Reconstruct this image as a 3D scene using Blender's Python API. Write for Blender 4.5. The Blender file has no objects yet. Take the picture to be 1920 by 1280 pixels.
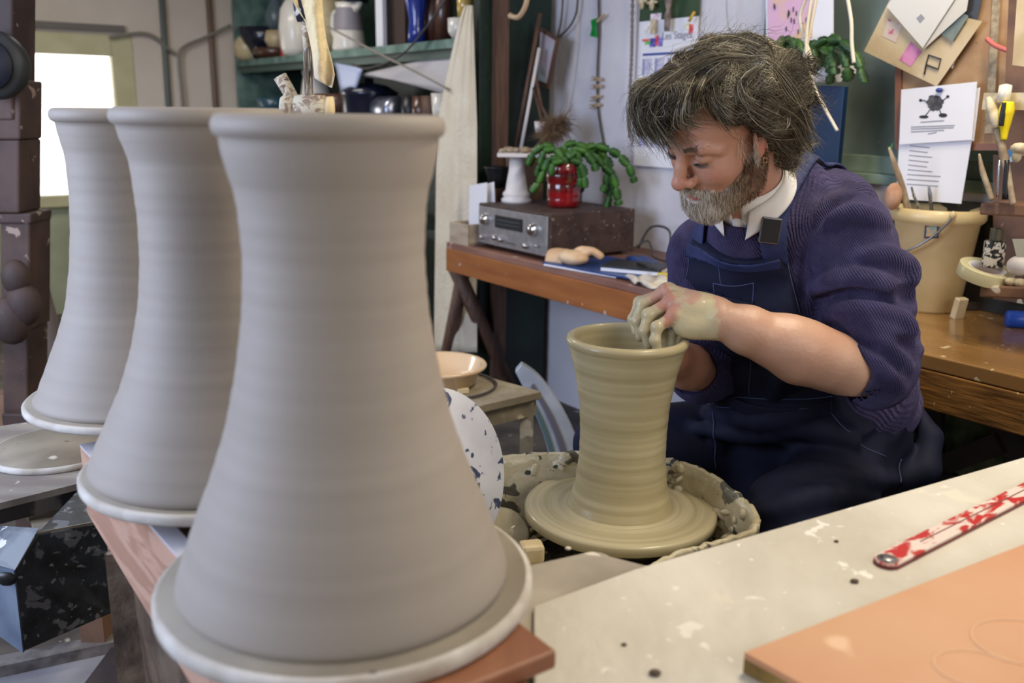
import bpy, bmesh, math, random
import numpy as np
from mathutils import Vector, Matrix, Euler
C = bpy.context.scene.collection
PI = math.pi
# ---------------- camera, world, lights, exposure ----------------
CH, FPX, PIT, ROL = 1.24, 1727.0, math.radians(14.1), 0.0128
cF = np.array([0, math.cos(PIT), -math.sin(PIT)]); _U = np.array([0, math.sin(PIT), math.cos(PIT)]); _R = np.array([1.0, 0, 0])
cR = _R*math.cos(ROL)+_U*math.sin(ROL); cU = -_R*math.sin(ROL)+_U*math.cos(ROL); cC = np.array([0, 0, CH])
cam = bpy.data.cameras.new('camera'); cam_o = bpy.data.objects.new('camera', cam); C.objects.link(cam_o)
m = Matrix(((cR[0], cU[0], -cF[0], 0), (cR[1], cU[1], -cF[1], 0), (cR[2], cU[2], -cF[2], CH), (0, 0, 0, 1)))
cam_o.matrix_world = m
cam.sensor_width = 36; cam.lens = FPX/1920*36; cam.clip_start = .02
cam.dof.use_dof = True; cam.dof.focus_distance = 1.62; cam.dof.aperture_fstop = 4.0
sc = bpy.context.scene; sc.camera = cam_o
sc.view_settings.view_transform = 'Standard'; sc.view_settings.look = 'None'; sc.view_settings.gamma = 1
sc.view_settings.use_curve_mapping = False; sc.view_settings.exposure = 0.0
W = bpy.data.worlds.new('world'); sc.world = W; W.use_nodes = True
bg = W.node_tree.nodes['Background']; bg.inputs[0].default_value = (.80, .88, 1, 1); bg.inputs[1].default_value = .30
# room axes: n runs from the camera into the long wall, u runs along it to the far left
AN = math.radians(35.3); RZ = AN
nA = np.array([math.cos(AN), math.sin(AN), 0]); uA = np.array([-math.sin(AN), math.cos(AN), 0])
def NU(n, u, z): p = nA*n+uA*u; return Vector((p[0], p[1], z))
def area(name, loc, target, sx, sy, power, col):
    l = bpy.data.lights.new(name, 'AREA'); l.shape = 'RECTANGLE'; l.size = sx; l.size_y = sy; l.energy = power; l.color = col
    o = bpy.data.objects.new(name, l); C.objects.link(o); o.location = loc
    o.rotation_euler = (Vector(target)-Vector(loc)).to_track_quat('-Z', 'Y').to_euler(); return o
area('side_window_daylight', NU(-1.45, 1.9, 1.55), NU(1.0, 1.5, .9), 1.9, 1.2, 76, (.62, .73, 1))
area('front_window_daylight', NU(.9, -1.6, 1.9), NU(1.4, 1.4, .9), 1.3, 1.0, 20, (1, .95, .88))
area('ceiling_lamp_light', NU(1.55, .75, 2.32), NU(1.5, .8, 0), 1.2, .12, 27, (1, .87, .64))
area('rear_lamp_light', NU(.8, 4.2, 2.32), NU(.8, 4.2, 0), 1.2, .3, 22, (1, .95, .86))
# pixel helpers, used only to take real positions off the photograph
def ray(x, y): return cF+(x-960)/FPX*cR-(y-640)/FPX*cU
def PZ(x, y, z): d = ray(x, y); return Vector(cC+d*(z-CH)/d[2])
def PY(x, y, Y): d = ray(x, y); return Vector(cC+d*Y/d[1])
def PN(x, y, dn): d = ray(x, y); return Vector(cC+d*dn/(d@nA))
def PU(x, y, du): d = ray(x, y); return Vector(cC+d*du/(d@uA))
def nu(v): v = np.array(v); return float(v@nA), float(v@uA)
# ---------------- materials ----------------
def S(r, g, b):
    f = lambda c: (c/255)/12.92 if c <= 10 else ((c/255+.055)/1.055)**2.4
    return (f(r), f(g), f(b), 1)
def mat(name, col, rough=.6, col2=None, scale=20, lo=.4, hi=.6, bump=0, bscale=None, metal=0, spec=.5, st=(1, 1, 1), spots=(), sss=0, coat=0, detail=5, trans=0, dist=0.0, emit=0, bdist=.02, bst=None):
    M = bpy.data.materials.new(name); M.use_nodes = True; T = M.node_tree; N = T.nodes; L = T.links; B = N['Principled BSDF']
    B.inputs['Roughness'].default_value = rough; B.inputs['Metallic'].default_value = metal; B.inputs['Specular IOR Level'].default_value = spec
    if coat: B.inputs['Coat Weight'].default_value = coat; B.inputs['Coat Roughness'].default_value = .12
    if trans: B.inputs['Transmission Weight'].default_value = trans
    if sss: B.inputs['Subsurface Weight'].default_value = sss; B.inputs['Subsurface Radius'].default_value = (.012, .004, .002); B.inputs['Subsurface Scale'].default_value = 1
    tc = N.new('ShaderNodeTexCoord'); mp = N.new('ShaderNodeMapping'); mp.inputs['Scale'].default_value = st; L.new(tc.outputs['Object'], mp.inputs[0])
    def noise(s, d=5, src=mp, dd=0):
        n = N.new('ShaderNodeTexNoise'); n.inputs['Scale'].default_value = s; n.inputs['Detail'].default_value = d; n.inputs['Distortion'].default_value = dd
        L.new(src.outputs[0], n.inputs['Vector']); return n
    def rng(o, a, b):
        r = N.new('ShaderNodeMapRange'); r.inputs[1].default_value = a; r.inputs[2].default_value = b; L.new(o, r.inputs[0]); return r.outputs[0]
    def mix(f, a, b):
        x = N.new('ShaderNodeMix'); x.data_type = 'RGBA'; L.new(f, x.inputs[0])
        for v, i in ((a, 6), (b, 7)):
            if isinstance(v, tuple): x.inputs[i].default_value = v
            else: L.new(v, x.inputs[i])
        return x.outputs[2]
    cur = col
    if col2 is not None: cur = mix(rng(noise(scale, detail, dd=dist).outputs[0], lo, hi), col, col2)
    tc2 = N.new('ShaderNodeMapping'); L.new(tc.outputs['Object'], tc2.inputs[0])
    for k, (c, s, th) in enumerate(spots):
        tcs = N.new('ShaderNodeMapping'); tcs.inputs['Location'].default_value = (k*3.1+.7, k*1.7, k*.9); L.new(tc.outputs['Object'], tcs.inputs[0])
        cur = mix(rng(noise(s, 3, tcs, .4).outputs[0], th, th+.03), cur, c)
    if isinstance(cur, tuple): B.inputs['Base Color'].default_value = cur
    else: L.new(cur, B.inputs['Base Color'])
    if bump:
        src = mp
        if bst: src = N.new('ShaderNodeMapping'); src.inputs['Scale'].default_value = bst; L.new(tc.outputs['Object'], src.inputs[0])
        b = N.new('ShaderNodeBump'); b.inputs['Strength'].default_value = bump; b.inputs['Distance'].default_value = bdist
        L.new(noise(bscale or scale, 4, src).outputs[0], b.inputs['Height']); L.new(b.outputs[0], B.inputs['Normal'])
    if emit: B.inputs['Emission Color'].default_value = col; B.inputs['Emission Strength'].default_value = emit
    M['nodes'] = 1
    return M
# ---------------- mesh builders ----------------
class MB:
    def __init__(s): s.v = []; s.f = []; s.sm = []
    def add(s, v, f, smooth=False):
        b = len(s.v); s.v += [tuple(p) for p in v]; s.f += [tuple(i+b for i in q) for q in f]; s.sm += [smooth]*len(f); return s
    def box(s, c, d, rot=None, tap=1.0):
        x, y, z = d[0]/2, d[1]/2, d[2]/2; R = rot.to_matrix() if isinstance(rot, Euler) else rot
        P = [Vector((i*x*(tap if k > 0 else 1), j*y*(tap if k > 0 else 1), k*z)) for k in (-1, 1) for j in (-1, 1) for i in (-1, 1)]
        if R is not None: P = [R @ p for p in P]
        c = Vector(c); return s.add([p+c for p in P], [(0, 2, 3, 1), (4, 5, 7, 6), (0, 1, 5, 4), (2, 6, 7, 3), (0, 4, 6, 2), (1, 3, 7, 5)])
    def lathe(s, prof, seg=48, c=(0, 0, 0), axis=None, jit=0):
        n = len(prof); V = []; Fc = []
        Q = Vector(axis).to_track_quat('Z', 'X') if axis is not None else None
        for i in range(seg):
            a = 2*PI*i/seg
            for r, z in prof:
                p = Vector((r*math.cos(a), r*math.sin(a), z))
                if Q: p = Q @ p
                V.append(p+Vector(c))
        for i in range(seg):
            j = (i+1) % seg
            for k in range(n-1): Fc.append((i*n+k, j*n+k, j*n+k+1, i*n+k+1))
        return s.add(V, Fc, True)
    def tube(s, pts, r, seg=8, cap=True, flat=1.0):
        pts = [Vector(p) for p in pts]; n = len(pts); rr = r if hasattr(r, '__len__') else [r]*n
        V = []; up = None
        for i, p in enumerate(pts):
            t = (pts[min(i+1, n-1)]-pts[max(i-1, 0)]).normalized()
            if up is None: up = t.orthogonal().normalized()
            up = (up-t*up.dot(t)); up = up.normalized() if up.length > 1e-6 else t.orthogonal().normalized()
            w = t.cross(up)
            for k in range(seg): a = 2*PI*k/seg; V.append(p+(up*math.cos(a)+w*math.sin(a)*flat)*rr[i])
        Fc = [(i*seg+k, i*seg+(k+1) % seg, (i+1)*seg+(k+1) % seg, (i+1)*seg+k) for i in range(n-1) for k in range(seg)]
        if cap: Fc += [tuple(range(seg))[::-1], tuple((n-1)*seg+k for k in range(seg))]
        return s.add(V, Fc, True)
    def cyl(s, a, b, r, r2=None, seg=16): 
        s.tube([a, b], [r, r if r2 is None else r2], seg); s.sm[-2:] = [False, False]; return s
    def prism(s, poly, z0, z1):
        n = len(poly); V = [(x, y, z0) for x, y in poly]+[(x, y, z1) for x, y in poly]
        return s.add(V, [tuple(range(n))[::-1], tuple(range(n, 2*n))]+[(i, (i+1) % n, n+(i+1) % n, n+i) for i in range(n)])
    def ball(s, c, r, seg=16, rot=None):
        r = (r, r, r) if not hasattr(r, '__len__') else r; h = seg//2; V = []; c = Vector(c)
        for i in range(h+1):
            for k in range(seg):
                t = PI*i/h; a = 2*PI*k/seg; p = Vector((r[0]*math.sin(t)*math.cos(a), r[1]*math.sin(t)*math.sin(a), r[2]*math.cos(t)))
                if rot is not None: p = rot @ p
                V.append(p+c)
        return s.add(V, [(i*seg+k, i*seg+(k+1) % seg, (i+1)*seg+(k+1) % seg, (i+1)*seg+k)[::-1] for i in range(h) for k in range(seg)], True)
    def grid(s, fn, nu_, nv_, thick=0.0):
        P = [[Vector(fn(i/nu_, j/nv_)) for j in range(nv_+1)] for i in range(nu_+1)]
        V = [p for r in P for p in r]; w = nv_+1
        Fc = [(i*w+j, (i+1)*w+j, (i+1)*w+j+1, i*w+j+1) for i in range(nu_) for j in range(nv_)]
        return s.add(V, Fc, True)
def obj(name, mb, material, parent=None, loc=(0, 0, 0), rz=0, bevel=0, label=None, cat=None, group=None, kind=None, solid=0, sub=0):
    me = bpy.data.meshes.new(name); me.from_pydata(mb.v, [], mb.f); me.polygons.foreach_set('use_smooth', mb.sm); me.update()
    bm = bmesh.new(); bm.from_mesh(me); bmesh.ops.remove_doubles(bm, verts=bm.verts, dist=1e-6); bmesh.ops.recalc_face_normals(bm, faces=bm.faces); bm.to_mesh(me); bm.free()
    if material: me.materials.append(material)
    o = bpy.data.objects.new(name, me); C.objects.link(o); o.location = loc; o.rotation_euler = (0, 0, rz)
    if parent: o.parent = parent
    if solid: d = o.modifiers.new('s', 'SOLIDIFY'); d.thickness = solid; d.offset = 0
    if bevel: d = o.modifiers.new('b', 'BEVEL'); d.width = bevel; d.segments = 2; d.limit_method = 'ANGLE'
    if sub: d = o.modifiers.new('d', 'SUBSURF'); d.levels = sub; d.render_levels = sub
    return tag(o, label, cat, group, kind)
def tag(o, label=None, cat=None, group=None, kind=None):
    for k, v in (('label', label), ('category', cat), ('group', group), ('kind', kind)):
        if v: o[k] = v
    return o
def thing(name, label, cat, loc=(0, 0, 0), rz=0, group=None):
    o = bpy.data.objects.new(name, None); C.objects.link(o); o.location = loc; o.rotation_euler = (0, 0, rz); o.empty_display_size = .05
    return tag(o, label, cat, group)
def dup(root, loc, rz=None, label=None):
    r = root.copy(); C.objects.link(r); r.location = loc
    if rz is not None: r.rotation_euler = (0, 0, rz)
    if label: r['label'] = label
    for ch in list(root.children):
        c = ch.copy(); C.objects.link(c); c.parent = r
        for g in list(ch.children): d = g.copy(); C.objects.link(d); d.parent = c
    return r
def rel(pts, loc): return [Vector(p)-Vector(loc) for p in pts]
def bez(P, n=12):
    P = [Vector(p) for p in P]; out = []
    for i in range(len(P)-1):
        a, b, c, d = P[max(i-1, 0)], P[i], P[i+1], P[min(i+2, len(P)-1)]
        for k in range(n):
            t = k/n; out.append(.5*((2*b)+(c-a)*t+(2*a-5*b+4*c-d)*t*t+(3*b-a-3*c+d)*t**3))
    return out+[P[-1]]
def text(name, body, size, material, parent, loc, rot, ext=.0003):
    cu = bpy.data.curves.new(name, 'FONT'); cu.body = body; cu.size = size; cu.extrude = ext; cu.align_x = 'CENTER'; cu.align_y = 'CENTER'
    o = bpy.data.objects.new(name, cu); C.objects.link(o); me = bpy.data.meshes.new_from_object(o); bpy.data.objects.remove(o)
    o = bpy.data.objects.new(name, me); C.objects.link(o); me.materials.clear(); me.materials.append(material)
    o.parent = parent; o.location = loc; o.rotation_euler = rot; return o
# ---------------- palette ----------------
white_wall = mat('white_wall_paint', S(222, 220, 226), .8, S(205, 202, 208), 1.6, .3, .7, bump=.25, bscale=18, spots=[(S(170, 160, 150), 2.2, .74)])
cream_wall = mat('cream_wall_paint', S(222, 210, 196), .8, S(212, 198, 182), 2, bump=.15, bscale=20)
green_paint = mat('dark_green_paint', S(16, 42, 31), .45, S(10, 28, 21), 6, bump=.2, bscale=25, spots=[(S(60, 80, 70), 40, .72)])
green_edge = mat('worn_green_paint', S(120, 145, 135), .5, S(72, 104, 94), 12, .35, .65, bump=.2)
clay_dry = S(158, 147, 140)
bat_mat = mat('plaster_bat', S(205, 200, 192), .8, S(172, 162, 148), 14, .4, .62, bump=.5, bscale=40, bdist=.004, spots=[(S(120, 112, 100), 30, .70)])
dark = mat('dark_void', S(28, 26, 26), .8)
steel = mat('steel', S(150, 150, 152), .3, metal=1)
chrome = mat('chrome', S(200, 200, 204), .15, metal=1)
black_pl = mat('black_plastic', S(24, 24, 27), .4)
white_glaze = mat('white_glaze', S(226, 220, 208), .3, coat=.3)
cream_glaze = mat('cream_glaze', S(222, 204, 164), .35, S(205, 184, 140), 20, coat=.2)
paper = mat('white_paper', S(232, 232, 238), .8)
paper_old = mat('old_newsprint', S(210, 190, 155), .8, S(190, 168, 130), 10)
black_ink = mat('black_ink', S(50, 50, 56), .8)
grey_ink = mat('grey_ink', S(150, 150, 158), .8)
# ---------------- room shell ----------------
fl = mat('floor_concrete', S(96, 88, 80), .8, S(66, 60, 56), 5, bump=.3, spots=[(S(170, 160, 146), 12, .66)])
obj('floor', MB().box((3.0-3.0+.33, 2.2, -.05), (4.6, 8.4, .1)), fl, rz=RZ, kind='structure')
WN = 2.41; WA = 6.0
w = MB(); WU0, WU1, WZ0, WZ1 = 1.0, 2.03, 1.07, 2.15
w.box((WN+.06, (WU0-2.0)/2, 1.2), (.12, WU0+2.0, 2.4)); w.box((WN+.06, (WU1+WA)/2, 1.2), (.12, WA-WU1, 2.4))
w.box((WN+.06, (WU0+WU1)/2, WZ0/2), (.12, WU1-WU0, WZ0)); w.box((WN+.06, (WU0+WU1)/2, (WZ1+2.4)/2), (.12, WU1-WU0, 2.4-WZ1))
obj('wall_right', w, white_wall, rz=RZ, kind='structure')
# far wall with the bright window
a = nu(PU(222, 106, WA)); AZ1 = 1.518; AZ0 = .72; An1 = 1.335; An0 = .30; w = MB()
w.box(((An1+.12+WN)/2, WA+.06, 1.2), (WN-An1-.12, .12, 2.4)); w.box(((-1.75+An0)/2, WA+.06, 1.2), (An0+1.75, .12, 2.4))
w.box(((An0+An1+.12)/2, WA+.06, (AZ1+.12+2.4)/2), (An1-An0+.12, .12, 2.4-AZ1-.12))
obj('wall_back', w, cream_wall, rz=RZ, kind='structure')
obj('trim_1', MB().box(((An0+An1+.12)/2, WA+.09, (AZ0-.07)/2), (An1-An0+.12, .06, AZ0-.07)), mat('pale_green_panel', S(176, 180, 150), .6, S(160, 164, 134), 4), rz=RZ, kind='structure')
wy = mat('yellow_green_frame_paint', S(206, 200, 160), .5, S(196, 190, 148), 6)
w1 = tag(thing('window_1', None, None, (0, 0, 0), RZ), kind='structure')
f = MB(); f.box((An1+.06, WA+.05, (AZ0+AZ1)/2), (.12, .1, AZ1-AZ0+.24)); f.box((An0-.04, WA+.05, (AZ0+AZ1)/2), (.08, .1, AZ1-AZ0+.24))
f.box(((An0+An1)/2, WA+.05, AZ1+.06), (An1-An0, .1, .12)); f.box(((An0+An1)/2, WA+.05, AZ0-.035), (An1-An0, .1, .07))
obj('window_frame', f, wy, w1, bevel=.006)
glass = mat('window_glass', (1, 1, 1, 1), .02, trans=1, spec=.3); 
obj('window_pane', MB().box(((An0+An1)/2, WA+.05, (AZ0+AZ1)/2), (An1-An0, .006, AZ1-AZ0)), glass, w1)
obj('pipe_run', MB().box(((An0+An1)/2-.1, WA-.02, AZ1+.155), (An1-An0+.35, .04, .035)), mat('grey_trunking', S(112, 106, 98), .6), rz=RZ, label='grey pipe running above the bright far window', cat='pipe')
sky = mat('bright_overcast', (1, 1, 1, 1), 1, emit=3.2)
obj('overcast_sky', MB().box((.6, WA+1.2, 1.3), (4.0, .05, 3.4)), sky, rz=RZ, kind='structure')
obj('wall_left', MB().box((-1.75, 5.2, 1.2), (.1, 1.8, 2.4)).box((-1.75, .1, 1.2), (.1, 1.6, 2.4)).box((-1.75, 2.6, .45), (.1, 3.4, .9)).box((-1.75, 2.6, 2.25), (.1, 3.4, .3)), cream_wall, rz=RZ, kind='structure')
obj('ceiling', MB().box((.33, 2.2, 2.45), (4.5, 8.2, .1)), mat('ceiling_paint', S(214, 208, 200), .8), rz=RZ, kind='structure')
# right-hand window with fogged glass
w2 = tag(thing('window_2', None, None, (0, 0, 0), RZ), kind='structure')
f = MB(); 
f.box((WN+.03, WU1-.035, (WZ0+WZ1)/2), (.1, .07, WZ1-WZ0)); f.box((WN+.03, WU0+.03, (WZ0+WZ1)/2), (.1, .06, WZ1-WZ0))
f.box((WN+.03, (WU0+WU1)/2, WZ1-.03), (.1, WU1-WU0, .06))
obj('window_frame', f, green_paint, w2, bevel=.004)
obj('window_sill', MB().box((WN+.035, (WU0+WU1)/2, WZ0-.01), (.10, WU1-WU0, .03)).box((WN+.04, (WU0+WU1)/2, WZ0+.03), (.05, WU1-WU0, .05)), mat('pale_green_sill', S(132, 152, 136), .5, S(104, 122, 108), 8), w2, bevel=.003)
fg = mat('fogged_glass', S(200, 215, 205), .28, S(160, 176, 166), 5, trans=.75, spots=[(S(225, 228, 222), 60, .72)])
obj('window_pane', MB().box((WN+.05, (WU0+WU1)/2, (WZ0+WZ1)/2), (.006, WU1-WU0-.1, WZ1-WZ0-.02)), fg, w2)
hedge = mat('hedge_leaves', S(120, 132, 72), .9, S(58, 74, 52), 4, .35, .65, bump=1, bscale=30, spots=[(S(175, 180, 120), 3, .62)])
g = MB(); random.seed(3)
for i in range(90): g.ball((WN+1.3+random.uniform(-.15, .3), random.uniform(-.2, 3.6), random.uniform(.2, 2.6)), random.uniform(.15, .35), 10)
obj('hedge', g, hedge, rz=RZ, label='green hedge outside behind the fogged window', cat='hedge')
# pipes and cables on the far wall
pg = mat('grey_green_pipe', S(96, 104, 98), .5); pb = mat('brown_pipe', S(120, 98, 84), .5)
def vpipe(name, x0, y0, x1, y1, r, m, lb):
    a, b = PU(x0, y0, WA-.03), PU(x1, y1, WA-.03); d = (a-b).normalized(); a = a+d*.5; b = b-d*1.0; b.z = max(b.z, .02)
    obj(name, MB().cyl(rel([a], b)[0], (0, 0, 0), r), m, loc=b, label=lb, cat='pipe')
vpipe('wall_pipe', 303, 0, 316, 195, .018, pg, 'grey green pipe running down the cream wall right of the far window')
vpipe('wall_pipe', 391, 0, 404, 195, .018, pb, 'brown pipe running down the cream wall beside the green shelves')
cb = mat('dark_cable', S(70, 66, 64), .6); cg = mat('grey_cable', S(140, 132, 122), .6)
def cable(pts, r, m, lb, name='cable', cat='cable', n=8, sg=6):
    P = bez(pts, n); l = P[0]; return obj(name, MB().tube(rel(P, l), r, sg), m, loc=l, label=lb, cat=cat)
cable([PU(x, y, WA-.04) for x, y in ((205, 70), (262, 62), (290, 70), (312, 88), (330, 102))], .009, cg, 'grey cable looping over the corner of the far window frame')
cable([PU(x, y, WA-.05) for x, y in ((346, 240), (342, 180), (336, 110), (345, 88), (385, 70), (432, 48))], .010, cg, 'grey cable bending up the far wall and over to the shelves')
# ---------------- green shelf unit ----------------
SH = thing('green_shelf_unit', 'tall dark green wooden shelf unit along the back wall full of pots', 'shelves', (0, 0, 0), RZ)
SN, SU0, SU1, SZ = 2.05, 3.13, 5.93, 1.515
obj('back_panel', MB().box((WN-.03, (SU0+SU1)/2, 1.2), (.02, SU1-SU0, 2.38)), green_paint, SH)
obj('side_panel', MB().box(((2.03+WN-.04)/2, SU0, 1.19), (WN-.04-2.03, .04, 2.37)), green_paint, SH, bevel=.003)
obj('side_panel', MB().box(((SN+WN-.04)/2, SU1, 1.19), (WN-.04-SN, .04, 2.37)), green_edge, SH, bevel=.003)
for z in (SZ, 1.165, .72, .3): obj('shelf_board', MB().box(((SN+WN-.04)/2, (SU0+SU1)/2, z-.02), (WN-.04-SN, SU1-SU0-.05, .04)), green_paint, SH, bevel=.003)
for z in (SZ, 1.165): obj('shelf_edge', MB().box((SN-.006, (SU0+SU1)/2, z-.018), (.012, SU1-SU0-.05, .036)), green_edge, SH, bevel=.002)
obj('shelf_lip', MB().box((SN+.02, (SU0+SU1)/2, SZ-.055), (.02, SU1-SU0-.06, .035)), mat('grey_green_lip', S(60, 84, 74), .4), SH)
board = mat('brown_timber', S(104, 76, 60), .6, S(84, 60, 48), 10, st=(6, 6, .6), bump=.2)
obj('timber_plank', MB().box((0, 0, .93), (.06, .03, 1.85)), board, loc=NU(2.115, SU0-.04, .0), rz=RZ, label='tall narrow brown plank standing against the green shelf end', cat='plank')
def pot(name, prof, m, loc, lb, cat, sc_=1, group=None, seg=32, extra=None, rz=0, root=None):
    t = thing(name, lb, cat, loc, rz, group); obj('body', MB().lathe([(r*sc_, z*sc_) for r, z in prof], seg), m, t)
    if extra: extra(t, sc_)
    return t
def handle(r0, z0, z1, out, th, sgn=1, m=None, nm='handle'):
    def f(t, s):
        P = bez([(sgn*r0*s, 0, z0*s), (sgn*(r0+out)*s, 0, (z0+.15*(z1-z0))*s), (sgn*(r0+out)*s, 0, (z0+.8*(z1-z0))*s), (sgn*r0*s, 0, z1*s)], 6); obj(nm, MB().tube(P, th*s, 8), m, t)
    return f
def spout(r0, z0, z1, out, th, m):
    def f(t, s): obj('spout', MB().tube([(-r0*s, 0, z0*s), (-(r0+out*.6)*s, 0, (z0+.5*(z1-z0))*s), (-(r0+out)*s, 0, z1*s)], [th*1.6*s, th*s, th*.7*s], 8), m, t)
    return f
both = lambda *fs: (lambda t, s: [f(t, s) for f in fs])
def SP(x, y, n_=2.17, z=SZ): # stand on shelf at pixel column x
    d = ray(x, y); p = cC+d*n_/(d@nA); return Vector((p[0], p[1], z))
navy_g = mat('navy_glaze', S(24, 30, 48), .2, coat=.4); blue_g = mat('blue_grey_glaze', S(92, 108, 112), .3, coat=.3); brown_g = mat('brown_glaze', S(84, 54, 42), .3, coat=.4)
red_p = mat('red_plastic', S(190, 44, 32), .4); cobalt = mat('cobalt_glaze', S(28, 52, 140), .15, coat=.6)
BOWL = [(.02, 0), (.035, .01), (.06, .05), (.075, .09), (.072, .09), (.055, .05), (.03, .015), (0, .012)]
TEA = [(.0, 0), (.045, 0), (.07, .03), (.078, .07), (.065, .11), (.035, .135), (.04, .14), (.02, .155), (.012, .165), (.016, .175), (0, .185)]
pot('teapot', TEA, cream_glaze, SP(466, 100, 2.12), 'cream teapot at the left end of the top shelf', 'teapot', 1.15, extra=both(handle(.07, .11, .04, .05, .008, -1, cream_glaze), spout(-.07, .05, .13, -.06, .012, cream_glaze)), rz=RZ+PI/2)
pot('bowl', BOWL, navy_g, SP(497, 90, 2.2), 'dark navy bowl next to the cream teapot on the top shelf', 'bowl', 2.2)
VAS = [(0, 0), (.03, 0), (.05, .03), (.055, .07), (.035, .12), (.02, .15), (.018, .18), (.03, .21), (.022, .205), (.012, .17), (0, .1)]
t_ = pot('stacked_dish', [(0, 0), (.09, 0), (.12, .03), (.125, .06), (.1, .065), (0, .06)], brown_g, SP(518, 100, 2.2), 'stack of brown dishes on the top shelf with a cup on top', 'dish', 1.1)
pot('cup', [(0, 0), (.05, 0), (.07, .04), (.06, .09), (.05, .09), (0, .02)], cream_glaze, SP(521, 90, 2.2, SZ+.072), 'small cream cup on the brown dishes', 'cup', 1.1)
pot('vase', VAS, blue_g, SP(519, 60, 2.2, SZ+.172), 'blue grey vase perched on the cream cup', 'vase', 1.2)
obj('red_tin', MB().cyl((0, 0, 0), (0, 0, .22), .06, seg=24), red_p, loc=SP(545, 90, 2.16), label='red tin behind the fluted white vase', cat='tin', bevel=.004)
pot('fluted_vase', [(0, 0), (.07, 0), (.085, .04), (.092, .14), (.08, .24), (.05, .29), (.04, .30), (.035, .29), (0, .1)], white_glaze, SP(556, 90, 2.08), 'tall white fluted vase standing behind the steel rod', 'vase', 1.0)
JUG = [(0, 0), (.082, 0), (.085, .02), (.07, .13), (.058, .2), (.066, .23), (.06, .23), (.05, .18), (.07, .03), (0, .02)]
pot('jug', JUG, white_glaze, SP(655, 90, 2.12), 'large pale jug with a grey band on the top shelf', 'jug', 1.0, extra=both(handle(.06, .2, .06, .05, .012, 1, white_glaze), lambda t, s: obj('grey_band', MB().lathe([(.0775, .10), (.072, .13), (.063, .2), (.0625, .205), (.06, .19), (.07, .10)], 32), mat('grey_band', S(140, 134, 140), .5), t), spout(.045, .2, .235, .045, .02, white_glaze)), rz=RZ+PI/2+.3)
pot('pot_lid', [(.0, 0), (.07, 0), (.075, .02), (.03, .05), (.02, .08), (.03, .09), (0, .1)], navy_g, SP(668, 60, 2.14, SZ+.231), 'dark lid sitting on the pale banded jug', 'lid', .9)
pot('vase', [(0, 0), (.05, 0), (.09, .06), (.1, .13), (.06, .19), (.07, .22), (.05, .2), (0, .1)], cream_glaze, SP(612, 60, 2.2, SZ), 'round cream vase behind the hanging cloth on the top shelf', 'vase', 1.3)
obj('white_board', MB().box((0, 0, .21), (.02, .07, .42)), paper, loc=SP(715, 70, 2.14), rz=RZ, label='narrow white board upright on the top shelf', cat='board')
obj('umber_board', MB().box((0, 0, .2), (.02, .22, .4)), mat('umber_board', S(74, 58, 50), .7), loc=SP(742, 70, 2.2), rz=RZ, label='brown panel leaning behind the blue vase', cat='board')
pot('vase', [(0, 0), (.045, 0), (.04, .06), (.035, .1), (.055, .2), (.085, .32), (.075, .32), (.05, .22), (.0, .12)], cobalt, SP(782, 60, 2.1), 'tall flared cobalt blue vase on the top shelf', 'vase', .95)
for x, h, l_ in ((812, .26, 'left of the two tall brown bottles on the top shelf'), (832, .3, 'right of the two tall brown bottles on the top shelf')):
    pot('bottle', [(0, 0), (.04, 0), (.042, h*.55), (.02, h*.8), (.02, h), (.014, h), (0, h*.5)], brown_g, SP(x, 60, 2.18), l_, 'bottle')
pot('cup', [(0, 0), (.03, 0), (.048, .03), (.05, .08), (.046, .08), (.03, .02), (0, .01)], white_glaze, SP(862, 40, 2.08), 'white cup with a handle at the right end of the top shelf', 'cup', 1.0, extra=handle(.045, .065, .02, .03, .006, 1, white_glaze), rz=RZ+PI/2)
pot('glass_tumbler', [(0, 0), (.03, 0), (.036, .1), (.033, .1), (0, .01)], mat('amber_glass', S(205, 170, 90), .1, coat=.5), SP(872, 20, 2.1, SZ+.08), 'amber glass tumbler standing on the white cup', 'glass')
# lower shelf
LZ = 1.165
pot('bowl', BOWL, mat('teal_glaze', S(50, 84, 98), .2, coat=.5), SP(512, 180, 2.1, LZ), 'teal blue bowl at the left of the lower shelf', 'bowl', 1.4)
pot('jug', JUG, white_glaze, SP(592, 150, 2.2, LZ), 'big white jug on the lower shelf behind the steel rod', 'jug', 1.2)
pot('bowl', [(0, 0), (.05, 0), (.1, .05), (.11, .12), (.1, .12), (0, .02)], brown_g, SP(636, 190, 2.12, LZ), 'brown bowl beside the big white jug on the lower shelf', 'bowl', 1.2)
pot('casserole', [(0, 0), (.1, 0), (.12, .05), (.12, .12), (.13, .13), (.08, .16), (.02, .17), (.02, .19), (0, .19)], navy_g, SP(692, 160, 2.15, LZ), 'black lidded pot in the middle of the lower shelf', 'pot', 1.15)
obj('aluminium_canister', MB().lathe([(0, 0), (.06, 0), (.065, .01), (.065, .2), (.055, .21), (0, .21)], 32, axis=(1, 0, 0)), mat('polished_metal', S(170, 176, 196), .25, metal=.9), loc=SP(715, 205, 2.14, LZ+.067), rz=RZ+PI/2-.1+PI, label='shiny metal canister lying on the lower shelf', cat='canister')
for x, m_, l_ in ((770, black_pl, 'black'), (790, brown_g, 'brown'), (808, board, 'bronze')):
    pot('mug', [(0, 0), (.04, 0), (.042, .13), (.036, .13), (0, .02)], m_, SP(x, 205, 2.1, LZ), l_+' mug beside the metal canister on the lower shelf', 'mug')
pot('plastic_cup', [(0, 0), (.035, 0), (.045, .14), (.042, .14), (0, .01)], white_glaze, SP(828, 205, 1.98+.1, LZ), 'white plastic cup at the right end of the lower shelf', 'cup')
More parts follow.
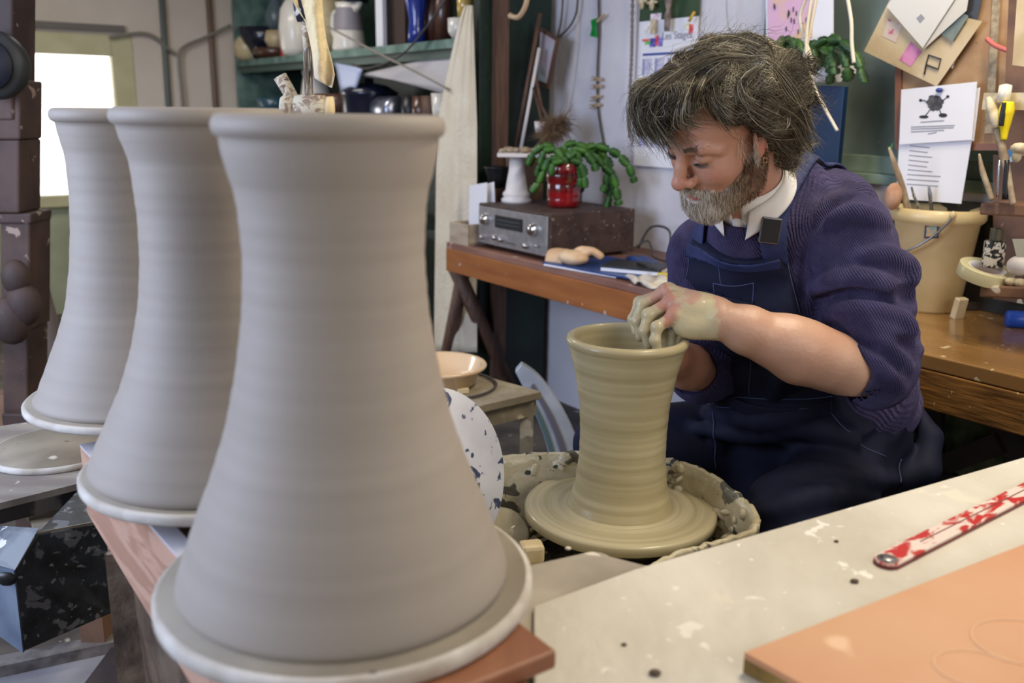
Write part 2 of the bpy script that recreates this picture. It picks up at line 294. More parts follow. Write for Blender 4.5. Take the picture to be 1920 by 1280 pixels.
# sloping white sheet
a = SP(690, 170, 2.1, 1.36); b = SP(850, 140, 2.1, 1.36)
def _sheet(s, t):
    p0 = PN(675, 140, 2.07); p1 = PN(868, 95, 2.07); p2 = PN(740, 150, 2.07); p3 = PN(855, 182, 2.07); p = (p0*(1-s)+p1*s)*(1-t)+(p2*(1-s)+p3*s)*t
    return p
obj('plastic_sheet', MB().grid(_sheet, 8, 4), mat('white_plastic_sheet', S(196, 192, 194), .5), solid=.004, label='white plastic sheet sagging under the top shelf', cat='sheet')
def _s2(s, t):
    p0 = PN(630, 118, 2.05); p1 = PN(680, 128, 2.05); p2 = PN(640, 172, 2.05); p3 = PN(668, 165, 2.05); return (p0*(1-s)+p1*s)*(1-t)+(p2*(1-s)+p3*s)*t
obj('folded_bag', MB().grid(_s2, 6, 4), mat('blue_white_bag', S(190, 200, 230), .4), solid=.01, label='pale blue plastic bag hanging below the top shelf edge', cat='bag')
cable([PN(x, y, 2.0) for x, y in ((842, -10), (800, 50), (750, 105), (690, 128), (660, 120))], .005, cb, 'dark cable crossing in front of the blue vase')
cable([PN(x, y, 1.98) for x, y in ((615, 50), (700, 95), (780, 135), (842, 168))], .005, cg, 'grey cable slanting down across the top shelf edge')
# ---------------- cream cloth ----------------
cl = mat('cream_calico', S(236, 226, 204), .85, S(228, 216, 192), 8, bump=.3, bscale=60)
def _cloth(s, t):
    ys = 10+650*t; k = min(1, t/.35); lx = 872-(872-822)*k**.8-8*t; rx = 886+8*k
    x = lx+(rx-lx)*s; fold = .014*math.sin(s*8+t*1.2)*(.35+.65*k)+.004*math.sin(s*19+2)
    return PN(x, ys, 1.985+fold)
obj('hanging_cloth', MB().grid(_cloth, 48, 40), cl, solid=.003, label='long cream cloth hanging from the corner of the green shelves', cat='cloth')
# ---------------- long desk under the wall ----------------
DZ = .74; DN = 1.845
dk = mat('desk_varnished_wood', S(176, 112, 62), .35, S(138, 80, 46), 5, .3, .7, st=(4, .5, 4), bump=.15, spots=[(S(196, 180, 170), 26, .69), (S(182, 164, 150), 9, .74)])
dk_top = mat('desk_top_wood', S(150, 108, 92), .5, S(116, 80, 66), 5, st=(4, .5, 4), spots=[(S(200, 188, 180), 14, .66)])
D = thing('wooden_desk', 'long reddish brown wooden desk under the white wall holding a stereo', 'desk', (0, 0, 0), RZ)
obj('desk_top', MB().box(((DN+WN)/2, 2.2, DZ-.012), (WN-DN-.004, 1.72, .024)), dk_top, D, bevel=.003)
obj('apron', MB().box((DN+.012, 2.2, DZ-.068), (.024, 1.72, .088)), dk, D, bevel=.003)
obj('apron_end', MB().box(((DN+WN)/2, 3.05, DZ-.062), (WN-DN-.05, .02, .075)), dk, D)
p, q = PN(855, 505, 1.9), PN(985, 790, 2.28); q = p+(q-p)*((p.z-.02)/(p.z-q.z)); z_ = Matrix.Rotation(-RZ, 3, 'Z')
obj('brace', MB().tube([z_ @ p, z_ @ q], .034, 4), board, D)
p, q = PN(868, 515, 1.93), PN(838, 665, 1.97)
obj('leg', MB().tube([z_ @ p, z_ @ (p+(q-p)*1.9)], .028, 4), board, D)
obj('leg', MB().box((2.3, 1.45, .33), (.05, .05, .66)), board, D)
# right bench
bt = mat('bench_top_varnish', S(158, 120, 72), .22, S(134, 98, 56), 4, .3, .7, st=(4, .6, 4), coat=.3, spots=[(S(212, 196, 160), 22, .68), (S(200, 180, 140), 60, .7)])
bf = mat('bench_front_wood', S(156, 110, 56), .35, S(96, 66, 34), 14, .35, .6, st=(8, .5, 5), bump=.3, spots=[(S(205, 190, 150), 30, .68)])
B2 = thing('varnished_bench', 'yellow brown varnished workbench on the right behind the potter', 'workbench', (0, 0, 0), RZ)
obj('bench_top', MB().box(((1.835+WN)/2, .2, DZ-.015), (WN-1.835-.004, 2.24, .032)), bt, B2, bevel=.003)
obj('front_rail', MB().box((1.85, .2, DZ-.075), (.03, 2.24, .085)), bf, B2, bevel=.003)
obj('leg', MB().box((2.28, 1.2, .32), (.07, .07, .64)), board, B2); obj('leg', MB().box((2.0, -.5, .32), (.07, .07, .64)), board, B2)
# ---------------- stereo ----------------
st_case = mat('speckled_walnut_case', S(74, 56, 50), .6, S(58, 42, 38), 20, spots=[(S(168, 150, 138), 70, .68)])
silver = mat('brushed_silver', S(176, 174, 176), .35, S(160, 158, 160), 30, metal=.6)
ST = thing('stereo_receiver', 'silver fronted stereo receiver in a clay spattered wooden case on the desk', 'stereo', NU(2.085, 2.68, DZ), RZ)
sw, sd, sh = .445, .38, .163
obj('case', MB().box((0, 0, sh/2+.006), (sd, sw, sh-.012)), st_case, ST, bevel=.004)
obj('front_panel', MB().box((-sd/2-.004, 0, sh/2+.004), (.008, sw-.024, sh-.028)), silver, ST, bevel=.002)
obj('display', MB().box((-sd/2-.009, .015, sh*.66), (.004, .17, .045)), mat('dark_display', S(30, 34, 40), .15, coat=.5), ST, bevel=.001)
obj('display_scale', MB().box((-sd/2-.0115, .015, sh*.70), (.001, .14, .003)).box((-sd/2-.0115, .015, sh*.62), (.001, .14, .002)), mat('dial_marks', S(70, 84, 96), .4), ST)
for y, z, r in ((.165, sh*.66, .022), (-.135, sh*.62, .024), (.175, .04, .008), (.09, .048, .011), (.05, .046, .011), (-.10, .042, .012), (-.17, .05, .006)):
    k = obj('knob', MB().lathe([(r, 0), (r, .006), (r*.8, .016), (r*.75, .018), (0, .018)], 24, axis=(-1, 0, 0)), chrome, ST, loc=(-sd/2-.008, y, z))
for i in range(4): obj('button', MB().box((-sd/2-.011, .02-i*.016, .038), (.006, .009, .006)), chrome, ST)
for x in (-.15, .15):
    for y in (-.19, .19): obj('foot', MB().cyl((x, y, -.004+.004), (x, y, .008), .012), black_pl, ST)
SZT = DZ+sh
# red plant pot and cactus
rg = mat('glossy_red_glaze', S(140, 8, 18), .12, S(70, 8, 14), 10, coat=.8, st=(.4, .4, 3))
base = PZ(1056, 388, SZT)
RP = pot('plant_pot', [(0, 0), (.052, 0), (.058, .006), (.060, .03), (.0585, .036), (.0605, .042), (.061, .08), (.0595, .086), (.063, .094), (.066, .115), (.0645, .121), (.067, .128), (.064, .155), (.057, .162), (.054, .145), (0, .135)], rg, base, 'glossy red ribbed plant pot standing on the stereo', 'plant pot', 1.0)
leafm = mat('cactus_leaf', S(70, 118, 44), .4, S(46, 88, 36), 20, sss=.0)
def xmas(name, loc, chains, m, lb, seed=1, w=.0165, L=.043, soil=True):
    random.seed(seed); t = thing(name, lb, 'plant', loc)
    for P in chains:
        P = bez(rel(P, loc), 8); g = MB(); tot = 0; seg = [P[0]]
        for a_, b_ in zip(P, P[1:]):
            tot += (b_-a_).length
            if tot >= L: seg.append(b_); tot = 0
        seg.append(P[-1])
        for a_, b_ in zip(seg, seg[1:]):
            d = (b_-a_)
            if d.length < L*.4: continue
            side = d.cross(Vector((random.uniform(-.3, .3), 1, random.uniform(-.2, .4)))).normalized(); up = side.cross(d).normalized()
            prof = [(0, .25), (.15, .6), (.35, 1), (.42, .8), (.65, 1.05), (.74, .8), (.92, .9), (1.04, .3)]
            V = []; ww = w*random.uniform(.85, 1.15)
            for s, k in prof:
                c_ = a_+d*s; V += [c_-side*ww*k, c_+up*.0016, c_+side*ww*k, c_-up*.0016]
            F_ = [(i*4+j, i*4+(j+1) % 4, (i+1)*4+(j+1) % 4, (i+1)*4+j) for i in range(len(prof)-1) for j in range(4)]+[(0, 1, 2, 3), tuple((len(prof)-1)*4+j for j in (3, 2, 1, 0))]
            g.add(V, F_, True)
        obj('stem', g, m, t)
    return t
Yb = base.y
ch = [[PY(x, y, Yb+dy) for x, y in pts] for dy, pts in (
 (-.03, ((1056, 300), (1040, 278), (1018, 285), (1008, 330))), (-.06, ((1060, 300), (1062, 285), (1058, 310), (1064, 345))), (-.05, ((1064, 298), (1078, 282), (1088, 310), (1090, 350))),
 (0, ((1068, 296), (1110, 272), (1150, 285), (1175, 305), (1190, 342))), (.02, ((1068, 298), (1115, 278), (1140, 300), (1148, 345), (1136, 395))), (-.02, ((1066, 300), (1105, 285), (1128, 310), (1150, 330), (1160, 385))),
 (-.04, ((1062, 300), (1085, 275), (1110, 300), (1118, 320))), (.03, ((1058, 300), (1030, 272), (1005, 280), (990, 310))), (-.07, ((1052, 302), (1032, 295), (1020, 320), (1012, 340), (996, 360))), (.0, ((1060, 298), (1058, 270), (1080, 268), (1100, 280))), (-.08, ((1056, 302), (1046, 296), (1034, 310), (1032, 330))), (-.06, ((1070, 300), (1084, 296), (1096, 330), (1098, 352))),(.01, ((1070, 298), (1120, 278), (1135, 305), (1140, 340), (1130, 360))))]
xmas('trailing_cactus', base+Vector((0, 0, .13)), ch, leafm, 'trailing green leaf cactus growing in the red pot on the stereo')
# white pedestal
pb_ = PZ(968, 379, SZT); wp = mat('white_painted_clay', S(228, 222, 220), .5, bump=.1)
PD = thing('pedestal_stand', 'white flared pedestal stand on the stereo left of the red pot', 'stand', pb_)
obj('column', MB().lathe([(0, 0), (.056, 0), (.057, .012), (.047, .020), (.052, .028), (.050, .036), (.042, .044), (.036, .08), (.029, .12), (.027, .17), (0, .17)], 32), wp, PD)
obj('top_plate', MB().box((.045, 0, .176), (.235, .16, .014)), wp, PD, bevel=.004)
random.seed(5)
for i, (dx, r_) in enumerate(((-.055, .012), (-.03, .018), (-.005, .016), (.03, .02), (.06, .015), (.1, .014), (.13, .012))):
    obj('shell', MB().ball((0, 0, 0), (r_*1.4, r_, r_*.6), 12), mat('shell_%s' % 'abcdefg'[i], S(200-i*12, 186-i*14, 160-i*16), .6, S(150, 130, 110), 60, bump=.4), loc=pb_+Vector((dx, random.uniform(-.03, .03), .183+r_*.6)), rz=random.uniform(0, 3), label='small %s shell or clay piece, %s on the white pedestal top' % (['cream', 'pale', 'beige', 'sandy', 'tan', 'buff', 'brown'][i], ['leftmost', 'second from left', 'third from left', 'in the middle', 'third from right', 'second from right', 'rightmost'][i]), cat='shell', group='shells and clay bits on the pedestal')
# fluffy dried grass
dg = mat('dried_grass', S(134, 108, 82), .9, S(96, 74, 56), 30)
g = MB(); random.seed(8); c0 = PN(1040, 240, 2.2)
for i in range(900):
    d = Vector((random.gauss(0, 1), random.gauss(0, .6), random.gauss(0, .8))).normalized(); L_ = random.uniform(.03, .085); a_ = Vector((random.gauss(0, .015),)*3)
    g.tube([a_, a_+d*L_*.6, a_+d*L_+Vector((0, 0, -.01))], [.0012, .0009, .0003], 3, False)
t = thing('dried_grass_bunch', 'fluffy bunch of brown dried grass on the white wall above the stereo', 'dried flowers', c0)
obj('seed_head', g, dg, t); obj('stems', MB().tube(rel([PN(1035, 235, 2.2), PN(1015, 200, 2.22), PN(1000, 120, 2.25), PN(1000, 100, 2.25)], c0), .007, 6), board, t)
obj('ceramic_horn', MB().tube([(0, 0, 0), (.03, 0, .004), (.06, 0, .0)], [.022, .018, .026], 12), wp, t, loc=rel([PN(1003, 238, 2.16)], c0)[0])
# box and dark mug behind the pedestal
obj('cardboard_box', MB().box((0, 0, .17), (.10, .12, .34)), mat('cardboard', S(128, 98, 76), .8), loc=NU(2.17, 2.995, DZ), rz=RZ, bevel=.003, label='brown cardboard box behind the stereo and white pedestal', cat='box')
dm = PZ(1020, 376, SZT)+Vector(nA*.10)+Vector(uA*.05); dm = Vector((dm.x, dm.y, SZT))
pot('dark_mug', [(0, 0), (.04, 0), (.046, .01), (.046, .12), (.05, .14), (.046, .14), (.04, .12), (0, .02)], mat('blue_black_glaze', S(22, 34, 58), .15, coat=.6), NU(2.20, 2.74, SZT), 'blue black glazed mug behind the red plant pot', 'mug', extra=handle(.045, .11, .04, .03, .006, -1, navy_g), rz=RZ+PI/2)
obj('small_black_pot', MB().lathe([(0, 0), (.035, 0), (.04, .04), (.052, .075), (.055, .08), (.048, .08), (0, .06)], 32), black_pl, loc=NU(2.055, 3.015, DZ+.205), label='small black pot on the dark block left of the pedestal', cat='pot')
obj('wooden_block', MB().box((0, 0, .102), (.075, .075, .204)), board, loc=NU(2.06, 3.015, DZ), rz=RZ, bevel=.003, label='dark wooden block under the small black pot', cat='block')
# wooden tray with papers left of the stereo
tw = mat('pale_wood', S(196, 180, 158), .6, S(170, 150, 128), 8, st=(3, .5, 3), bump=.2)
t = thing('wooden_tray', 'pale wooden letter tray at the left end of the desk', 'tray', NU(1.935, 2.982, DZ), RZ)
obj('tray_front', MB().box((-.075, 0, .04), (.012, .13, .08)), tw, t, bevel=.002); obj('tray_base', MB().box((0, 0, .006), (.15, .13, .012)), tw, t)
obj('tray_side', MB().box((0, .06, .04), (.15, .01, .08)), tw, t); obj('tray_side', MB().box((0, -.06, .04), (.15, .01, .08)), tw, t)
for k, (dx, an, lb) in enumerate(((.0, .10, 'front sheet of the white papers standing in the wooden tray'), (.028, .04, 'rear sheet of the white papers standing in the wooden tray'))):
    obj('paper_sheet', MB().box((0, 0, .085), (.0025, .120-.01*k, .215), Euler((-.16-k*.1, .12, 0))), paper, loc=NU(1.925+dx, 2.955-.02*k, DZ+.035), rz=RZ, label=lb, cat='paper', group='papers in the wooden tray')
# ---------------- desk clutter right of stereo ----------------
bf_m = mat('blue_folder', S(36, 70, 134), .35, S(30, 60, 118), 10)
fo = thing('blue_folder', 'blue plastic folder lying open on the desk by the rubber glove', 'folder', NU(1.98, 2.22, DZ), RZ)
obj('cover', MB().box((.01, .03, .009), (.27, .38, .005), Euler((0, .0, .12))), bf_m, fo, bevel=.001)
obj('sheets', MB().box((-.01, .055, .004), (.235, .31, .006), Euler((0, 0, .16))), paper, fo, bevel=.001)
nb = thing('notebook', 'black notebook with white page edges lying on the blue folder', 'notebook', NU(1.985, 2.13, DZ+.012), RZ)
obj('cover', MB().box((0, 0, .016), (.14, .19, .007), Euler((0, 0, .5))), black_pl, nb, bevel=.002)
obj('pages', MB().box((0, 0, .0075), (.135, .186, .012), Euler((0, 0, .5))), paper, nb)
pen = obj('pen', MB().tube([(-.08, 0, 0), (.07, 0, 0)], .004, 8), black_pl, loc=NU(1.96, 2.05, DZ+.037), rz=RZ+1.3, label='black pen lying across the notebook', cat='pen')
gm = mat('rubber_glove', S(226, 196, 158), .5, S(208, 168, 128), 12, bump=.4)
gl = MB(); gp = NU(1.905, 2.335, DZ+.013)
for k in range(5):
    a_ = -.7+k*.35; gl.tube(bez([(.0, -.02+.01*k, .02), (.03*math.cos(a_), -.03+.03*math.sin(a_), .045), (.05*math.cos(a_)+.01, -.05+.045*math.sin(a_), .022)], 5), [.016]*5+[.014]*5+[.008], 8)
gl.ball((-.01, 0, .02), (.045, .06, .026), 16); gl.tube(bez([(-.01, .03, .018), (-.01, .08, .014), (-.02, .115, .01)], 5), [.03, .032, .034, .034, .034, .036, .036, .036, .034, .032, .03], 12, flat=.45)
obj('rubber_glove', gl, gm, loc=gp, rz=RZ+.1, sub=1, label='crumpled cream rubber glove on the blue folder', cat='glove')
rag = MB().grid(lambda s, t: (-.06+.12*t+.01*math.sin(s*9), -.10+.2*s, .012+.008*math.sin(s*14+t*5)+.006*math.sin(t*17)), 24, 14)
obj('rag', rag, mat('dirty_rag', S(214, 206, 186), .8, S(180, 174, 168), 30, bump=.4), loc=NU(1.90, 1.93, DZ), rz=RZ-.1, solid=.004, label='crumpled off white rag at the desk edge by the potter', cat='rag')
obj('blue_pouch', MB().box((0, 0, .012), (.07, .16, .024), Euler((0, 0, -.4))), bf_m, loc=NU(2.12, 2.24, DZ), rz=RZ, bevel=.008, label='blue pouch behind the notebook', cat='pouch')
obj('yellow_scraper', MB().box((0, 0, .006), (.03, .09, .01), Euler((0, 0, .5))), mat('yellow_plastic', S(210, 190, 70), .4), loc=NU(2.0, 1.98, DZ+.013), rz=RZ, bevel=.003, label='small yellow scraper on the desk by the potter', cat='scraper')
cable([NU(2.3, 2.46, DZ+.02), NU(2.3, 2.4, DZ+.10), NU(2.3, 2.31, DZ+.10), NU(2.28, 2.28, DZ+.03), NU(2.2, 2.2, DZ+.008), NU(2.15, 2.05, DZ+.008)], .0045, cb, 'black power cable looping out behind the stereo')
cable([NU(2.27, 2.47, DZ+.01), NU(2.3, 2.42, DZ+.05), NU(2.29, 2.38, DZ+.03), NU(2.24, 2.3, DZ+.007), NU(2.22, 2.0, DZ+.007)], .004, cb, 'black audio lead lying behind the stereo')
obj('black_adaptor', MB().box((0, 0, .018), (.04, .09, .036)), black_pl, loc=NU(2.2, 2.12, DZ), rz=RZ-.3, bevel=.006, label='black plug adaptor on the desk behind the blue pouch', cat='adaptor')
obj('white_cup_lid', MB().ball((0, 0, .014), (.045, .05, .014), 14), paper, loc=NU(2.12, 2.06, DZ), label='white lid lying on the desk behind the notebook', cat='lid')
# ---------------- things hanging on the white wall ----------------
WF = WN-.012
def onwall(x, y, d=WF): return PN(x, y, d)
rod = thing('hanging_wire', 'dark vertical wire hanging down the white wall with clips on it', 'wire', onwall(1140, 388))
P = bez(rel([onwall(x, y) for x, y in ((1122, -20), (1123, 60), (1120, 140), (1122, 210), (1134, 290), (1140, 388))], rod.location), 8); obj('wire', MB().tube(P, .0045, 6), cb, rod)
pegm = mat('clothespin_wood', S(186, 160, 130), .6)
for k, (x, y, a_) in enumerate(((1118, 148, .1), (1118, 162, -.05), (1116, 183, -.22), (1115, 198, -.15))):
    p = onwall(x, y, WF-.012); t = thing('clothespin', 'wooden clothespin clipped on the hanging wire, %s of four' % ['topmost', 'second from top', 'third from top', 'lowest'][k], 'clothespin', p, RZ, 'clothespins on the hanging wire')
    for s in (-1, 1): obj('peg_half', MB().box((0, 0, s*.0045), (.008, .058, .006), Euler((a_+s*.06, 0, 0))), pegm, t, bevel=.001)
    obj('spring', MB().cyl((-.006, .004, 0), (.006, .004, 0), .004, seg=8), steel, t)
gp_ = onwall(1114, 52, WF-.012); gc = mat('green_plastic', S(20, 140, 60), .35)
obj('green_clip', MB().prism([(-.018, -.03), (.018, -.036), (.008, 0), (.02, .034), (-.016, .028), (-.008, 0)], -.005, .005), gc, loc=gp_).rotation_euler = (PI/2, 0, RZ-PI/2)
tag(bpy.data.objects['green_clip'], 'green plastic clip on the hanging wire', 'clip')
p = onwall(1127, 34, WF-.012); obj('clothespin', MB().box((0, 0, 0), (.01, .05, .009), Euler((-.5, 0, 0))), pegm, loc=p, rz=RZ, bevel=.002, label='wooden clothespin holding the green clip on the wire', cat='clothespin')
# calendar
cal_w, cal_h = .292, .60; cp = onwall(1228, 240, WF); cc = NU(WF, (2.624+2.31)/2-.0, 1.18)
CA = thing('wall_calendar', 'white wall calendar with blue month bars and a green picture on top', 'calendar', cc, RZ)
obj('sheet', MB().box((0, 0, .12), (.002, cal_w, .51)), paper, CA)
obj('picture', MB().box((0, 0, .49), (.003, cal_w, .23)), mat('calendar_picture', S(34, 58, 36), .6, S(50, 78, 48), 8), CA)
def U2Y(u_): return u_
for r in range(4):
    z = .26-.085*r
    obj('month_bar', MB().box((-.0018, -.006, z), (.001, .25, .008)), mat('calendar_blue_%d' % r, S(44, 70, 150), .7), CA)
    for k in range(4):
        y = .09-.064*k; obj('month_grid', MB().box((-.0018, y, z-.042), (.001, .04, .055)), mat('calendar_lilac_%d%d' % (r, k), S(206, 206, 224), .8, S(176, 176, 206), 200, st=(1, .2, 1)), CA)
        obj('weekend_column', MB().box((-.0024, y+.022, z-.042), (.001, .012, .055)), mat('calendar_violet_%d%d' % (r, k), S(150, 150, 190), .8), CA)
text('calendar_title', 'Les Stages', .036, grey_ink, CA, (-.0025, -.05, .318), (PI/2, 0, -PI/2))
for k, (c_, y, z, sy, sz) in enumerate((((200, 60, 50), .105, .31, .04, .008), ((60, 150, 70), .095, .30, .03, .012), ((60, 60, 150), .07, .30, .03, .03), ((190, 60, 80), .05, .305, .02, .035), ((90, 80, 160), .03, .30, .02, .03), ((230, 215, 205), .085, .35, .06, .03), ((200, 180, 190), .06, .385, .055, .025), ((190, 60, 60), -.115, .335, .02, .03), ((220, 200, 150), -.10, .345, .02, .02))):
    obj('printed_picture', MB().box((-.002, y, z), (.0015, sy, sz)), mat('print_%d' % k, S(*c_), .6, S(*[min(255, q+60) for q in c_]), 60), CA)
ivo = mat('ivory_clay', S(214, 200, 170), .6, S(180, 164, 130), 40)
for k, (x, y, s) in enumerate(((1203, 6, 'left'), (1222, 8, 'right'))):
    g = MB().ball((0, 0, 0), (.007, .012, .022), 10).ball((0, 0, .024), (.007, .010, .010), 10).ball((0, .016, .006), (.005, .014, .005), 8).ball((0, -.016, .006), (.005, .014, .005), 8)
    obj('clay_charm', g, ivo, loc=onwall(x, y, WF-.03), rz=RZ, label='small pale clay charm hanging at the %s over the calendar picture' % s, cat='charm')
obj('paper_tag', MB().box((0, 0, 0), (.003, .022, .05)), ivo, loc=onwall(1224, 50, WF-.02), rz=RZ, label='pale rounded tag hanging on a string before the calendar', cat='tag', bevel=.001)
g = MB().lathe([(0, -.05), (.010, -.05), (.012, 0), (.007, .02), (.016, .06), (.02, .075), (.01, .07), (0, .02)], 12)
obj('dried_posy', g, mat('dusty_mauve', S(148, 130, 124), .8, S(110, 96, 90), 40, bump=.6), loc=onwall(1252, 30, WF-.03), label='dusty dried posy tied upright at the top of the calendar', cat='dried flowers')
# twisted string
twm = mat('grey_string', S(132, 122, 120), .9)
c0 = onwall(1180, 258, WF-.02); P = rel([onwall(x, y, WF-.02) for x, y in ((1186, -20), (1185, 60), (1184, 110), (1181, 180), (1180, 258))], c0); g = MB(); BP = bez(P, 24)
for s in (0, PI): g.tube([q+Vector((.004*math.cos(i*.9+s), 0, .0))+Vector((0, .004*math.sin(i*.9+s), 0)) for i, q in enumerate(BP)], .0035, 5)
g.tube(rel([onwall(x, y, WF-.02) for x, y in ((1176, 200), (1177, 240), (1182, 258), (1187, 266))], c0), .003, 5)
obj('twisted_string', g, twm, loc=c0, label='grey twisted string hanging left over the calendar edge', cat='string')
ct = mat('beige_cord', S(204, 190, 168), .7)
cable([onwall(x, y, WF-.01) for x, y in ((1085, -10), (1080, 80), (1072, 150), (1063, 210), (1060, 250), (1060, 270))], .002, ct, 'thin pale thread hanging down the wall behind the red pot', 'thread', 'string')
cable([onwall(x, y, WF-.02) for x, y in ((1056, -10), (1052, 40), (1045, 70))], .004, cb, 'short dark cable hanging at the wall by the leaning picture')
cable([onwall(x, y, WF-.02) for x, y in ((1084, -10), (1080, 25), (1068, 50), (1048, 70))], .004, cb, 'looped dark cable at the top of the wall by the leaning picture')
# leaning frames and bars
pinkp = mat('pastel_landscape', S(178, 190, 196), .5, S(186, 150, 166), 5)
PF = thing('picture_frame', 'small framed pastel picture leaning on the white wall at the green shelf end', 'picture', onwall(1028, 164, 2.3))
def quad(pts, th=.01, d=None):
    d = d or Vector(nA); V = [Vector(p) for p in pts]; return MB().add(V+[p+d*th for p in V], [(0, 1, 2, 3), (7, 6, 5, 4), (0, 4, 5, 1), (1, 5, 6, 2), (2, 6, 7, 3), (3, 7, 4, 0)])
qp = lambda L_, dn: [PN(x, y, dn) for x, y in L_]
obj('frame', quad(rel(qp(((1012, 52), (1046, 72), (1028, 166), (1008, 158)), 2.30), PF.location), .012), board, PF)
obj('painting', quad(rel(qp(((1013, 60), (1040, 76), (1023, 156), (1008, 150)), 2.296), PF.location), .004), pinkp, PF)
for k, (x0, y0, x1, y1, m_, l_) in enumerate(((1013, 25, 972, 250, board, 'brown wooden strip leaning right of the green shelf end'), (1011, 90, 982, 250, wp, 'white wooden strip leaning beside the brown strip'), (994, 140, 1022, 250, board, 'dark twig crossing behind the leaning strips'))):
    a_, b_ = PN(x0, y0, 2.26-.01*k), PN(x1, y1, 2.2-.01*k); b_ = a_+(b_-a_)*1.25 if b_.z > 1 else b_
    obj('wooden_strip', MB().tube(rel([a_, b_], b_), .011-.002*k, 4), m_, loc=b_, label=l_, cat='strip')
hk = PN(955, 30, 1.93); obj('cane_hook', MB().tube(bez(rel([PN(x, y, 1.93) for x, y in ((990, -15), (985, 12), (972, 32), (957, 30))], hk), 6), [.009]*18+[.012], 10), mat('cane', S(190, 160, 124), .5), loc=hk, label='curved cane handle hanging by the green shelf end', cat='hook')
# ---------------- window ledge, plants, poster, folder ----------------
LW = mat('white_ledge', S(216, 218, 222), .4)
obj('window_ledge', MB().cyl((0, -.13, 0), (0, .22, 0), .022, seg=20).box((.03, .045, .012), (.08, .35, .02)), LW, loc=PN(1500, 140, 2.20), rz=RZ, label='rounded white plastic ledge behind the potter carrying plants', cat='ledge')
lp = PN(1500, 140, 2.22)+Vector((0, 0, .023))
terr = mat('terracotta', S(142, 70, 48), .6, S(110, 54, 40), 14)
pt1 = PN(1490, 130, 2.235); pt1.z = lp.z; pt2 = PN(1438, 130, 2.235); pt2.z = lp.z
POT2 = [(0, 0), (.028, 0), (.036, .055), (.04, .055), (.041, .068), (.036, .068), (0, .055)]
pot('plant_pot', POT2, terr, pt1, 'terracotta pot of drooping cactus on the white ledge', 'plant pot', 1.0)
pot('plant_pot', POT2, navy_g, pt2, 'dark glazed pot of cactus behind the potters hair', 'plant pot', 1.0)
lf2 = mat('darker_cactus_leaf', S(62, 98, 48), .45, S(34, 66, 34), 18)
def drop(cx, cy, spread, n_, dn, seed, lmax):
    random.seed(seed); out = []
    for i in range(n_):
        s = -1+2*i/(n_-1)+random.uniform(-.1, .1); e = cx+s*spread; l = lmax*random.uniform(.5, 1)
        out.append([PN(x, y, dn-random.uniform(0, .08)) for x, y in ((cx+s*8, cy), (cx+s*spread*.55, cy-random.uniform(14, 28)), (cx+s*spread*.95, cy-2), (e+s*4, cy+l))])
    return out
xmas('trailing_cactus', pt1+Vector((0, 0, .06)), drop(1508, 98, 72, 12, 2.22, 4, 62)+[[PN(x, y, 2.15) for x, y in ((1520, 92), (1560, 72), (1600, 95), (1622, 155))]], lf2, 'dark green leaf cactus drooping from the terracotta pot on the ledge', 4, .017, .043)
xmas('trailing_cactus', pt2+Vector((0, 0, .06)), drop(1440, 96, 46, 9, 2.22, 7, 40), lf2, 'dark green leaf cactus just above the potters head', 7, .017, .04)
po = thing('pink_poster', 'pink printed poster on white card behind the ledge plants', 'poster', PN(1480, 80, 2.30))
obj('card', quad(rel(qp(((1436, -30), (1562, -30), (1562, 130), (1436, 90)), 2.30), po.location), .003), paper, po)
obj('pink_map', quad(rel(qp(((1440, -30), (1524, -30), (1522, 70), (1440, 78)), 2.297), po.location), .002), mat('pink_print', S(222, 178, 206), .7, S(226, 190, 150), 7, .48, .56), po)
g = MB(); random.seed(2)
for i in range(14): x = 1448+random.random()*66; y = 5+random.random()*50; g.add(*(lambda q: (q.v, q.f))(quad(rel(qp(((x, y), (x+1.6, y), (x+1.6, y+9), (x, y+9)), 2.294), po.location), .001)))
obj('print_marks', g, black_ink, po)
tealf = mat('petrol_blue_board', S(14, 48, 84), .45, S(10, 40, 72), 5)
obj('blue_board', quad(rel(qp(((1462, 158), (1583, 162), (1568, 330), (1462, 330)), 2.24), PN(1520, 330, 2.24)), .02), tealf, loc=PN(1520, 330, 2.24), label='petrol blue board standing behind the potters shoulder', cat='board', bevel=.002)
obj('wooden_block', MB().box((0, 0, .163), (.1, .3, .325)), board, loc=NU(2.26, 1.72, DZ), rz=RZ, label='brown block behind the potter under the blue board', cat='block')
wc = mat('white_cord', S(214, 204, 184), .6)
cable([PN(x, y, 1.95) for x, y in ((1532, -10), (1518, 60), (1505, 120), (1498, 165), (1503, 186), (1515, 185), (1521, 160), (1520, 110), (1508, 70), (1500, 30), (1515, -10))], .0045, wc, 'looped cream cord hanging in front of the cactus', 'cord', 'cord')
cable([PN(x, y, 1.94) for x, y in ((1522, -10), (1512, 70), (1515, 130), (1530, 170), (1545, 200), (1570, 245))], .004, wc, 'long cream cord end trailing over the petrol blue board', 'cord', 'cord')
cable([PN(x, y, 1.93) for x, y in ((1588, -10), (1596, 40), (1597, 80), (1601, 118))], .0045, wc, 'straight cream cord hanging left of the pinned papers', 'cord', 'cord')
cable([PN(x, y, WF-.05) for x, y in ((1362, -10), (1366, 50), (1382, 70), (1392, 85))], .002, steel, 'thin wire curling above the potters head', 'thin_wire', 'wire')
yp = PN(1300, 30, WF-.03); obj('yellow_pencil', MB().tube(rel([PN(1292, 40, WF-.03), PN(1302, 22, WF-.03)], yp), .005, 6), mat('pencil_yellow', S(214, 170, 50), .4), loc=yp, label='short yellow pencil hanging right of the calendar', cat='pencil')
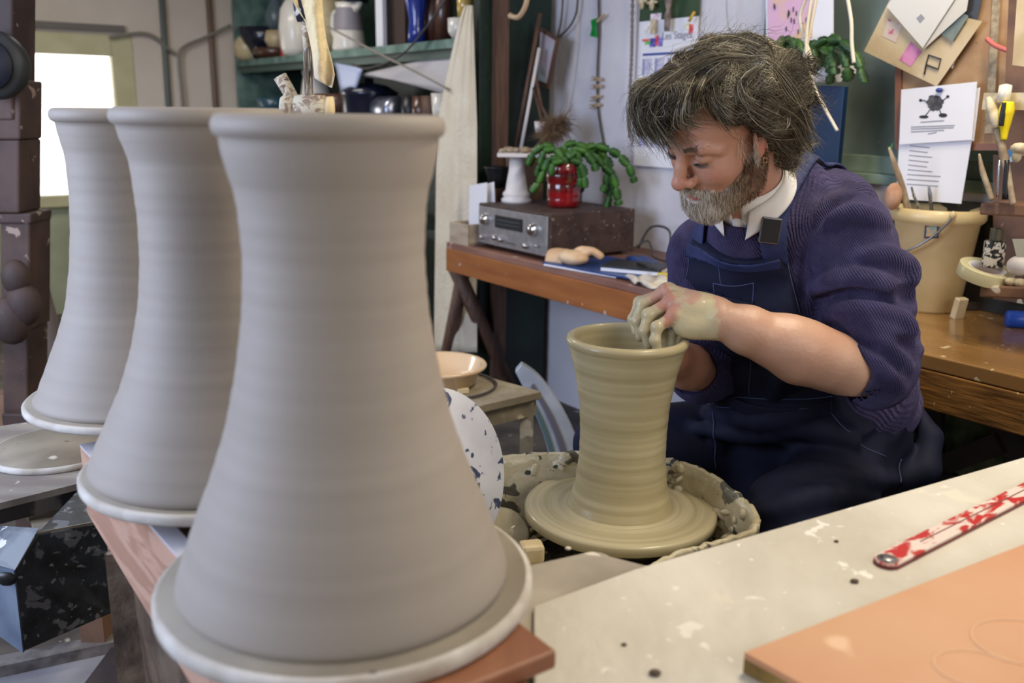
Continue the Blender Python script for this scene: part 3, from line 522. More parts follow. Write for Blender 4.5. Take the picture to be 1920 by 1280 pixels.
# ---------------- notice board ----------------
cork = mat('chipboard', S(182, 148, 110), .8, S(164, 128, 94), 14, spots=[(S(110, 84, 66), 26, .72)])
NBn = 2.3200
nbd = thing('notice_board', 'tan chipboard notice board on the right covered with papers', 'notice board', PN(1780, 280, NBn))
L_ = nbd.location
obj('board', quad(rel(qp(((1684, -60), (2010, -60), (2010, 284), (1684, 278)), NBn), L_), .014), cork, nbd)
obj('left_trim', quad(rel(qp(((1678, 120), (1690, 120), (1690, 280), (1678, 278)), NBn-.006), L_), .012), mat('red_brown_trim', S(132, 86, 64), .6), nbd)
obj('bottom_trim', quad(rel(qp(((1680, 270), (2000, 268), (2000, 282), (1680, 282)), NBn-.008), L_), .01), mat('red_brown_trim2', S(140, 96, 78), .6), nbd)
def sheet(name, px, dn, m_, lb, cat='paper', grp='papers pinned to the notice board', th=.0012):
    c_ = PN(sum(p[0] for p in px)/4, sum(p[1] for p in px)/4, dn); t = thing(name, lb, cat, c_, 0, grp)
    obj('sheet', quad(rel(qp(px, dn), c_), th), m_, t); return t
def mark(t, px, dn, m_, nm='printed_mark'): return obj(nm, quad(rel(qp(px, dn), t.location), .0004), m_, t)
sheet('paper_sheet', ((1850, -40), (1790, -40), (1800, 60), (1830, 45)), 2.3050, mat('dark_photo', S(60, 62, 68), .4), 'dark photograph corner behind the top papers', 'photo')
nw = sheet('newspaper_cutting', ((1668, 0), (1842, 40), (1756, 162), (1620, 96)), 2.2980, paper_old, 'yellowed newspaper cutting with a pink vase picture on the notice board')
mark(nw, ((1708, 78), (1728, 96), (1708, 125), (1686, 112)), 2.2970, mat('pink_photo', S(184, 74, 132), .5, S(214, 140, 180), 20), 'pink_vase_picture')
mark(nw, ((1665, 35), (1692, 48), (1680, 80), (1654, 68)), 2.2970, mat('pale_photo', S(206, 186, 170), .5, S(190, 80, 120), 40, .55, .6), 'small_picture')
obj('drawn_outline', MB().tube(rel([PN(x, y, 2.295) for x, y in ((1733, 140), (1736, 122), (1741, 103), (1764, 111), (1759, 130), (1738, 122))], nw.location), .0022, 5), black_ink, nw)
sheet('paper_sheet', ((1800, -30), (1838, -20), (1786, 128), (1774, 124)), 2.3060, paper, 'white sheet edge right of the newspaper cutting')
ld = sheet('postcard', ((1798, 20), (1816, 30), (1786, 78), (1764, 64)), 2.2900, mat('dark_landscape', S(50, 66, 70), .4, S(120, 130, 120), 10), 'dark landscape postcard tucked under the white envelopes', 'postcard')
e1 = sheet('envelope', ((1668, -5), (1820, -30), (1812, 20), (1732, 92)), 2.2860, mat('off_white_envelope', S(206, 202, 192), .7), 'rear off white envelope on the notice board', 'envelope')
e2 = sheet('envelope', ((1662, 12), (1700, -40), (1815, -40), (1730, 90)), 2.2800, mat('grey_white_envelope', S(216, 214, 208), .7), 'front off white envelope with a small square stamp', 'envelope')
mark(e2, ((1718, 34), (1727, 26), (1734, 34), (1725, 44)), 2.2795, grey_ink, 'stamp')
lo_ = sheet('paper_sheet', ((1686, 262), (1822, 262), (1802, 382), (1680, 372)), 2.2960, paper, 'lower long typed sheet hanging below the creature drawing')
random.seed(4)
for i in range(9):
    y = 272+i*9; ln = random.uniform(30, 60); mark(lo_, ((1706-i*.8, y), (1706+ln, y+4), (1706+ln, y+6), (1706-i*.8, y+2)), 2.2955, grey_ink, 'typed_line')
up = sheet('paper_sheet', ((1690, 168), (1832, 153), (1822, 262), (1686, 271)), 2.2880, paper, 'white sheet with a fuzzy black creature drawing pinned by a blue pin')
sheet('paper_sheet', ((1828, 166), (1838, 164), (1826, 264), (1816, 264)), 2.2950, paper, 'white sheet edge just right of the creature drawing')
crm = mat('blurred_ink', S(66, 66, 72), .8, S(96, 96, 100), 60)
def disc(cx, cy, rx, ry, n_=24): return [(cx+rx*math.cos(2*PI*i/n_), cy+ry*math.sin(2*PI*i/n_)) for i in range(n_)]
def flat(t, pts, dn, m_, nm):
    V = rel(qp(pts, dn), t.location); k = len(V); return obj(nm, MB().add(V+[p+Vector(nA)*.0004 for p in V], [tuple(range(k)), tuple(range(k, 2*k))[::-1]]+[(i, (i+1) % k, k+(i+1) % k, k+i) for i in range(k)]), m_, t)
random.seed(6)
flat(up, [(1753+(13+random.uniform(0, 5))*math.cos(2*PI*i/60), 193+(13+random.uniform(0, 4))*math.sin(2*PI*i/60)) for i in range(60)], 2.2874, crm, 'creature_body')
for P in (((1740, 192), (1733, 188), (1726, 188)), ((1766, 190), (1772, 185), (1776, 181)), ((1744, 205), (1739, 212), (1734, 218)), ((1762, 206), (1764, 212), (1766, 216))):
    obj('creature_limb', MB().tube(rel([PN(x, y, 2.287) for x, y in P], up.location), .0012, 5), black_ink, up)
flat(up, disc(1732, 219, 9, 3, 12), 2.2870, black_ink, 'creature_boot'); flat(up, disc(1768, 216, 8, 4, 12), 2.2870, black_ink, 'creature_boot')
flat(up, disc(1726, 188, 3, 3, 8), 2.2870, black_ink, 'creature_hand'); flat(up, disc(1777, 181, 3, 3, 8), 2.2870, black_ink, 'creature_hand')
for y, x0, x1 in ((228, 1726, 1770), (237, 1708, 1790), (241, 1708, 1788), (246, 1708, 1770), (250, 1740, 1756)): mark(up, ((x0, y), (x1, y-3), (x1, y-1), (x0, y+2)), 2.2872, grey_ink, 'typed_line')
obj('push_pin', MB().ball((0, 0, 0), (.008, .01, .006), 10), cobalt, loc=PN(1761, 169, 2.2800), rz=RZ, label='blue push pin holding the creature drawing', cat='pin')
ns = sheet('newspaper_cutting', ((1862, -20), (1876, -20), (1862, 250), (1846, 250)), 2.3100, mat('grey_newsprint', S(176, 160, 132), .8, S(140, 126, 104), 60), 'narrow strip of newsprint pinned down the right of the board')
cable([PN(x, y, 2.2800) for x, y in ((1850, 72), (1864, 84), (1882, 92), (1900, 98))], .006, mat('pink_tape', S(210, 110, 104), .6), 'red pink ribbon curving over the newsprint strip', 'ribbon', 'ribbon')
# ---------------- right hand tool rack ----------------
rackw = mat('clay_stained_timber', S(132, 98, 76), .7, S(96, 70, 56), 8, spots=[(S(206, 196, 180), 18, .66)])
TR = thing('tool_rack', 'wooden tool rack with three small shelves at the right edge', 'tool rack', PN(1900, 560, 2.02))
L_ = TR.location
TN = 2.06
obj('upright', quad(rel(qp(((1894, -60), (2040, -60), (2040, 300), (1878, 290)), TN+.05), L_), .03), rackw, TR)
obj('upright', quad(rel(qp(((1862, 290), (2040, 290), (2040, 590), (1862, 560)), TN+.28), L_), .02), rackw, TR)
def rshelf(x0, y0, x1, th, dep, dn, m_=rackw):
    a_ = PN(x0, y0, dn); b_ = PN(x1, y0+(x1-x0)*.04, dn); V = [a_, b_, Vector((b_.x, b_.y, b_.z-th)), Vector((a_.x, a_.y, a_.z-th))]
    return obj('small_shelf', quad(rel(V, L_), dep), m_, TR, bevel=.004)
rshelf(1838, 380, 2040, .026, .12, TN-.06); rshelf(1838, 535, 2040, .026, .12, TN-.06); rshelf(1892, 172, 2040, .03, .09, TN-.04)
# jar, tape roll, egg, shells on the lower shelf
def on(x, y, dn): return PN(x, y, dn)
j = on(1860, 500, TN-.0); jt = thing('spattered_jar', 'black and white spattered jar standing inside the tape roll', 'jar', j)
spat = mat('spattered_white', S(226, 218, 200), .5, S(40, 38, 36), 60, .48, .52, dist=1.5)
obj('jar_body', MB().cyl((0, 0, 0), (0, 0, .058), .0225, seg=24), spat, jt, bevel=.002); obj('screw_cap', MB().lathe([(0, .058), (.012, .058)]+[(.013+(.001 if i % 2 else 0), .058+.0025*i) for i in range(1, 12)]+[(0, .088)], 20), mat('olive_metal', S(110, 104, 84), .4, metal=.5), jt)
tp = on(1845, 528, TN-.02); t = thing('tape_roll', 'roll of translucent yellow tape tilted on the small shelf edge', 'tape', tp)
tm_ = mat('yellow_tape', S(206, 200, 160), .3, coat=.3); Rt = Vector((.12, -.25, 1)).normalized()
obj('tape', MB().lathe([(.040, -.014), (.0572, -.014), (.058, -.0135), (.058, .0135), (.0572, .014), (.040, .014), (.040, -.014)], 48, c=(0, 0, .02), axis=Rt), tm_, t, bevel=.001)
obj('cardboard_core', MB().lathe([(.037, -.013), (.040, -.013), (.040, .0132), (.037, .0132), (.037, -.013)], 48, c=(0, 0, .02), axis=Rt), paper, t)
e_ = on(1912, 498, TN-.02); obj('white_egg', MB().ball((0, 0, 0), (.026, .026, .022), 20), wp, loc=e_, label='smooth white egg shape on the small shelf right of the jar', cat='egg')
for k, (x, y, r) in enumerate(((1878, 522, .008), (1896, 528, .014), (1912, 530, .014))): obj('clay_pebble', MB().ball((0, 0, 0), (r, r, r*.7), 10), ivo, loc=on(x, y, TN-.04), label='%s of three clay pebbles below the white egg' % ['leftmost and smallest', 'middle', 'rightmost'][k], cat='pebble', group='clay pebbles under the egg')
# tools standing in upper shelf
tool_w = mat('clay_covered_wood', S(176, 160, 134), .6, S(140, 120, 96), 30, spots=[(S(210, 200, 180), 20, .62)])
def tool(name, pts, rs, m_, lb, cat, dn, extra=None):
    P = [PN(x, y, dn) for x, y in pts]; l = P[-1]; t = thing(name, lb, cat, l); P = rel(P, l)
    P = bez(P, 5); R_ = np.interp(np.linspace(0, 1, len(P)), np.linspace(0, 1, len(rs)), rs)
    obj('shaft', MB().tube(P, list(R_), 10), m_, t)
    if extra: extra(t, l)
    return t
ft = lambda px, rs, m_, nm: (lambda t, l: obj(nm, MB().tube(bez(rel([PN(x, y, 1.985) for x, y in px], l), 5), list(np.interp(np.linspace(0, 1, (len(px)-1)*5+1), np.linspace(0, 1, len(rs)), rs)), 10), m_, t))
tool('clay_brush', ((1868, 236), (1882, 290), (1893, 350), (1900, 384)), [.009, .009, .007, .006], tool_w, 'long brush with a clay crusted head standing in the tool rack', 'brush', 1.99, ft(((1853, 182), (1858, 200), (1866, 222), (1870, 240)), [.004, .010, .012, .008], ivo, 'clay_head'))
yk = mat('yellow_handle', S(238, 214, 20), .3)
tool('utility_knife', ((1891, 190), (1886, 215), (1884, 240), (1882, 262)), [.010, .016, .013, .008, .006], yk, 'yellow and black utility knife hanging in the tool rack', 'knife', 1.985, ft(((1889, 192), (1886, 215), (1883, 236)), [.004, .006, .005], black_pl, 'black_grip'))
bpy.data.objects['black_grip'].location = Vector(nA)*(-.013)
tool('thin_stick', ((1836, 288), (1842, 320), (1852, 350), (1860, 375)), [.002, .006, .006, .005], tool_w, 'thin pointed clay stained stick left of the clay brush', 'stick', 1.99)
tool('steel_rod', ((1874, 300), (1870, 372)), [.0025, .0025], chrome, 'thin steel rod between the sticks of the tool rack', 'rod', 1.98)
tool('black_handled_tool', ((1888, 300), (1884, 374)), [.005, .006], black_pl, 'black handled tool standing right of the steel rod', 'tool', 1.985)
obj('white_tape_dispenser', MB().lathe([(0, -.012), (.018, -.012), (.021, 0), (.018, .012), (0, .012)], 24, axis=(1, -.6, 0)), white_glaze, loc=on(1884, 176, 2.0), label='white rounded tape dispenser at the top of the tool rack', cat='dispenser')
obj('pale_book_edge', MB().box((0, 0, 0), (.03, .16, .035)), ivo, loc=on(1920, 190, 2.02), rz=RZ, label='pale card box lying beside the white tape dispenser', cat='box')
obj('folded_card', quad(rel(qp(((1908, -20), (1960, -20), (1960, 130), (1898, 122)), 1.99), on(1920, 60, 1.99)), .01), paper_old, loc=on(1920, 60, 1.99), label='cream printed card at the top right corner', cat='card')
obj('clay_figurine', MB().ball((0, 0, 0), (.012, .02, .012), 10).ball((0, -.02, .01), (.012, .012, .012), 10).ball((.0, .004, -.016), (.008, .01, .014), 10), ivo, loc=on(1912, 278, 1.985), rz=RZ, label='small pale clay figurine over the blue sticker', cat='figurine')
obj('blue_sticker', quad(rel(qp(((1890, 280), (1910, 278), (1910, 302), (1892, 304)), 2.085), on(1900, 290, 2.085)), .002), mat('blue_print', S(60, 130, 190), .5, S(190, 210, 220), 60, .5, .6), loc=on(1900, 290, 2.085), label='small blue printed sticker on the tool rack', cat='sticker')
obj('scraper_card', quad(rel(qp(((1898, 448), (1950, 448), (1950, 482), (1906, 482)), 1.99), on(1920, 480, 1.99)), .003), mat('grey_plastic', S(184, 184, 170), .4), loc=on(1920, 480, 1.99), label='grey plastic scraper on the tool rack behind the egg', cat='scraper')
obj('dark_board', MB().box((0, 0, .14), (.015, .95, .28)), mat('dark_stained_board', S(58, 54, 44), .7, S(40, 40, 34), 5, st=(1, .5, 6), spots=[(S(110, 100, 80), 14, .68)]), loc=NU(2.397, 1.05, DZ+.001), rz=RZ, bevel=.002, label='dark stained board along the wall behind the bucket', cat='board')
# block, torch on the bench
b0 = PZ(1796, 598, DZ); bl = obj('cream_block', MB().box((0, 0, .028), (.03, .018, .056), Euler((.18, 0, 0))), cream_glaze, loc=b0, rz=.3, bevel=.003, label='small cream block standing on the varnished bench by the bucket', cat='block')
b0 = PZ(1800, 583, DZ); obj('dark_block', MB().box((0, 0, .012), (.09, .03, .02)), mat('dark_scrap', S(60, 46, 38), .8), loc=b0+Vector((.03, .02, 0)), rz=.1, bevel=.002, label='dark scrap behind the small cream block', cat='scrap')
b0 = PZ(1884, 613, DZ); t = thing('blue_torch', 'blue and black plastic torch lying on the varnished bench', 'torch', b0, -.25)
obj('head', MB().lathe([(0, 0), (.018, .0), (.021, .004), (.021, .045), (.018, .05), (0, .05)], 24, axis=(1, 0, 0), c=(0, 0, .021)), mat('bright_blue_plastic', S(34, 84, 190), .35), t)
obj('ring', MB().lathe([(0, 0), (.0195, 0), (.0195, .03), (0, .03)], 24, axis=(1, 0, 0), c=(.05, 0, .021)), black_pl, t); obj('body', MB().lathe([(0, 0), (.017, 0), (.017, .12), (0, .12)], 24, axis=(1, 0, 0), c=(.08, 0, .021)), mat('navy_plastic', S(26, 36, 80), .4), t)
# bucket
bk = SP(1738, 570, 2.295, DZ); bkm = mat('cream_plastic', S(222, 200, 150), .4, S(204, 180, 128), 6, coat=.15, spots=[(S(228, 214, 176), 9, .66)])
BK = thing('bucket', 'cream plastic bucket full of pottery tools on the varnished bench', 'bucket', bk)
sB = .745
obj('bucket_body', MB().lathe([(0, 0), (.098*sB, 0), (.106*sB, .008), (.138*sB, .228), (.150*sB, .235), (.156*sB, .243), (.155*sB, .265), (.146*sB, .269), (.134*sB, .259), (.132*sB, .228), (.1*sB, .012), (0, .01)], 64), bkm, BK)
def pbk(x, y, r):
    d = ray(x, y); o_ = cC; a_ = d[0]**2+d[1]**2; b_ = 2*((o_[0]-bk.x)*d[0]+(o_[1]-bk.y)*d[1]); c_ = (o_[0]-bk.x)**2+(o_[1]-bk.y)**2-r*r; q = b_*b_-4*a_*c_
    t_ = (-b_-math.sqrt(q))/(2*a_) if q > 0 else -b_/(2*a_); return Vector(cC+d*t_)
hp = [pbk(x, y, .122) for x, y in ((1787, 403), (1775, 420), (1745, 446), (1710, 466), (1680, 474), (1650, 470))]
obj('handle', MB().tube(bez(rel(hp, bk), 5), .003, 8), steel, BK); obj('handle_lug', MB().ball(rel(hp, bk)[0], (.009, .008, .010), 10), bkm, BK)
sp_ = [pbk(x, y, .1005) for x, y in ((1735, 421), (1761, 421), (1760, 446), (1733, 446))]
c_ = sum(sp_, Vector())/4; stk = [(p-c_)*1+c_ for p in sp_]
def stick(k, m_, off, nm):
    V = [c_+(p-c_)*k for p in sp_]; d = (Vector((bk.x, bk.y, c_.z))-c_).normalized(); return obj(nm, quad(rel([p-d*off for p in V], bk), .002, d), m_, BK)
stick(1, mat('sticker_navy', S(38, 60, 96), .4), .006, 'sticker'); stick(.74, mat('sticker_picture', S(196, 150, 90), .4, S(120, 150, 150), 90), .0075, 'sticker_picture')
rim = bk+Vector((0, 0, .25))
def btool(name, px, rs, m_, lb, cat, dy, extra=None):
    P = [PY(x, y, bk.y+dy) for x, y in px]; l = P[-1]; t = thing(name, lb, cat, l); P = bez(rel(P, l), 5)
    obj('shaft', MB().tube(P, list(np.interp(np.linspace(0, 1, len(P)), np.linspace(0, 1, len(rs)), rs)), 8, flat=.6), m_, t); return t
btool('wooden_rib', ((1667, 276), (1678, 310), (1692, 350), (1702, 392), (1712, 430)), [.004, .010, .011, .013, .013], tool_w, 'long clay coated wooden stick leaning in the bucket', 'stick', -.02)
btool('twisted_tool', ((1709, 350), (1714, 368), (1722, 388), (1730, 430)), [.003, .005, .005, .004], mat('striped_metal', S(60, 56, 50), .5, S(170, 165, 150), 160), 'short dark striped tool in the bucket', 'tool', -.01)
btool('pliers', ((1741, 347), (1744, 365), (1746, 388), (1750, 430)), [.003, .008, .007, .006], steel, 'steel pliers handle sticking out of the bucket', 'pliers', .0)
btool('green_tipped_rod', ((1674, 268), (1670, 278), (1668, 288)), [.001, .003, .003], gc, 'green tip beside the long stick in the bucket', 'rod', -.02)
lump = PY(1675, 368, bk.y-.03); obj('clay_lump', MB().ball((0, 0, 0), (.022, .02, .035), 14), mat('terracotta_lump', S(170, 124, 96), .7, S(190, 150, 122), 30), loc=lump, label='terracotta clay lump at the left rim of the bucket', cat='clay')
# machine below the right bench
mg = thing('old_machine', 'old dark machine with green patched wheel under the varnished bench', 'machine', NU(2.1, .95, 0), RZ)
dk2 = mat('dark_machine', S(74, 64, 62), .7, S(54, 46, 46), 6); gpat = mat('mottled_green_paint', S(128, 140, 100), .7, S(78, 90, 58), 14, bump=.3)
obj('housing', MB().box((.1, -.35, .3), (.1, 1.1, .6)), mat('mauve_grey_panel', S(92, 80, 82), .7, S(80, 70, 72), 5), mg)
obj('wheel_rim', MB().lathe([(.19, -.02), (.24, -.02), (.24, .02), (.19, .02), (.19, -.02)], 40, axis=(-1, 0, 0), c=(-.02, .18, .40)), dk2, mg)
obj('wheel_disc', MB().lathe([(0, -.008), (.19, -.008), (.19, .008), (0, .008)], 40, axis=(-1, 0, 0), c=(-.01, .18, .40)), gpat, mg)
for k in range(3): a_ = k*PI/3+.4; obj('spoke', MB().box((-.03, .18, .40), (.02, .40, .05), Euler((a_, 0, 0))), dk2, mg)
obj('hub', MB().cyl((-.09, .10, .36), (.02, .10, .36), .035, seg=20), black_pl, mg)
# ---------------- left side ----------------
rust = mat('rusty_clay_metal', S(86, 66, 58), .7, S(62, 48, 44), 6, bump=.4, spots=[(S(160, 140, 126), 24, .66)])
PM = thing('pillar_machine', 'rusty clay stained machine column at the left edge with a dark round wheel', 'machine', Vector((-1.40, 2.5, 0)))
L_ = PM.location
def q5(x, y, dy=0): return PY(x, y, 2.5+dy)
g = MB()
for (jj, (x0, x1, y0, y1)) in enumerate(((-60, 24, -40, 225), (-60, 38, 150, 262), (-60, 36, 262, 400), (-60, 58, 400, 420), (0, 56, 415, 620), (5, 52, 620, 800))):
    a_, b_, c_, d_ = [q5(x, y, .007*jj) for x, y in ((x0, y0), (x1, y0), (x1, y1), (x0, y1))]; g.add(*(lambda q: (q.v, q.f))(quad(rel((a_, b_, c_, d_), L_), .12, Vector((0, 1, 0)))))
g.box(rel([Vector((-1.40, 2.56, .19))], L_)[0], (.12, .12, .38))
obj('column', g, rust, PM, bevel=.006)
c_ = q5(-8, 122, -.05); obj('hand_wheel', MB().lathe([(0, -.03), (.04, -.03), (.060, -.02), (.078, -.025), (.086, 0), (.078, .03), (0, .03)], 40, c=rel([c_], L_)[0], axis=(0, -1, 0)), mat('charcoal_metal', S(48, 50, 50), .5), PM)
obj('wheel_face', MB().lathe([(0, -.0), (.062, -.0), (.062, .01), (0, .01)], 40, c=rel([c_], L_)[0]+Vector((0, -.032, 0)), axis=(0, -1, 0)), mat('navy_rubber', S(24, 28, 44), .6), PM)
random.seed(11)
for k, (x, y, r) in enumerate(((30, 520, .05), (45, 570, .06), (20, 600, .07), (58, 560, .03))):
    obj('clay_lump', MB().ball((0, 0, 0), (r*.8, r*.6, r), 14), rust, PM, loc=rel([q5(x, y, -.03)], L_)[0])
# bottle forms behind
bo = PY(78, 640, 3.0); botm = mat('grey_clay_bottle', S(122, 112, 108), .7)
BO = thing('clay_bottle', 'tall slender grey clay bottle below the far window', 'bottle', bo)
obj('body', MB().lathe([(0, -.25), (.08, -.25), (.07, 0), (.05, .12), (.036, .24), (.030, .38), (.03, .40), (.042, .42), (.042, .445), (.034, .452), (0, .44)], 32), botm, BO)
BM = thing('side_table', 'dusty wooden table standing below the far window', 'table', (bo.x, bo.y+.1, 0), RZ)
obj('table_top', MB().box((-.1, 0, bo.z-.27), (.8, .6, .04)), rackw, BM, bevel=.004)
for sx in (-.42, .24):
    for sy in (-.25, .25): obj('leg', MB().box((sx, sy, (bo.z-.29)/2), (.05, .05, bo.z-.29)), rackw, BM)
# low table, bat, machine box, slab
LT = .585
grey_top = mat('clay_dusted_board', S(156, 148, 138), .6, S(128, 120, 114), 5, st=(1, 4, 1), spots=[(S(190, 176, 146), 10, .66), (S(186, 180, 172), 40, .68)])
t = thing('low_table', 'low clay dusted table at the left with a spare round bat', 'table', (-1.0, 1.7, 0), 0)
P = [PZ(*a_, LT) for a_ in ((-30, 950), (160, 903), (250, 840), (190, 770), (-30, 803))]; lo = [(p.x+1.0, p.y-1.7) for p in P]
lo = [lo[0], lo[1], (lo[1][0]+.15, lo[1][1]+.1), (lo[3][0]+.1, lo[3][1]), lo[3], lo[4], (lo[4][0]-.3, lo[4][1]), (lo[0][0]-.3, lo[0][1])]
obj('table_top', MB().prism(lo, LT-.012, LT), grey_top, t); 
P = [PZ(*a_, LT-.012) for a_ in ((-30, 956), (160, 909))]; a_, b_ = rel(P, t.location); d = (b_-a_).normalized(); nn = Vector((-d.y, d.x, 0))
a_ = a_-d*.3
obj('edge_rail', MB().add([a_+nn*.004, b_+nn*.004, b_+nn*.04, a_+nn*.04]+[v+Vector((0, 0, -.034)) for v in (a_+nn*.004, b_+nn*.004, b_+nn*.04, a_+nn*.04)], [(0, 1, 2, 3), (7, 6, 5, 4), (0, 4, 5, 1), (1, 5, 6, 2), (2, 6, 7, 3), (3, 7, 4, 0)]), mat('dark_stained_edge', S(72, 66, 66), .6, S(140, 132, 126), 14, .55, .62), t)
for x, y in ((-.25, -.05), (.12, .06), (-.3, .3), (.1, .35)): obj('leg', MB().box((x, y, (LT-.04)/2), (.05, .05, LT-.04)), rackw, t)
bp = PZ(112, 846, LT)
bat_top = mat('damp_shaded_bat_top', S(150, 140, 122), .6, S(122, 112, 96), 9, .35, .65, spots=[(S(92, 84, 72), 30, .70), (S(196, 188, 172), 12, .68)])  # darker top colour covers both the damp and shade painted in
def bat(loc, r, lb, th=.012, m_=bat_mat):
    t = thing('plaster_bat', lb, 'bat', loc); obj('rim', MB().lathe([(0, 0), (r-.003, 0), (r, .003), (r, th-.003), (r-.003, th), (r-.006, th), (0, th-.001)], 72), m_, t)
    obj('top_face', MB().lathe([(r-.0055, th-.001), (r-.006, th+.0006), (0, th+.0006)], 72), bat_top, t); return t
bat(bp, .125, 'spare round bat lying empty on the low left table')
mbx = thing('metal_box', 'dark speckled metal box under the low left table', 'box', (-.66, 1.28, 0), 0)
L_ = mbx.location
spk = mat('speckled_dark_metal', S(54, 60, 66), .5, S(34, 38, 42), 26, spots=[(S(112, 114, 118), 34, .58), (S(150, 148, 144), 60, .66)])
top = [PZ(*a_, .34) for a_ in ((50, 1075), (160, 1005), (150, 935), (0, 975))]
# box: front-right face dark, left face blue-grey with hole
F0, F1, F2 = PZ(58, 1215, .12), PZ(200, 1180, .12), PZ(-60, 1150, .12)
T0 = PY(30, 1062, F0.y+.01); T1 = PY(130, 975, F1.y+.06); up_ = .0
A = [PY(45, 1222, 1.30), PY(210, 1150, 1.42), PY(210, 975, 1.42), PY(68, 1000, 1.35), PY(28, 1070, 1.30)]
dv = Vector((-.03, .35, 0)); V = rel(A, L_); n5 = len(V)
obj('front_face', MB().add(V+[p+dv for p in V], [tuple(range(n5)), tuple(range(n5, 2*n5))[::-1]]+[(i, (i+1) % n5, n5+(i+1) % n5, n5+i) for i in range(n5)]), spk, mbx, bevel=.004)
bgm = mat('blue_grey_metal', S(112, 124, 140), .5, S(84, 98, 116), 8, spots=[(S(190, 190, 190), 16, .64)])
A = [PY(43, 1224, 1.298), PY(26, 1070, 1.298), PY(-60, 1060, 1.38), PY(-60, 1150, 1.38)]
obj('side_plate', quad(rel(A, L_), .01, Vector((0, 1, 0))), bgm, mbx); A = [PY(28, 1068, 1.30), PY(68, 998, 1.35), PY(-60, 990, 1.5), PY(-60, 1045, 1.4)]
obj('sloping_plate', quad(rel(A, L_), .01, Vector((0, 1, .3))), mat('pale_metal', S(130, 134, 138), .5, S(90, 96, 104), 14, spots=[(S(214, 212, 208), 20, .62)]), mbx)
obj('cable_hole', MB().ball(rel([PY(12, 1085, 1.29)], L_)[0], (.016, .006, .012), 12), black_pl, mbx)
obj('top_plate', quad(rel([PY(68, 998, 1.35), PY(210, 972, 1.42), PY(205, 930, 1.75), PY(40, 945, 1.75)], L_), .012, Vector((0, 0, -1))), mat('dusty_top', S(168, 158, 134), .7, S(130, 120, 104), 10), mbx)
obj('pedestal', MB().box((-.02, .28, .07), (.3, .3, .14)), dk2, mbx)
sl = thing('floor_slab', 'pale slab with a thick rim on the floor at the bottom left', 'slab', PZ(60, 1250, .11))
L_ = sl.location
obj('slab', quad(rel([PZ(-60, 1360, .11), PZ(260, 1260, .11), PZ(210, 1205, .11), PZ(-60, 1260, .11)], L_), .11, Vector((0, 0, -1))), mat('grey_slab', S(150, 148, 150), .6, S(134, 130, 132), 6), sl)
obj('raised_edge', quad(rel([PZ(-60, 1262, .135), PZ(215, 1203, .135), PZ(215, 1186, .135), PZ(-60, 1240, .135)], L_), .135, Vector((0, 0, -1))), mat('grey_slab_edge', S(132, 126, 122), .7, S(90, 84, 82), 20), sl)
# ---------------- ware stand with plywood front ----------------
BT = .80
ply = mat('pink_plywood', S(190, 152, 130), .5, S(168, 128, 106), 9, .46, .54, st=(.5, .5, 3.2), dist=1.6, bump=.1, spots=[(S(222, 214, 208), 34, .70)])
stand_z = .775
p, q = PZ(150, 838, stand_z), PZ(345, 1062, stand_z); d = (q-p); d.z = 0; d.normalize(); P0 = p; P1 = p+d*1.02
nrm = Vector((-d.y, d.x, 0)) # towards camera right
if nrm.x < 0: nrm = -nrm
WS = thing('ware_stand', 'plywood fronted stand carrying the three tall clay pots', 'stand', Vector((P0.x, P0.y, 0)))
L_ = WS.location
def slab(nm, pts, z0, z1, m_, par, bevel=0): return obj(nm, MB().prism([(a_.x, a_.y) for a_ in pts], z0, z1), m_, par, bevel=bevel)
a_, b_ = P0-L_, P1-L_
bz = lambda s: stand_z-.145
face = [(a_, stand_z), (b_, stand_z), (b_, stand_z-.155), (a_+d*.50, stand_z-.155), (a_, stand_z-.10)]
V = [Vector((v.x, v.y, z)) for v, z in face]; k = len(V)
obj('plywood_front', MB().add(V+[v+nrm*.018 for v in V], [tuple(range(k)), tuple(range(k, 2*k))[::-1]]+[(i, (i+1) % k, k+(i+1) % k, k+i) for i in range(k)]), ply, WS, bevel=.001)
obj('metal_strip', MB().add(*(lambda q_: (q_.v, q_.f))(quad([Vector((v.x, v.y, stand_z+.001))+o_ for v, o_ in ((a_, Vector()), (b_, Vector()), (b_, nrm*.022), (a_, nrm*.022))], .003, Vector((0, 0, 1))))), mat('white_strip', S(196, 194, 200), .5), WS)
plum = mat('plum_board', S(120, 84, 88), .6, S(150, 106, 110), 8)
slab('top_board', [a_+nrm*.022, b_+nrm*.022, b_+nrm*.13, a_+nrm*.13], stand_z-.03, stand_z-.006, rackw, WS)
slab('top_board', [a_+nrm*.06, a_+d*.66+nrm*.06, a_+d*.66+nrm*.21, a_+nrm*.21], stand_z-.006, BT-.004, plum, WS, .002)
dkc = mat('wet_clay_coated_post', S(70, 58, 50), .25, S(112, 96, 80), 12, bump=.8, bscale=22, bdist=.01, coat=.4)
lg = MB().box((0, 0, 0), (.045, .045, .64)); 
for s, w_ in ((.008, .014), (.10, .05), (.62, .06), (.95, .045)):
    c_ = a_+d*s+nrm*.03; obj('leg', MB().box((c_.x, c_.y, (stand_z-.14)/2+.02), (w_, w_, stand_z-.14)), ply if s < .05 else dkc, WS, rz=0)
c_ = a_+d*.12+nrm*.02; e_ = a_+d*.55+nrm*.02
obj('diagonal_panel', quad([Vector((c_.x, c_.y, stand_z-.10)), Vector((e_.x, e_.y, stand_z-.10)), Vector((e_.x, e_.y, .02)), Vector((c_.x+.05, c_.y-.05, .02))], .02, nrm), dkc, WS)
for s in (.05, .9): c_ = a_+d*s+nrm*.30; obj('leg', MB().box((c_.x, c_.y, (stand_z-.02)/2), (.045, .045, stand_z-.02)), rackw, WS)
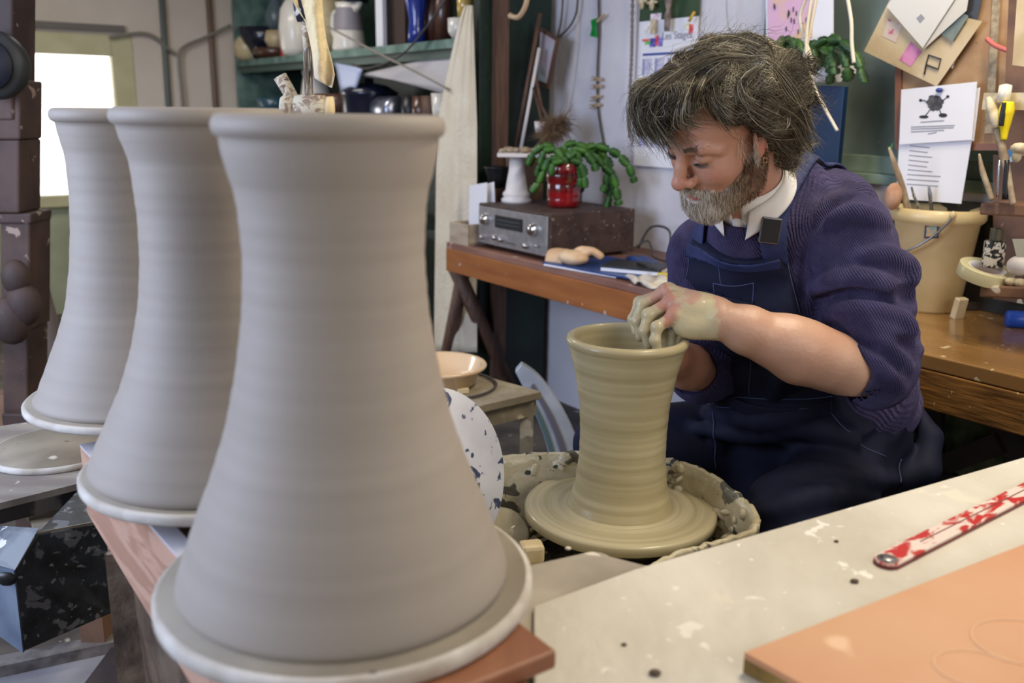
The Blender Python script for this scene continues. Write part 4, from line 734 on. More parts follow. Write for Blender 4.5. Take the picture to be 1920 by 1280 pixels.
obj('screw_head', MB().ball((a_+d*.03-nrm*.001+Vector((0, 0, stand_z-.03))), (.004, .004, .004), 8).ball((a_+d*.05-nrm*.001+Vector((0, 0, stand_z-.085))), (.004, .004, .004), 8), black_pl, WS)
# planks under the near pot
plk = mat('brown_plank', S(150, 98, 68), .5, S(128, 80, 54), 5, st=(3, .5, 3))
c_ = PZ(1045, 1212, .80)
def plank(name, corner, ux, wx, z0, z1, m_, lb):
    o_ = corner; pts = [(0, 0), (ux.x, ux.y), (ux.x+wx.x, ux.y+wx.y), (wx.x, wx.y)]
    return obj(name, MB().prism(pts, z0-o_.z, z1-o_.z), m_, loc=o_, bevel=.003, label=lb, cat='plank')
uu = Vector(uA); nn_ = Vector(nA)
# ---------------- big foreground workbench ----------------
bench_m = mat('clay_scraped_benchtop', S(222, 217, 205), .42, S(194, 187, 170), 3, .35, .65, spots=[(S(236, 232, 220), 26, .66), (S(128, 112, 92), 34, .745), (S(222, 216, 200), 9, .64), (S(240, 236, 226), 70, .70)], bump=.12, bscale=30, coat=.1, st=(1.5, .8, 1))
BZ = .755
FB = thing('foreground_workbench', 'big pale clay smeared workbench in the right foreground', 'workbench', (0.5, .6, 0))
O = FB.location
f0, f1 = PZ(1190, 1066, BZ), PZ(1925, 855, BZ); dd = (f1-f0).normalized(); f2 = f1+dd*.5
le = PZ(1000, 1135, BZ); bk_ = Vector((dd.y, -dd.x, 0))
pts = [f0, f2, f2+bk_*1.0, Vector((le.x-.05, -.2, 0)), Vector((.02, .55, 0)), le]
obj('bench_top', MB().prism([(p.x-O.x, p.y-O.y) for p in pts], BZ-.028, BZ), bench_m, FB, bevel=.002)
s1, s2, s3 = PZ(1110, 1030, BZ-.006), PZ(1200, 1075, BZ-.006), PZ(985, 1058, BZ-.006); s0 = PZ(1135, 1034, BZ-.006)
pp = [s3+Vector((-.06, -.02, 0)), s3, s1, s0, s0+(s2-s0)*.15, s2+Vector((.05, 0, 0)), s2+Vector((.0, -.12, 0)), le+Vector((-.07, -.1, 0))]
obj('lower_slab', MB().prism([(p.x-O.x, p.y-O.y) for p in pp], BZ-.03, BZ-.006), mat('grey_clay_slab', S(180, 170, 154), .5, S(152, 142, 128), 6, spots=[(S(222, 214, 196), 18, .68)]), FB, bevel=.005)
obj('frame_rail', MB().prism([(p.x-O.x, p.y-O.y) for p in (f0+bk_*.03+dd*.05, f2+bk_*.03, f2+bk_*.06, f0+bk_*.06+dd*.05)], BZ-.12, BZ-.029), rackw, FB)
for p in (f0+bk_*.1+dd*.15, f2+bk_*.1-dd*.1, f2+bk_*.7, Vector((.1, .2, 0))): obj('leg', MB().box((p.x-O.x, p.y-O.y, (BZ-.03)/2), (.07, .07, BZ-.03)), rackw, FB)
bz_ = PZ(1045, 1212, .80); plank('brown_plank', bz_, uu*.16, -nn_*.24, .779, .7965, plk, 'upper brown plank whose corner shows under the nearest pot')
plank('brown_plank', bz_-uu*.03-nn_*.03, uu*.3, -nn_*.20, .757, .7785, plk, 'lower brown plank beneath the nearest pot')
# orange board
obm = mat('orange_board', S(206, 158, 120), .5, S(196, 140, 102), 3, .35, .65, spots=[(S(226, 186, 150), 7, .68), (S(190, 116, 74), 5, .7)])
z = BZ+.021; o0, o1 = PZ(1396, 1222, z), PZ(1925, 1018, z); e3 = PZ(1510, 1285, z); da = (o1-o0).normalized(); db = (e3-o0).normalized()
OB = thing('orange_board', 'orange brown board lying in the bottom right corner of the workbench', 'board', o0)
pts = [(0, 0), tuple((da*.75)[:2]), tuple((da*.75+db*.5)[:2]), tuple((db*.5)[:2])]
obj('top_face', MB().prism(pts, -.006, 0), obm, OB); obj('core', MB().prism(pts, -.020, -.006), mat('yellow_ply_core', S(160, 132, 62), .6, S(120, 92, 44), 20), OB)
rings = MB()
for cx, cy, r in ((.22, -.1, .05), (.33, -.03, .03), (.14, -.03, .035), (.40, -.12, .045)):
    c_ = da*cx+db*.12+Vector((0, cy*0, 0)); rings.tube([c_+Vector((r*math.cos(t_), r*math.sin(t_)*.8, .0002)) for t_ in np.linspace(.4, 4.2, 30)], .0012, 4, True, 1)
obj('ring_stain', rings, mat('pale_stain', S(224, 180, 142), .5), OB)
# folding rule
rul = mat('worn_red_paint', S(188, 30, 30), .35, S(226, 210, 200), 22, .46, .54, st=(1.2, 2.5, 1), dist=.8)
r0, r1 = PZ(1664, 1048, BZ+.006), PZ(1945, 908, BZ+.006); rd = (r1-r0).normalized(); rn = Vector((-rd.y, rd.x, 0))
RL = thing('folding_rule', 'worn red and white folding rule lying on the workbench', 'ruler', Vector((r0.x, r0.y, BZ)), math.atan2(rd.y, rd.x))
def blade(w_, z0, z1, L_, off=0): 
    a_ = [(-w_*math.sin(t_), w_*math.cos(t_)+off) for t_ in np.linspace(0, PI, 14)]; return MB().prism([(x, y) for x, y in a_]+[(L_, -w_+off), (L_, w_+off)], z0, z1)
obj('lower_blade', blade(.0145, .0005, .0035, .6), mat('dark_red', S(110, 30, 34), .4), RL); obj('upper_blade', blade(.0135, .0037, .0065, .6), rul, RL)
obj('ridge', MB().box((.33, .001, .0068), (.52, .0012, .0008)), mat('ridge_dark', S(120, 60, 60), .5), RL)
obj('rivet', MB().lathe([(0, .0065), (.009, .0065), (.0085, .0078), (.004, .0085), (0, .008)], 24), steel, RL); obj('rivet_washer', MB().lathe([(0, .0064), (.0115, .0064), (.0115, .007), (0, .007)], 24), mat('grey_washer', S(130, 126, 122), .5, metal=.4), RL)
random.seed(14)
for k, (x, y, r, l_) in enumerate(((1602, 1092, .005, 'dark clay crumb on the bench below the folding rule'), (1228, 1265, .006, 'dark clay crumb near the bottom edge of the bench'), (1568, 1016, .003, 'tiny dark crumb left of the folding rule tip'), (1170, 1210, .003, 'tiny crumb right of the brown plank'), (1065, 1030, .004, 'pale clay crumb on the lower slab'))):
    obj('clay_crumb', MB().ball((0, 0, r*.4), (r, r*.7, r*.5), 8), mat('crumb_%d' % k, S(*((90, 76, 62) if k < 4 else (220, 212, 190))), .8), loc=PZ(x, y, BZ if k < 4 else BZ-.006), label=l_, cat='clay crumb')
# ---------------- three tall pots ----------------
def ringmat(name, c1, c2, sc_, amt, rough=.7, bmp=.3, coat=0, stretch=22, spots=()):
    return mat(name, c1, rough, c2, sc_, .35, .65, st=(.6, .6, stretch), bump=bmp, bscale=sc_*2.2, bdist=.003, coat=coat, spots=spots, detail=6)
potm = ringmat('leather_hard_clay', S(156, 147, 137), S(150, 141, 131), 2.2, 1, .62, .05, spots=[(S(120, 112, 108), 60, .80)])
def crom(K, z):
    zs = [k[0] for k in K]; rs = [k[1] for k in K]; j = min(len(zs)-2, max(0, int(np.searchsorted(zs, z))-1)); p0, p1, p2, p3 = rs[max(j-1, 0)], rs[j], rs[j+1], rs[min(j+2, len(rs)-1)]; t_ = (z-zs[j])/(zs[j+1]-zs[j])
    return .5*(2*p1+(p2-p0)*t_+(2*p0-5*p1+4*p2-p3)*t_*t_+(3*p1-p0-3*p2+p3)*t_**3)
def flared(loc, h, K, rt, lb, th=.010):
    rb = K[0][1]; out = [(rb*.975, 0), (rb*.997, .003)]; zt = h-.020
    for i in range(70):
        z = .008+(zt-.008)*i/69; out.append((crom(K, z)+.00022*math.sin(i*1.9)+.0002*math.sin(i*.7), z))
    R_ = rt; out += [(R_-.0050, h-.0185), (R_-.0018, h-.0165), (R_, h-.012), (R_, h-.008), (R_-.0015, h-.0035), (R_-.0045, h-.001), (R_-.008, h), (R_-.011, h-.002), (R_-.013, h-.012)]
    out += [(r-th, z) for r, z in reversed(out[3:68])][::3]+[(rb-th*1.2, .015), (0, .012)]
    t = thing('flared_clay_pot', lb, 'pot', loc, 0, 'three tall flared clay pots on bats'); obj('body', MB().lathe(out, 144), potm, t); return t
flared(Vector((-.155, .795, .814)), .421, [(0, .154), (.0315, .1445), (.075, .1285), (.117, .1121), (.159, .099), (.200, .0898), (.240, .083), (.279, .079), (.317, .0782), (.354, .0811), (.390, .0895), (.405, .0915)], .0968, 'nearest and largest looking of the three tall flared clay pots')
bat(Vector((-.153, .795, .797)), .175, 'thick round bat under the nearest tall pot', .0165)
flared(Vector((-.359, 1.075, .8145)), .424, [(0, .1545), (.017, .1485), (.060, .1290), (.109, .107), (.159, .091), (.209, .0805), (.258, .0755), (.307, .0745), (.367, .0785), (.40, .088), (.41, .0895)], .0955, 'middle of the three tall flared clay pots')
bat(Vector((-.357, 1.075, BT+.0005)), .1665, 'round bat under the middle tall pot', .0135)
flared(Vector((-.565, 1.355, .8125)), .423, [(0, .155), (.011, .1480), (.054, .1310), (.092, .1150), (.138, .0985), (.200, .0865), (.277, .0785), (.352, .0775), (.40, .0850), (.41, .0865)], .0930, 'farthest of the three tall flared clay pots by the bright window')
bat(Vector((-.565, 1.355, BT+.0005)), .169, 'round bat under the farthest tall pot', .0115)
# ---------------- potter's wheel ----------------
WX, WY, WZ = .198, 1.536, .555
slip = mat('wet_slip', S(204, 194, 162), .35, S(170, 158, 126), 8, bump=.8, bscale=34, bdist=.008, coat=.25, spots=[(S(216, 208, 184), 6, .60), (S(96, 94, 82), 19, .62), (S(52, 60, 62), 34, .66)])
slip_d = mat('clay_sludge', S(120, 110, 84), .5, S(60, 56, 46), 22, .4, .6, bump=1, bscale=26, bdist=.02)
PW = thing('potters_wheel', 'clay caked potters wheel with a splash tray around the turning bat', 'potters wheel', (WX, WY, 0))
rim_px = [(905, 860), (990, 855), (1085, 849), (1180, 848), (1250, 862), (1320, 886), (1375, 920), (1412, 955), (1425, 982), (1405, 1003), (1340, 1025), (1270, 1046), (1210, 1078)]
R1 = [PZ(x, y, .60)-PW.location for x, y in rim_px]; R1 = [Vector((p.x, p.y, 0)) for p in R1]
R1 += [Vector((.0, -.34, 0)), Vector((-.2, -.36, 0)), Vector((-.33, -.25, 0)), Vector((-.36, -.05, 0)), Vector((-.30, .08, 0))]
Rc = bez(R1+[R1[0]], 6)[:-1]; cen = Vector((.0, -.03, 0))
Rc = bez([Vector(q) for q in Rc[::1]], 2)[:-1] if 0 else Rc
g = MB(); lev = [(1.0, .595), (1.004, .603), (.985, .607), (.955, .603), (.93, .585), (.92, .54), (.90, .47), (.80, .455), (.0, .45), (.0, .42), (.95, .42), (.985, .45), (.995, .56), (1.0, .595)]
random.seed(21); N_ = len(Rc); V = []
jit = [random.uniform(-.007, .007) for _ in Rc]
for i, p in enumerate(Rc):
    for k, z in lev: q = cen+(p-cen)*(k+(jit[i] if 0 < k else 0)); V.append((q.x, q.y, z+(jit[(i*3) % N_]*.4 if z > .55 else 0)))
nl = len(lev); g.add(V, [(i*nl+k, ((i+1) % N_)*nl+k, ((i+1) % N_)*nl+k+1, i*nl+k+1) for i in range(N_) for k in range(nl-1)], True)
obj('splash_pan', g, slip, PW)
random.seed(31); g = MB()
for k in range(60):
    i = random.randrange(6, 44); p = cen+(Rc[i % N_]-cen)*random.uniform(.90, .955); g.ball((p.x, p.y, random.uniform(.50, .60)), (random.uniform(.006, .022), random.uniform(.004, .010), random.uniform(.005, .014)), 8, Euler((random.uniform(-.5, .5), random.uniform(-.5, .5), random.uniform(0, 3))).to_matrix())
cs_ = obj('caked_clay', g, slip, PW); cs_['kind'] = 'stuff'
obj('clay_sludge', MB().lathe([(0, .453), (.1, .458), (.16, .468), (.21, .462), (.24, .47), (.24, .452)], 40, c=(0, 0, 0)), slip_d, PW)
random.seed(9)
g = MB()
for i in range(70):
    a_ = random.uniform(PI*.9, PI*1.75); r = random.uniform(.14, .27); s = random.uniform(.008, .022)
    g.box((r*math.cos(a_), r*math.sin(a_), .472+random.uniform(0, .015)), (s*2, s, .004), Euler((random.uniform(-.6, .6), random.uniform(-.6, .6), random.uniform(0, 3))))
sc_ = obj('clay_trimmings', g, slip, PW); sc_['kind'] = 'stuff'
obj('wheel_head', MB().lathe([(0, .50), (.12, .50), (.13, .515), (.13, .533), (0, .533)], 48), steel, PW); obj('shaft', MB().cyl((0, 0, .02), (0, 0, .50), .03), steel, PW)
obj('wheel_body', MB().box((0, -.02, .22), (.42, .42, .40)), slip_d, PW, bevel=.02)
for sx in (-1, 1):
    for sy in (-1, 1): obj('leg', MB().box((sx*.19, sy*.19, .02), (.05, .05, .04)), dk2, PW)
# turning bat
tb = ringmat('spinning_slip', S(214, 203, 168), S(182, 170, 132), 1.5, 1, .35, .2, coat=.3, stretch=1)
pr = [(0, 0), (.166, 0), (.1715, .004), (.1715, .017), (.168, .0215)]
rr = .168
while rr > .085:
    rr -= .0035; pr.append((rr, .0215+.0012*math.sin(rr*900)+.0008*math.sin(rr*411)+.0015*(.168-rr)/.08))
pr += [(0, .023)]
nt = tb.node_tree; 
obj('wheel_bat', MB().lathe(pr, 128), tb, loc=(WX, WY, .534), label='round bat coated in slip turning on the wheel head', cat='bat')
# radial streak texture for the bat: rings follow the radius
N = nt.nodes; L = nt.links; mp = [n_ for n_ in N if n_.type == 'MAPPING'][0]; tcn = [n_ for n_ in N if n_.type == 'TEX_COORD'][0]
ln = N.new('ShaderNodeVectorMath'); ln.operation = 'MULTIPLY'; ln.inputs[1].default_value = (1, 1, 0); l2 = N.new('ShaderNodeVectorMath'); l2.operation = 'LENGTH'
L.new(tcn.outputs['Object'], ln.inputs[0]); L.new(ln.outputs[0], l2.inputs[0]); cx = N.new('ShaderNodeCombineXYZ'); L.new(l2.outputs['Value'], cx.inputs[2])
vm = N.new('ShaderNodeVectorMath'); vm.operation = 'MULTIPLY_ADD'; vm.inputs[1].default_value = (1.2, 1.2, 0); cz = N.new('ShaderNodeVectorMath'); cz.operation = 'SCALE'; cz.inputs['Scale'].default_value = 42
L.new(cx.outputs[0], cz.inputs[0]); L.new(tcn.outputs['Object'], vm.inputs[0]); L.new(cz.outputs[0], vm.inputs[2]); L.new(vm.outputs[0], mp.inputs[0])
# pot being thrown
wet = ringmat('wet_thrown_clay', S(204, 192, 152), S(170, 156, 116), 2.0, 1, .38, .08, coat=.25, stretch=26)
KP = [(0.0, .0935), (.047, .0884), (.145, .0813), (.308, .0765), (.468, .0764), (.625, .0795), (.781, .0877), (.86, .0935), (.945, .1000)]
h = .312; out = [(.0945, 0)]
for i in range(1, 90):
    z = .945*i/89; out.append((crom(KP, z)+.00018*math.sin(i*1.15)+.0002*math.sin(i*.41), z*h))
out += [(.1025, .950*h), (.1045, .960*h), (.1050, .972*h), (.1040, .985*h), (.1010, .996*h), (.097, 1.0*h), (.0935, .996*h), (.090, .982*h), (.0885, .96*h)]
inner = [(r-.010+.0011*math.sin(i*1.7), z) for i, (r, z) in enumerate(out[3:84])][::-1]; out += inner+[(.06, .02), (0, .018)]
TP = thing('thrown_pot', 'wet flared clay pot being thrown on the wheel under the potters hands', 'pot', (WX, WY, .556)); obj('body', MB().lathe(out, 128), wet, TP)
TR_R = .0975
# small things in the splash pan
pan_m = slip
obj('clay_dish', MB().lathe([(0, 0), (.02, 0), (.04, .012), (.043, .02), (.038, .02), (.02, .006), (0, .005)], 28, axis=(.55, -.5, 1)), slip, loc=PZ(945, 1000, .50), label='small clay dish lying in the splash tray left of the wheel bat', cat='dish')
obj('sponge_block', MB().box((0, 0, .015), (.035, .03, .03)), cream_glaze, loc=PZ(996, 1052, .60)+Vector((0, 0, .0)), rz=.2, bevel=.006, label='small cream block at the near rim of the splash tray', cat='block')
# speckled leaning disc
sdm = mat('blue_speckled_plaster', S(206, 208, 218), .6, S(190, 192, 204), 10, spots=[(S(52, 64, 96), 40, .60), (S(90, 104, 130), 70, .66)])
dc = PY(818, 900, 1.28); obj('speckled_disc', MB().lathe([(0, -.006), (.128, -.006), (.131, 0), (.128, .006), (0, .006)], 64, axis=(.74, -.66, .28)), sdm, loc=PY(826, 892, 1.27), label='round white disc with blue speckles propped behind the nearest pot', cat='disc')
# ---------------- small clay covered table with basin ----------------
ctm = mat('clay_covered_wood_table', S(166, 156, 134), .6, S(136, 126, 106), 10, bump=.5, bscale=24, bdist=.01, spots=[(S(196, 188, 168), 12, .64)])
TZ = .55; ta = PZ(1015, 733, TZ); tb_ = PZ(828, 776, TZ); tc_ = PZ(880, 696, TZ)
ST2 = thing('small_table', 'small clay covered table holding the cream basin', 'table', Vector((ta.x-.15, ta.y, 0)))
O = ST2.location; e1 = (tb_-ta); e2 = (tc_-ta); e1.z = e2.z = 0
pts = [ta, ta+e1*1.35, ta+e1*1.35+e2, tc_]; obj('table_top', MB().prism([(p.x-O.x, p.y-O.y) for p in pts], TZ-.022, TZ), ctm, ST2, bevel=.003)
r1_ = ta+e1*.02+e2*.04; r2_ = ta+e1*1.3+e2*.04; dn_ = e2.normalized()*.022
obj('apron', MB().prism([(p.x-O.x, p.y-O.y) for p in (r1_, r2_, r2_+dn_, r1_+dn_)], TZ-.065, TZ-.023), ctm, ST2)
for p in (ta+e1*.07+e2*.10, ta+e1*1.25+e2*.1, ta+e1*.07+e2*.9, ta+e1*1.25+e2*.9): obj('leg', MB().box((p.x-O.x, p.y-O.y, (TZ-.023)/2), (.034, .034, TZ-.023)), ctm, ST2)
bc = PZ(825, 722, TZ); BS = thing('basin', 'cream plastic basin on the small clay covered table', 'basin', Vector((bc.x, bc.y, TZ)))
obj('basin_body', MB().lathe([(0, 0), (.075, 0), (.09, .01), (.105, .045), (.118, .05), (.121, .056), (.118, .06), (.107, .058), (.09, .022), (.07, .012), (0, .01)], 64), mat('shiny_cream_plastic', S(216, 186, 150), .2, coat=.5), BS)
cable([BS.location+Vector((.145*math.cos(t_), .13*math.sin(t_)-.01, .006)) for t_ in np.linspace(-1.2, 1.4, 9)], .0035, cb, 'dark wire lying round the cream basin', 'wire', 'wire')
obj('wire_end_clip', MB().box((0, 0, .008), (.03, .012, .014)), cream_glaze, loc=PZ(868, 738, TZ), rz=.3, bevel=.002, label='small cream clip at the basin rim on the small table', cat='clip')
# leaning striped plate
plm = mat('pale_blue_grey_glaze', S(190, 196, 206), .35, S(160, 168, 182), 6, coat=.2)
plt_ = thing('curved_rim', 'pale blue grey curved rim of a big dish leaning on the wall under the desk', 'dish', PY(1060, 880, 2.75))
def arcp(outer, inner, Y, th, nm, m_):
    a_ = bez(rel([PY(x, y, Y) for x, y in outer], plt_.location), 5); b_ = bez(rel([PY(x, y, Y) for x, y in inner], plt_.location), 5); n_ = len(a_); dv = Vector((0, th, 0)); V = []
    for p, q in zip(a_, b_): V += [p, q, q+dv, p+dv]
    return obj(nm, MB().add(V, [(i*4+k, i*4+(k+1) % 4, (i+1)*4+(k+1) % 4, (i+1)*4+k) for i in range(n_-1) for k in range(4)]+[(0, 1, 2, 3), tuple((n_-1)*4+k for k in (3, 2, 1, 0))]), m_, plt_, bevel=.003)
OUT_ = ((978, 683), (1010, 706), (1045, 752), (1072, 802), (1090, 850), (1098, 900), (1100, 960)); INN_ = ((966, 697), (985, 735), (1005, 780), (1022, 825), (1032, 870), (1034, 910), (1030, 960))
mid = lambda k: tuple((o_[0]*(1-k)+i_[0]*k, o_[1]*(1-k)+i_[1]*k) for o_, i_ in zip(OUT_, INN_))
arcp(OUT_, INN_, 2.75, .04, 'rim_body', plm); arcp(mid(.42)[1:], mid(.62)[1:], 2.745, .004, 'grey_band', mat('grey_band_glaze', S(112, 108, 120), .4)); arcp(mid(.80)[1:], mid(.98)[1:], 2.745, .004, 'teal_edge', mat('teal_edge', S(92, 116, 118), .4))
# ---------------- spindle with steel rod and cloth ----------------
SPY = 1.45
sb = PY(585, 215, SPY); SPN = thing('rod_clamp_stand', 'clay spattered wooden clamp holding an upright steel rod behind the pots', 'clamp stand', Vector((sb.x, sb.y, 0)))
O = SPN.location
caked = mat('clay_spattered_wood', S(206, 196, 172), .7, S(150, 128, 108), 60, .46, .56, dist=1.5, spots=[(S(110, 88, 72), 90, .66)])
a_, b_ = PY(528, 198, SPY)-O, PY(610, 200, SPY)-O
obj('drum', MB().lathe([(0, 0), (.017, 0), (.02, .004), (.02, .018), (.0185, .019), (.0185, .021), (.021, .022), (.021, .066), (.017, .070), (0, .070)], 32, c=a_-Vector((0, 0, .004)), axis=(b_-a_)), caked, SPN)
obj('drum_end', MB().lathe([(0, 0), (.019, 0), (.0195, .01), (0, .012)], 32, c=a_-Vector((0, 0, .004))+(b_-a_).normalized()*.068, axis=(b_-a_)), mat('cream_clay_cap', S(226, 206, 160), .6), SPN)
g = MB().tube([PY(x, y, SPY)-O for x, y in ((552, 190), (542, 172), (525, 143))], [.0095, .010, .0105], 16); g.sm[-2:] = [False, False]; obj('peg', g, caked, SPN)
obj('steel_rod', MB().tube([PY(580, 195, SPY-.0)-O, PY(576, 60, SPY)-O, PY(572, -10, SPY)-O], .0065, 16), chrome, SPN)
obj('clay_sleeve', MB().tube([PY(577, 92, SPY)-O, PY(576, 62, SPY)-O, PY(575, 40, SPY)-O], [.0068, .0075, .0085], 16), caked, SPN)
obj('dark_collar', MB().tube([PY(574, 38, SPY)-O, PY(570, 20, SPY)-O, PY(566, 0, SPY)-O], [.0135, .015, .014], 16), mat('navy_spattered', S(26, 34, 54), .4, S(190, 186, 180), 70, .54, .6), SPN)
obj('post', MB().box((.0, .0, (a_.z-.02)/2), (.03, .03, a_.z-.02)), board, SPN); obj('base', MB().box((0, 0, .015), (.22, .22, .03)), board, SPN)
cy = mat('cream_rag', S(228, 208, 160), .8, S(206, 190, 160), 12, bump=.3, bscale=60)
LF = [(545, -6, 604, -6), (556, 14, 604, 12), (572, 40, 607, 42), (580, 70, 611, 70), (586, 100, 617, 95), (588, 125, 622, 115), (590, 146, 627, 140), (604, 155, 622, 165)]
def _rag(s, t):
    f_ = t*(len(LF)-1); i = min(int(f_), len(LF)-2); q = f_-i; r = [LF[i][k]*(1-q)+LF[i+1][k]*q for k in range(4)]
    return PY(r[0]*(1-s)+r[2]*s, r[1]*(1-s)+r[3]*s, SPY-.022+.010*math.sin(s*6+t*4))
l = PY(600, 160, SPY); g = MB().grid(_rag, 12, 28); g.v = [tuple(Vector(v)-l) for v in g.v]; obj('cream_rag', g, cy, loc=l, solid=.0015, label='cream rag draped over the top of the steel rod', cat='rag')
# ---------------- sculpting by distance fields ----------------
def V3(*a): return np.array(a, dtype=np.float64)
class Field:
    def __init__(s, lo, hi, h):
        s.lo = np.array(lo, float); s.h = h; s.n = np.ceil((np.array(hi)-s.lo)/h).astype(int)+1; s.D = np.full(s.n, .2, np.float32)
        s.ax = [(s.lo[i]+h*np.arange(s.n[i])).astype(np.float32) for i in range(3)]
    def box(s, lo, hi, pad):
        a = np.clip(np.floor((np.array(lo)-pad-s.lo)/s.h).astype(int), 0, s.n); b = np.clip(np.ceil((np.array(hi)+pad-s.lo)/s.h).astype(int)+1, 0, s.n)
        if (b <= a).any(): return None
        sl = tuple(slice(a[i], b[i]) for i in range(3)); return sl, s.ax[0][sl[0]][:, None, None], s.ax[1][sl[1]][None, :, None], s.ax[2][sl[2]][None, None, :]
    def comb(s, sl, d, k, op):
        A = s.D[sl]
        if op == 'u':
            if k <= 0: s.D[sl] = np.minimum(A, d); return
            t = np.clip(.5+.5*(A-d)/k, 0, 1); s.D[sl] = A*(1-t)+d*t-k*t*(1-t)
        elif op == 's':
            d = -d; t = np.clip(.5-.5*(A-d)/k, 0, 1); s.D[sl] = A*(1-t)+d*t+k*t*(1-t)
    def cone(s, a, b, ra, rb, k=.01, op='u'):
        a = np.array(a, float); b = np.array(b, float); r = max(ra, rb); q = s.box(np.minimum(a, b)-r, np.maximum(a, b)+r, k+.02)
        if q is None: return s
        sl, X, Y, Z = q; e = b-a; L2 = max(e@e, 1e-12); px, py, pz = X-a[0], Y-a[1], Z-a[2]
        t = np.clip((px*e[0]+py*e[1]+pz*e[2])/L2, 0, 1).astype(np.float32)
        d = np.sqrt((px-t*e[0])**2+(py-t*e[1])**2+(pz-t*e[2])**2)-(ra+(rb-ra)*t); s.comb(sl, d.astype(np.float32), k, op); return s
    def chain(s, pts, rs, k=.01, op='u'):
        for i in range(len(pts)-1): s.cone(pts[i], pts[i+1], rs[i], rs[i+1], k if i == 0 else min(k, .012), op)
        return s
    def ell(s, c, r, M=None, k=.01, op='u'):
        c = np.array(c, float); r = np.array(r, float); M = np.eye(3) if M is None else M; R_ = r.max(); q = s.box(c-R_, c+R_, k+.02)
        if q is None: return s
        sl, X, Y, Z = q; px, py, pz = X-c[0], Y-c[1], Z-c[2]
        l = [px*M[0, i]+py*M[1, i]+pz*M[2, i] for i in range(3)]
        k0 = np.sqrt(sum((l[i]/r[i])**2 for i in range(3))); k1 = np.sqrt(sum((l[i]/r[i]**2)**2 for i in range(3)))+1e-9
        s.comb(sl, (k0*(k0-1)/k1).astype(np.float32), k, op); return s
    def frame(s, O, M):
        X, Y, Z = s.ax[0][:, None, None]-O[0], s.ax[1][None, :, None]-O[1], s.ax[2][None, None, :]-O[2]
        return [(X*M[0, i]+Y*M[1, i]+Z*M[2, i]).astype(np.float32) for i in range(3)]
    def sample(s, P):
        q = (P-s.lo)/s.h; i = np.clip(np.floor(q).astype(int), 0, s.n-2); f = np.clip(q-i, 0, 1); out = 0
        for a in (0, 1):
            for b in (0, 1):
                for c in (0, 1): out = out+s.D[i[:, 0]+a, i[:, 1]+b, i[:, 2]+c]*(f[:, 0] if a else 1-f[:, 0])*(f[:, 1] if b else 1-f[:, 1])*(f[:, 2] if c else 1-f[:, 2])
        return out
    def grad(s, P, e=None):
        e = e or s.h; g = np.stack([s.sample(P+np.eye(3)[i]*e)-s.sample(P-np.eye(3)[i]*e) for i in range(3)], 1); return g/(np.linalg.norm(g, axis=1)[:, None]+1e-9)
    def mesh(s, D=None):
        D = s.D if D is None else D; D = D.copy(); D[0] = D[-1] = 1; D[:, 0] = D[:, -1] = 1; D[:, :, 0] = D[:, :, -1] = 1
        S_ = D < 0; n = np.array(D.shape); cnt = np.zeros(n-1, np.uint8)
        for a in (0, 1):
            for b in (0, 1):
                for c in (0, 1): cnt += S_[a:n[0]-1+a, b:n[1]-1+b, c:n[2]-1+c]
        I = np.argwhere((cnt > 0) & (cnt < 8)); idx = np.full(n-1, -1, np.int32); idx[I[:, 0], I[:, 1], I[:, 2]] = np.arange(len(I))
        P = np.zeros((len(I), 3)); W_ = np.zeros(len(I)); cor = [(a, b, c) for a in (0, 1) for b in (0, 1) for c in (0, 1)]
        val = {c: D[I[:, 0]+c[0], I[:, 1]+c[1], I[:, 2]+c[2]] for c in cor}
        for a in cor:
            for ax in range(3):
                if a[ax] == 0:
                    b = tuple(a[i]+(1 if i == ax else 0) for i in range(3)); da, db = val[a], val[b]; m_ = (da < 0) != (db < 0); t = np.where(m_, da/(da-db+1e-20), 0)
                    q = np.tile(np.array(a, float), (len(I), 1)); q[:, ax] = t; P += q*m_[:, None]; W_ += m_
        P = s.lo+(I+P/W_[:, None])*s.h; F_ = []
        for ax in range(3):
            o1, o2 = [(1, 2), (2, 0), (0, 1)][ax]
            A = np.moveaxis(S_, (ax, o1, o2), (0, 1, 2)); E = A[:-1, 1:-1, 1:-1] != A[1:, 1:-1, 1:-1]; J = np.argwhere(E)+np.array([0, 1, 1]); ins = A[J[:, 0], J[:, 1], J[:, 2]]
            X_ = np.moveaxis(idx, (ax, o1, o2), (0, 1, 2)); q = np.stack([X_[J[:, 0], J[:, 1]-1, J[:, 2]-1], X_[J[:, 0], J[:, 1], J[:, 2]-1], X_[J[:, 0], J[:, 1], J[:, 2]], X_[J[:, 0], J[:, 1]-1, J[:, 2]]], 1)
            q = np.where(ins[:, None], q, q[:, ::-1]); F_.append(q)
        return P, np.concatenate(F_)
def nmesh(name, P, F_, m_, parent=None, attrs=None, loc=None, smooth=True):
    me = bpy.data.meshes.new(name); P = np.asarray(P, np.float32)
    if loc is not None: P = P-np.array(loc, np.float32)
    k = F_.shape[1]; me.vertices.add(len(P)); me.vertices.foreach_set('co', P.ravel()); me.loops.add(F_.size); me.loops.foreach_set('vertex_index', F_.astype(np.int32).ravel())
    me.polygons.add(len(F_)); me.polygons.foreach_set('loop_start', np.arange(0, F_.size, k, dtype=np.int32)); me.polygons.foreach_set('use_smooth', np.full(len(F_), smooth)); me.update(calc_edges=True); me.validate()
    for nm, a_ in (attrs or {}).items(): t = me.attributes.new(nm, 'FLOAT', 'POINT'); t.data.foreach_set('value', np.asarray(a_, np.float32))
    me.materials.append(m_); o = bpy.data.objects.new(name, me); C.objects.link(o)
    if loc is not None and parent is None: o.location = loc
    if parent: o.parent = parent
    return o
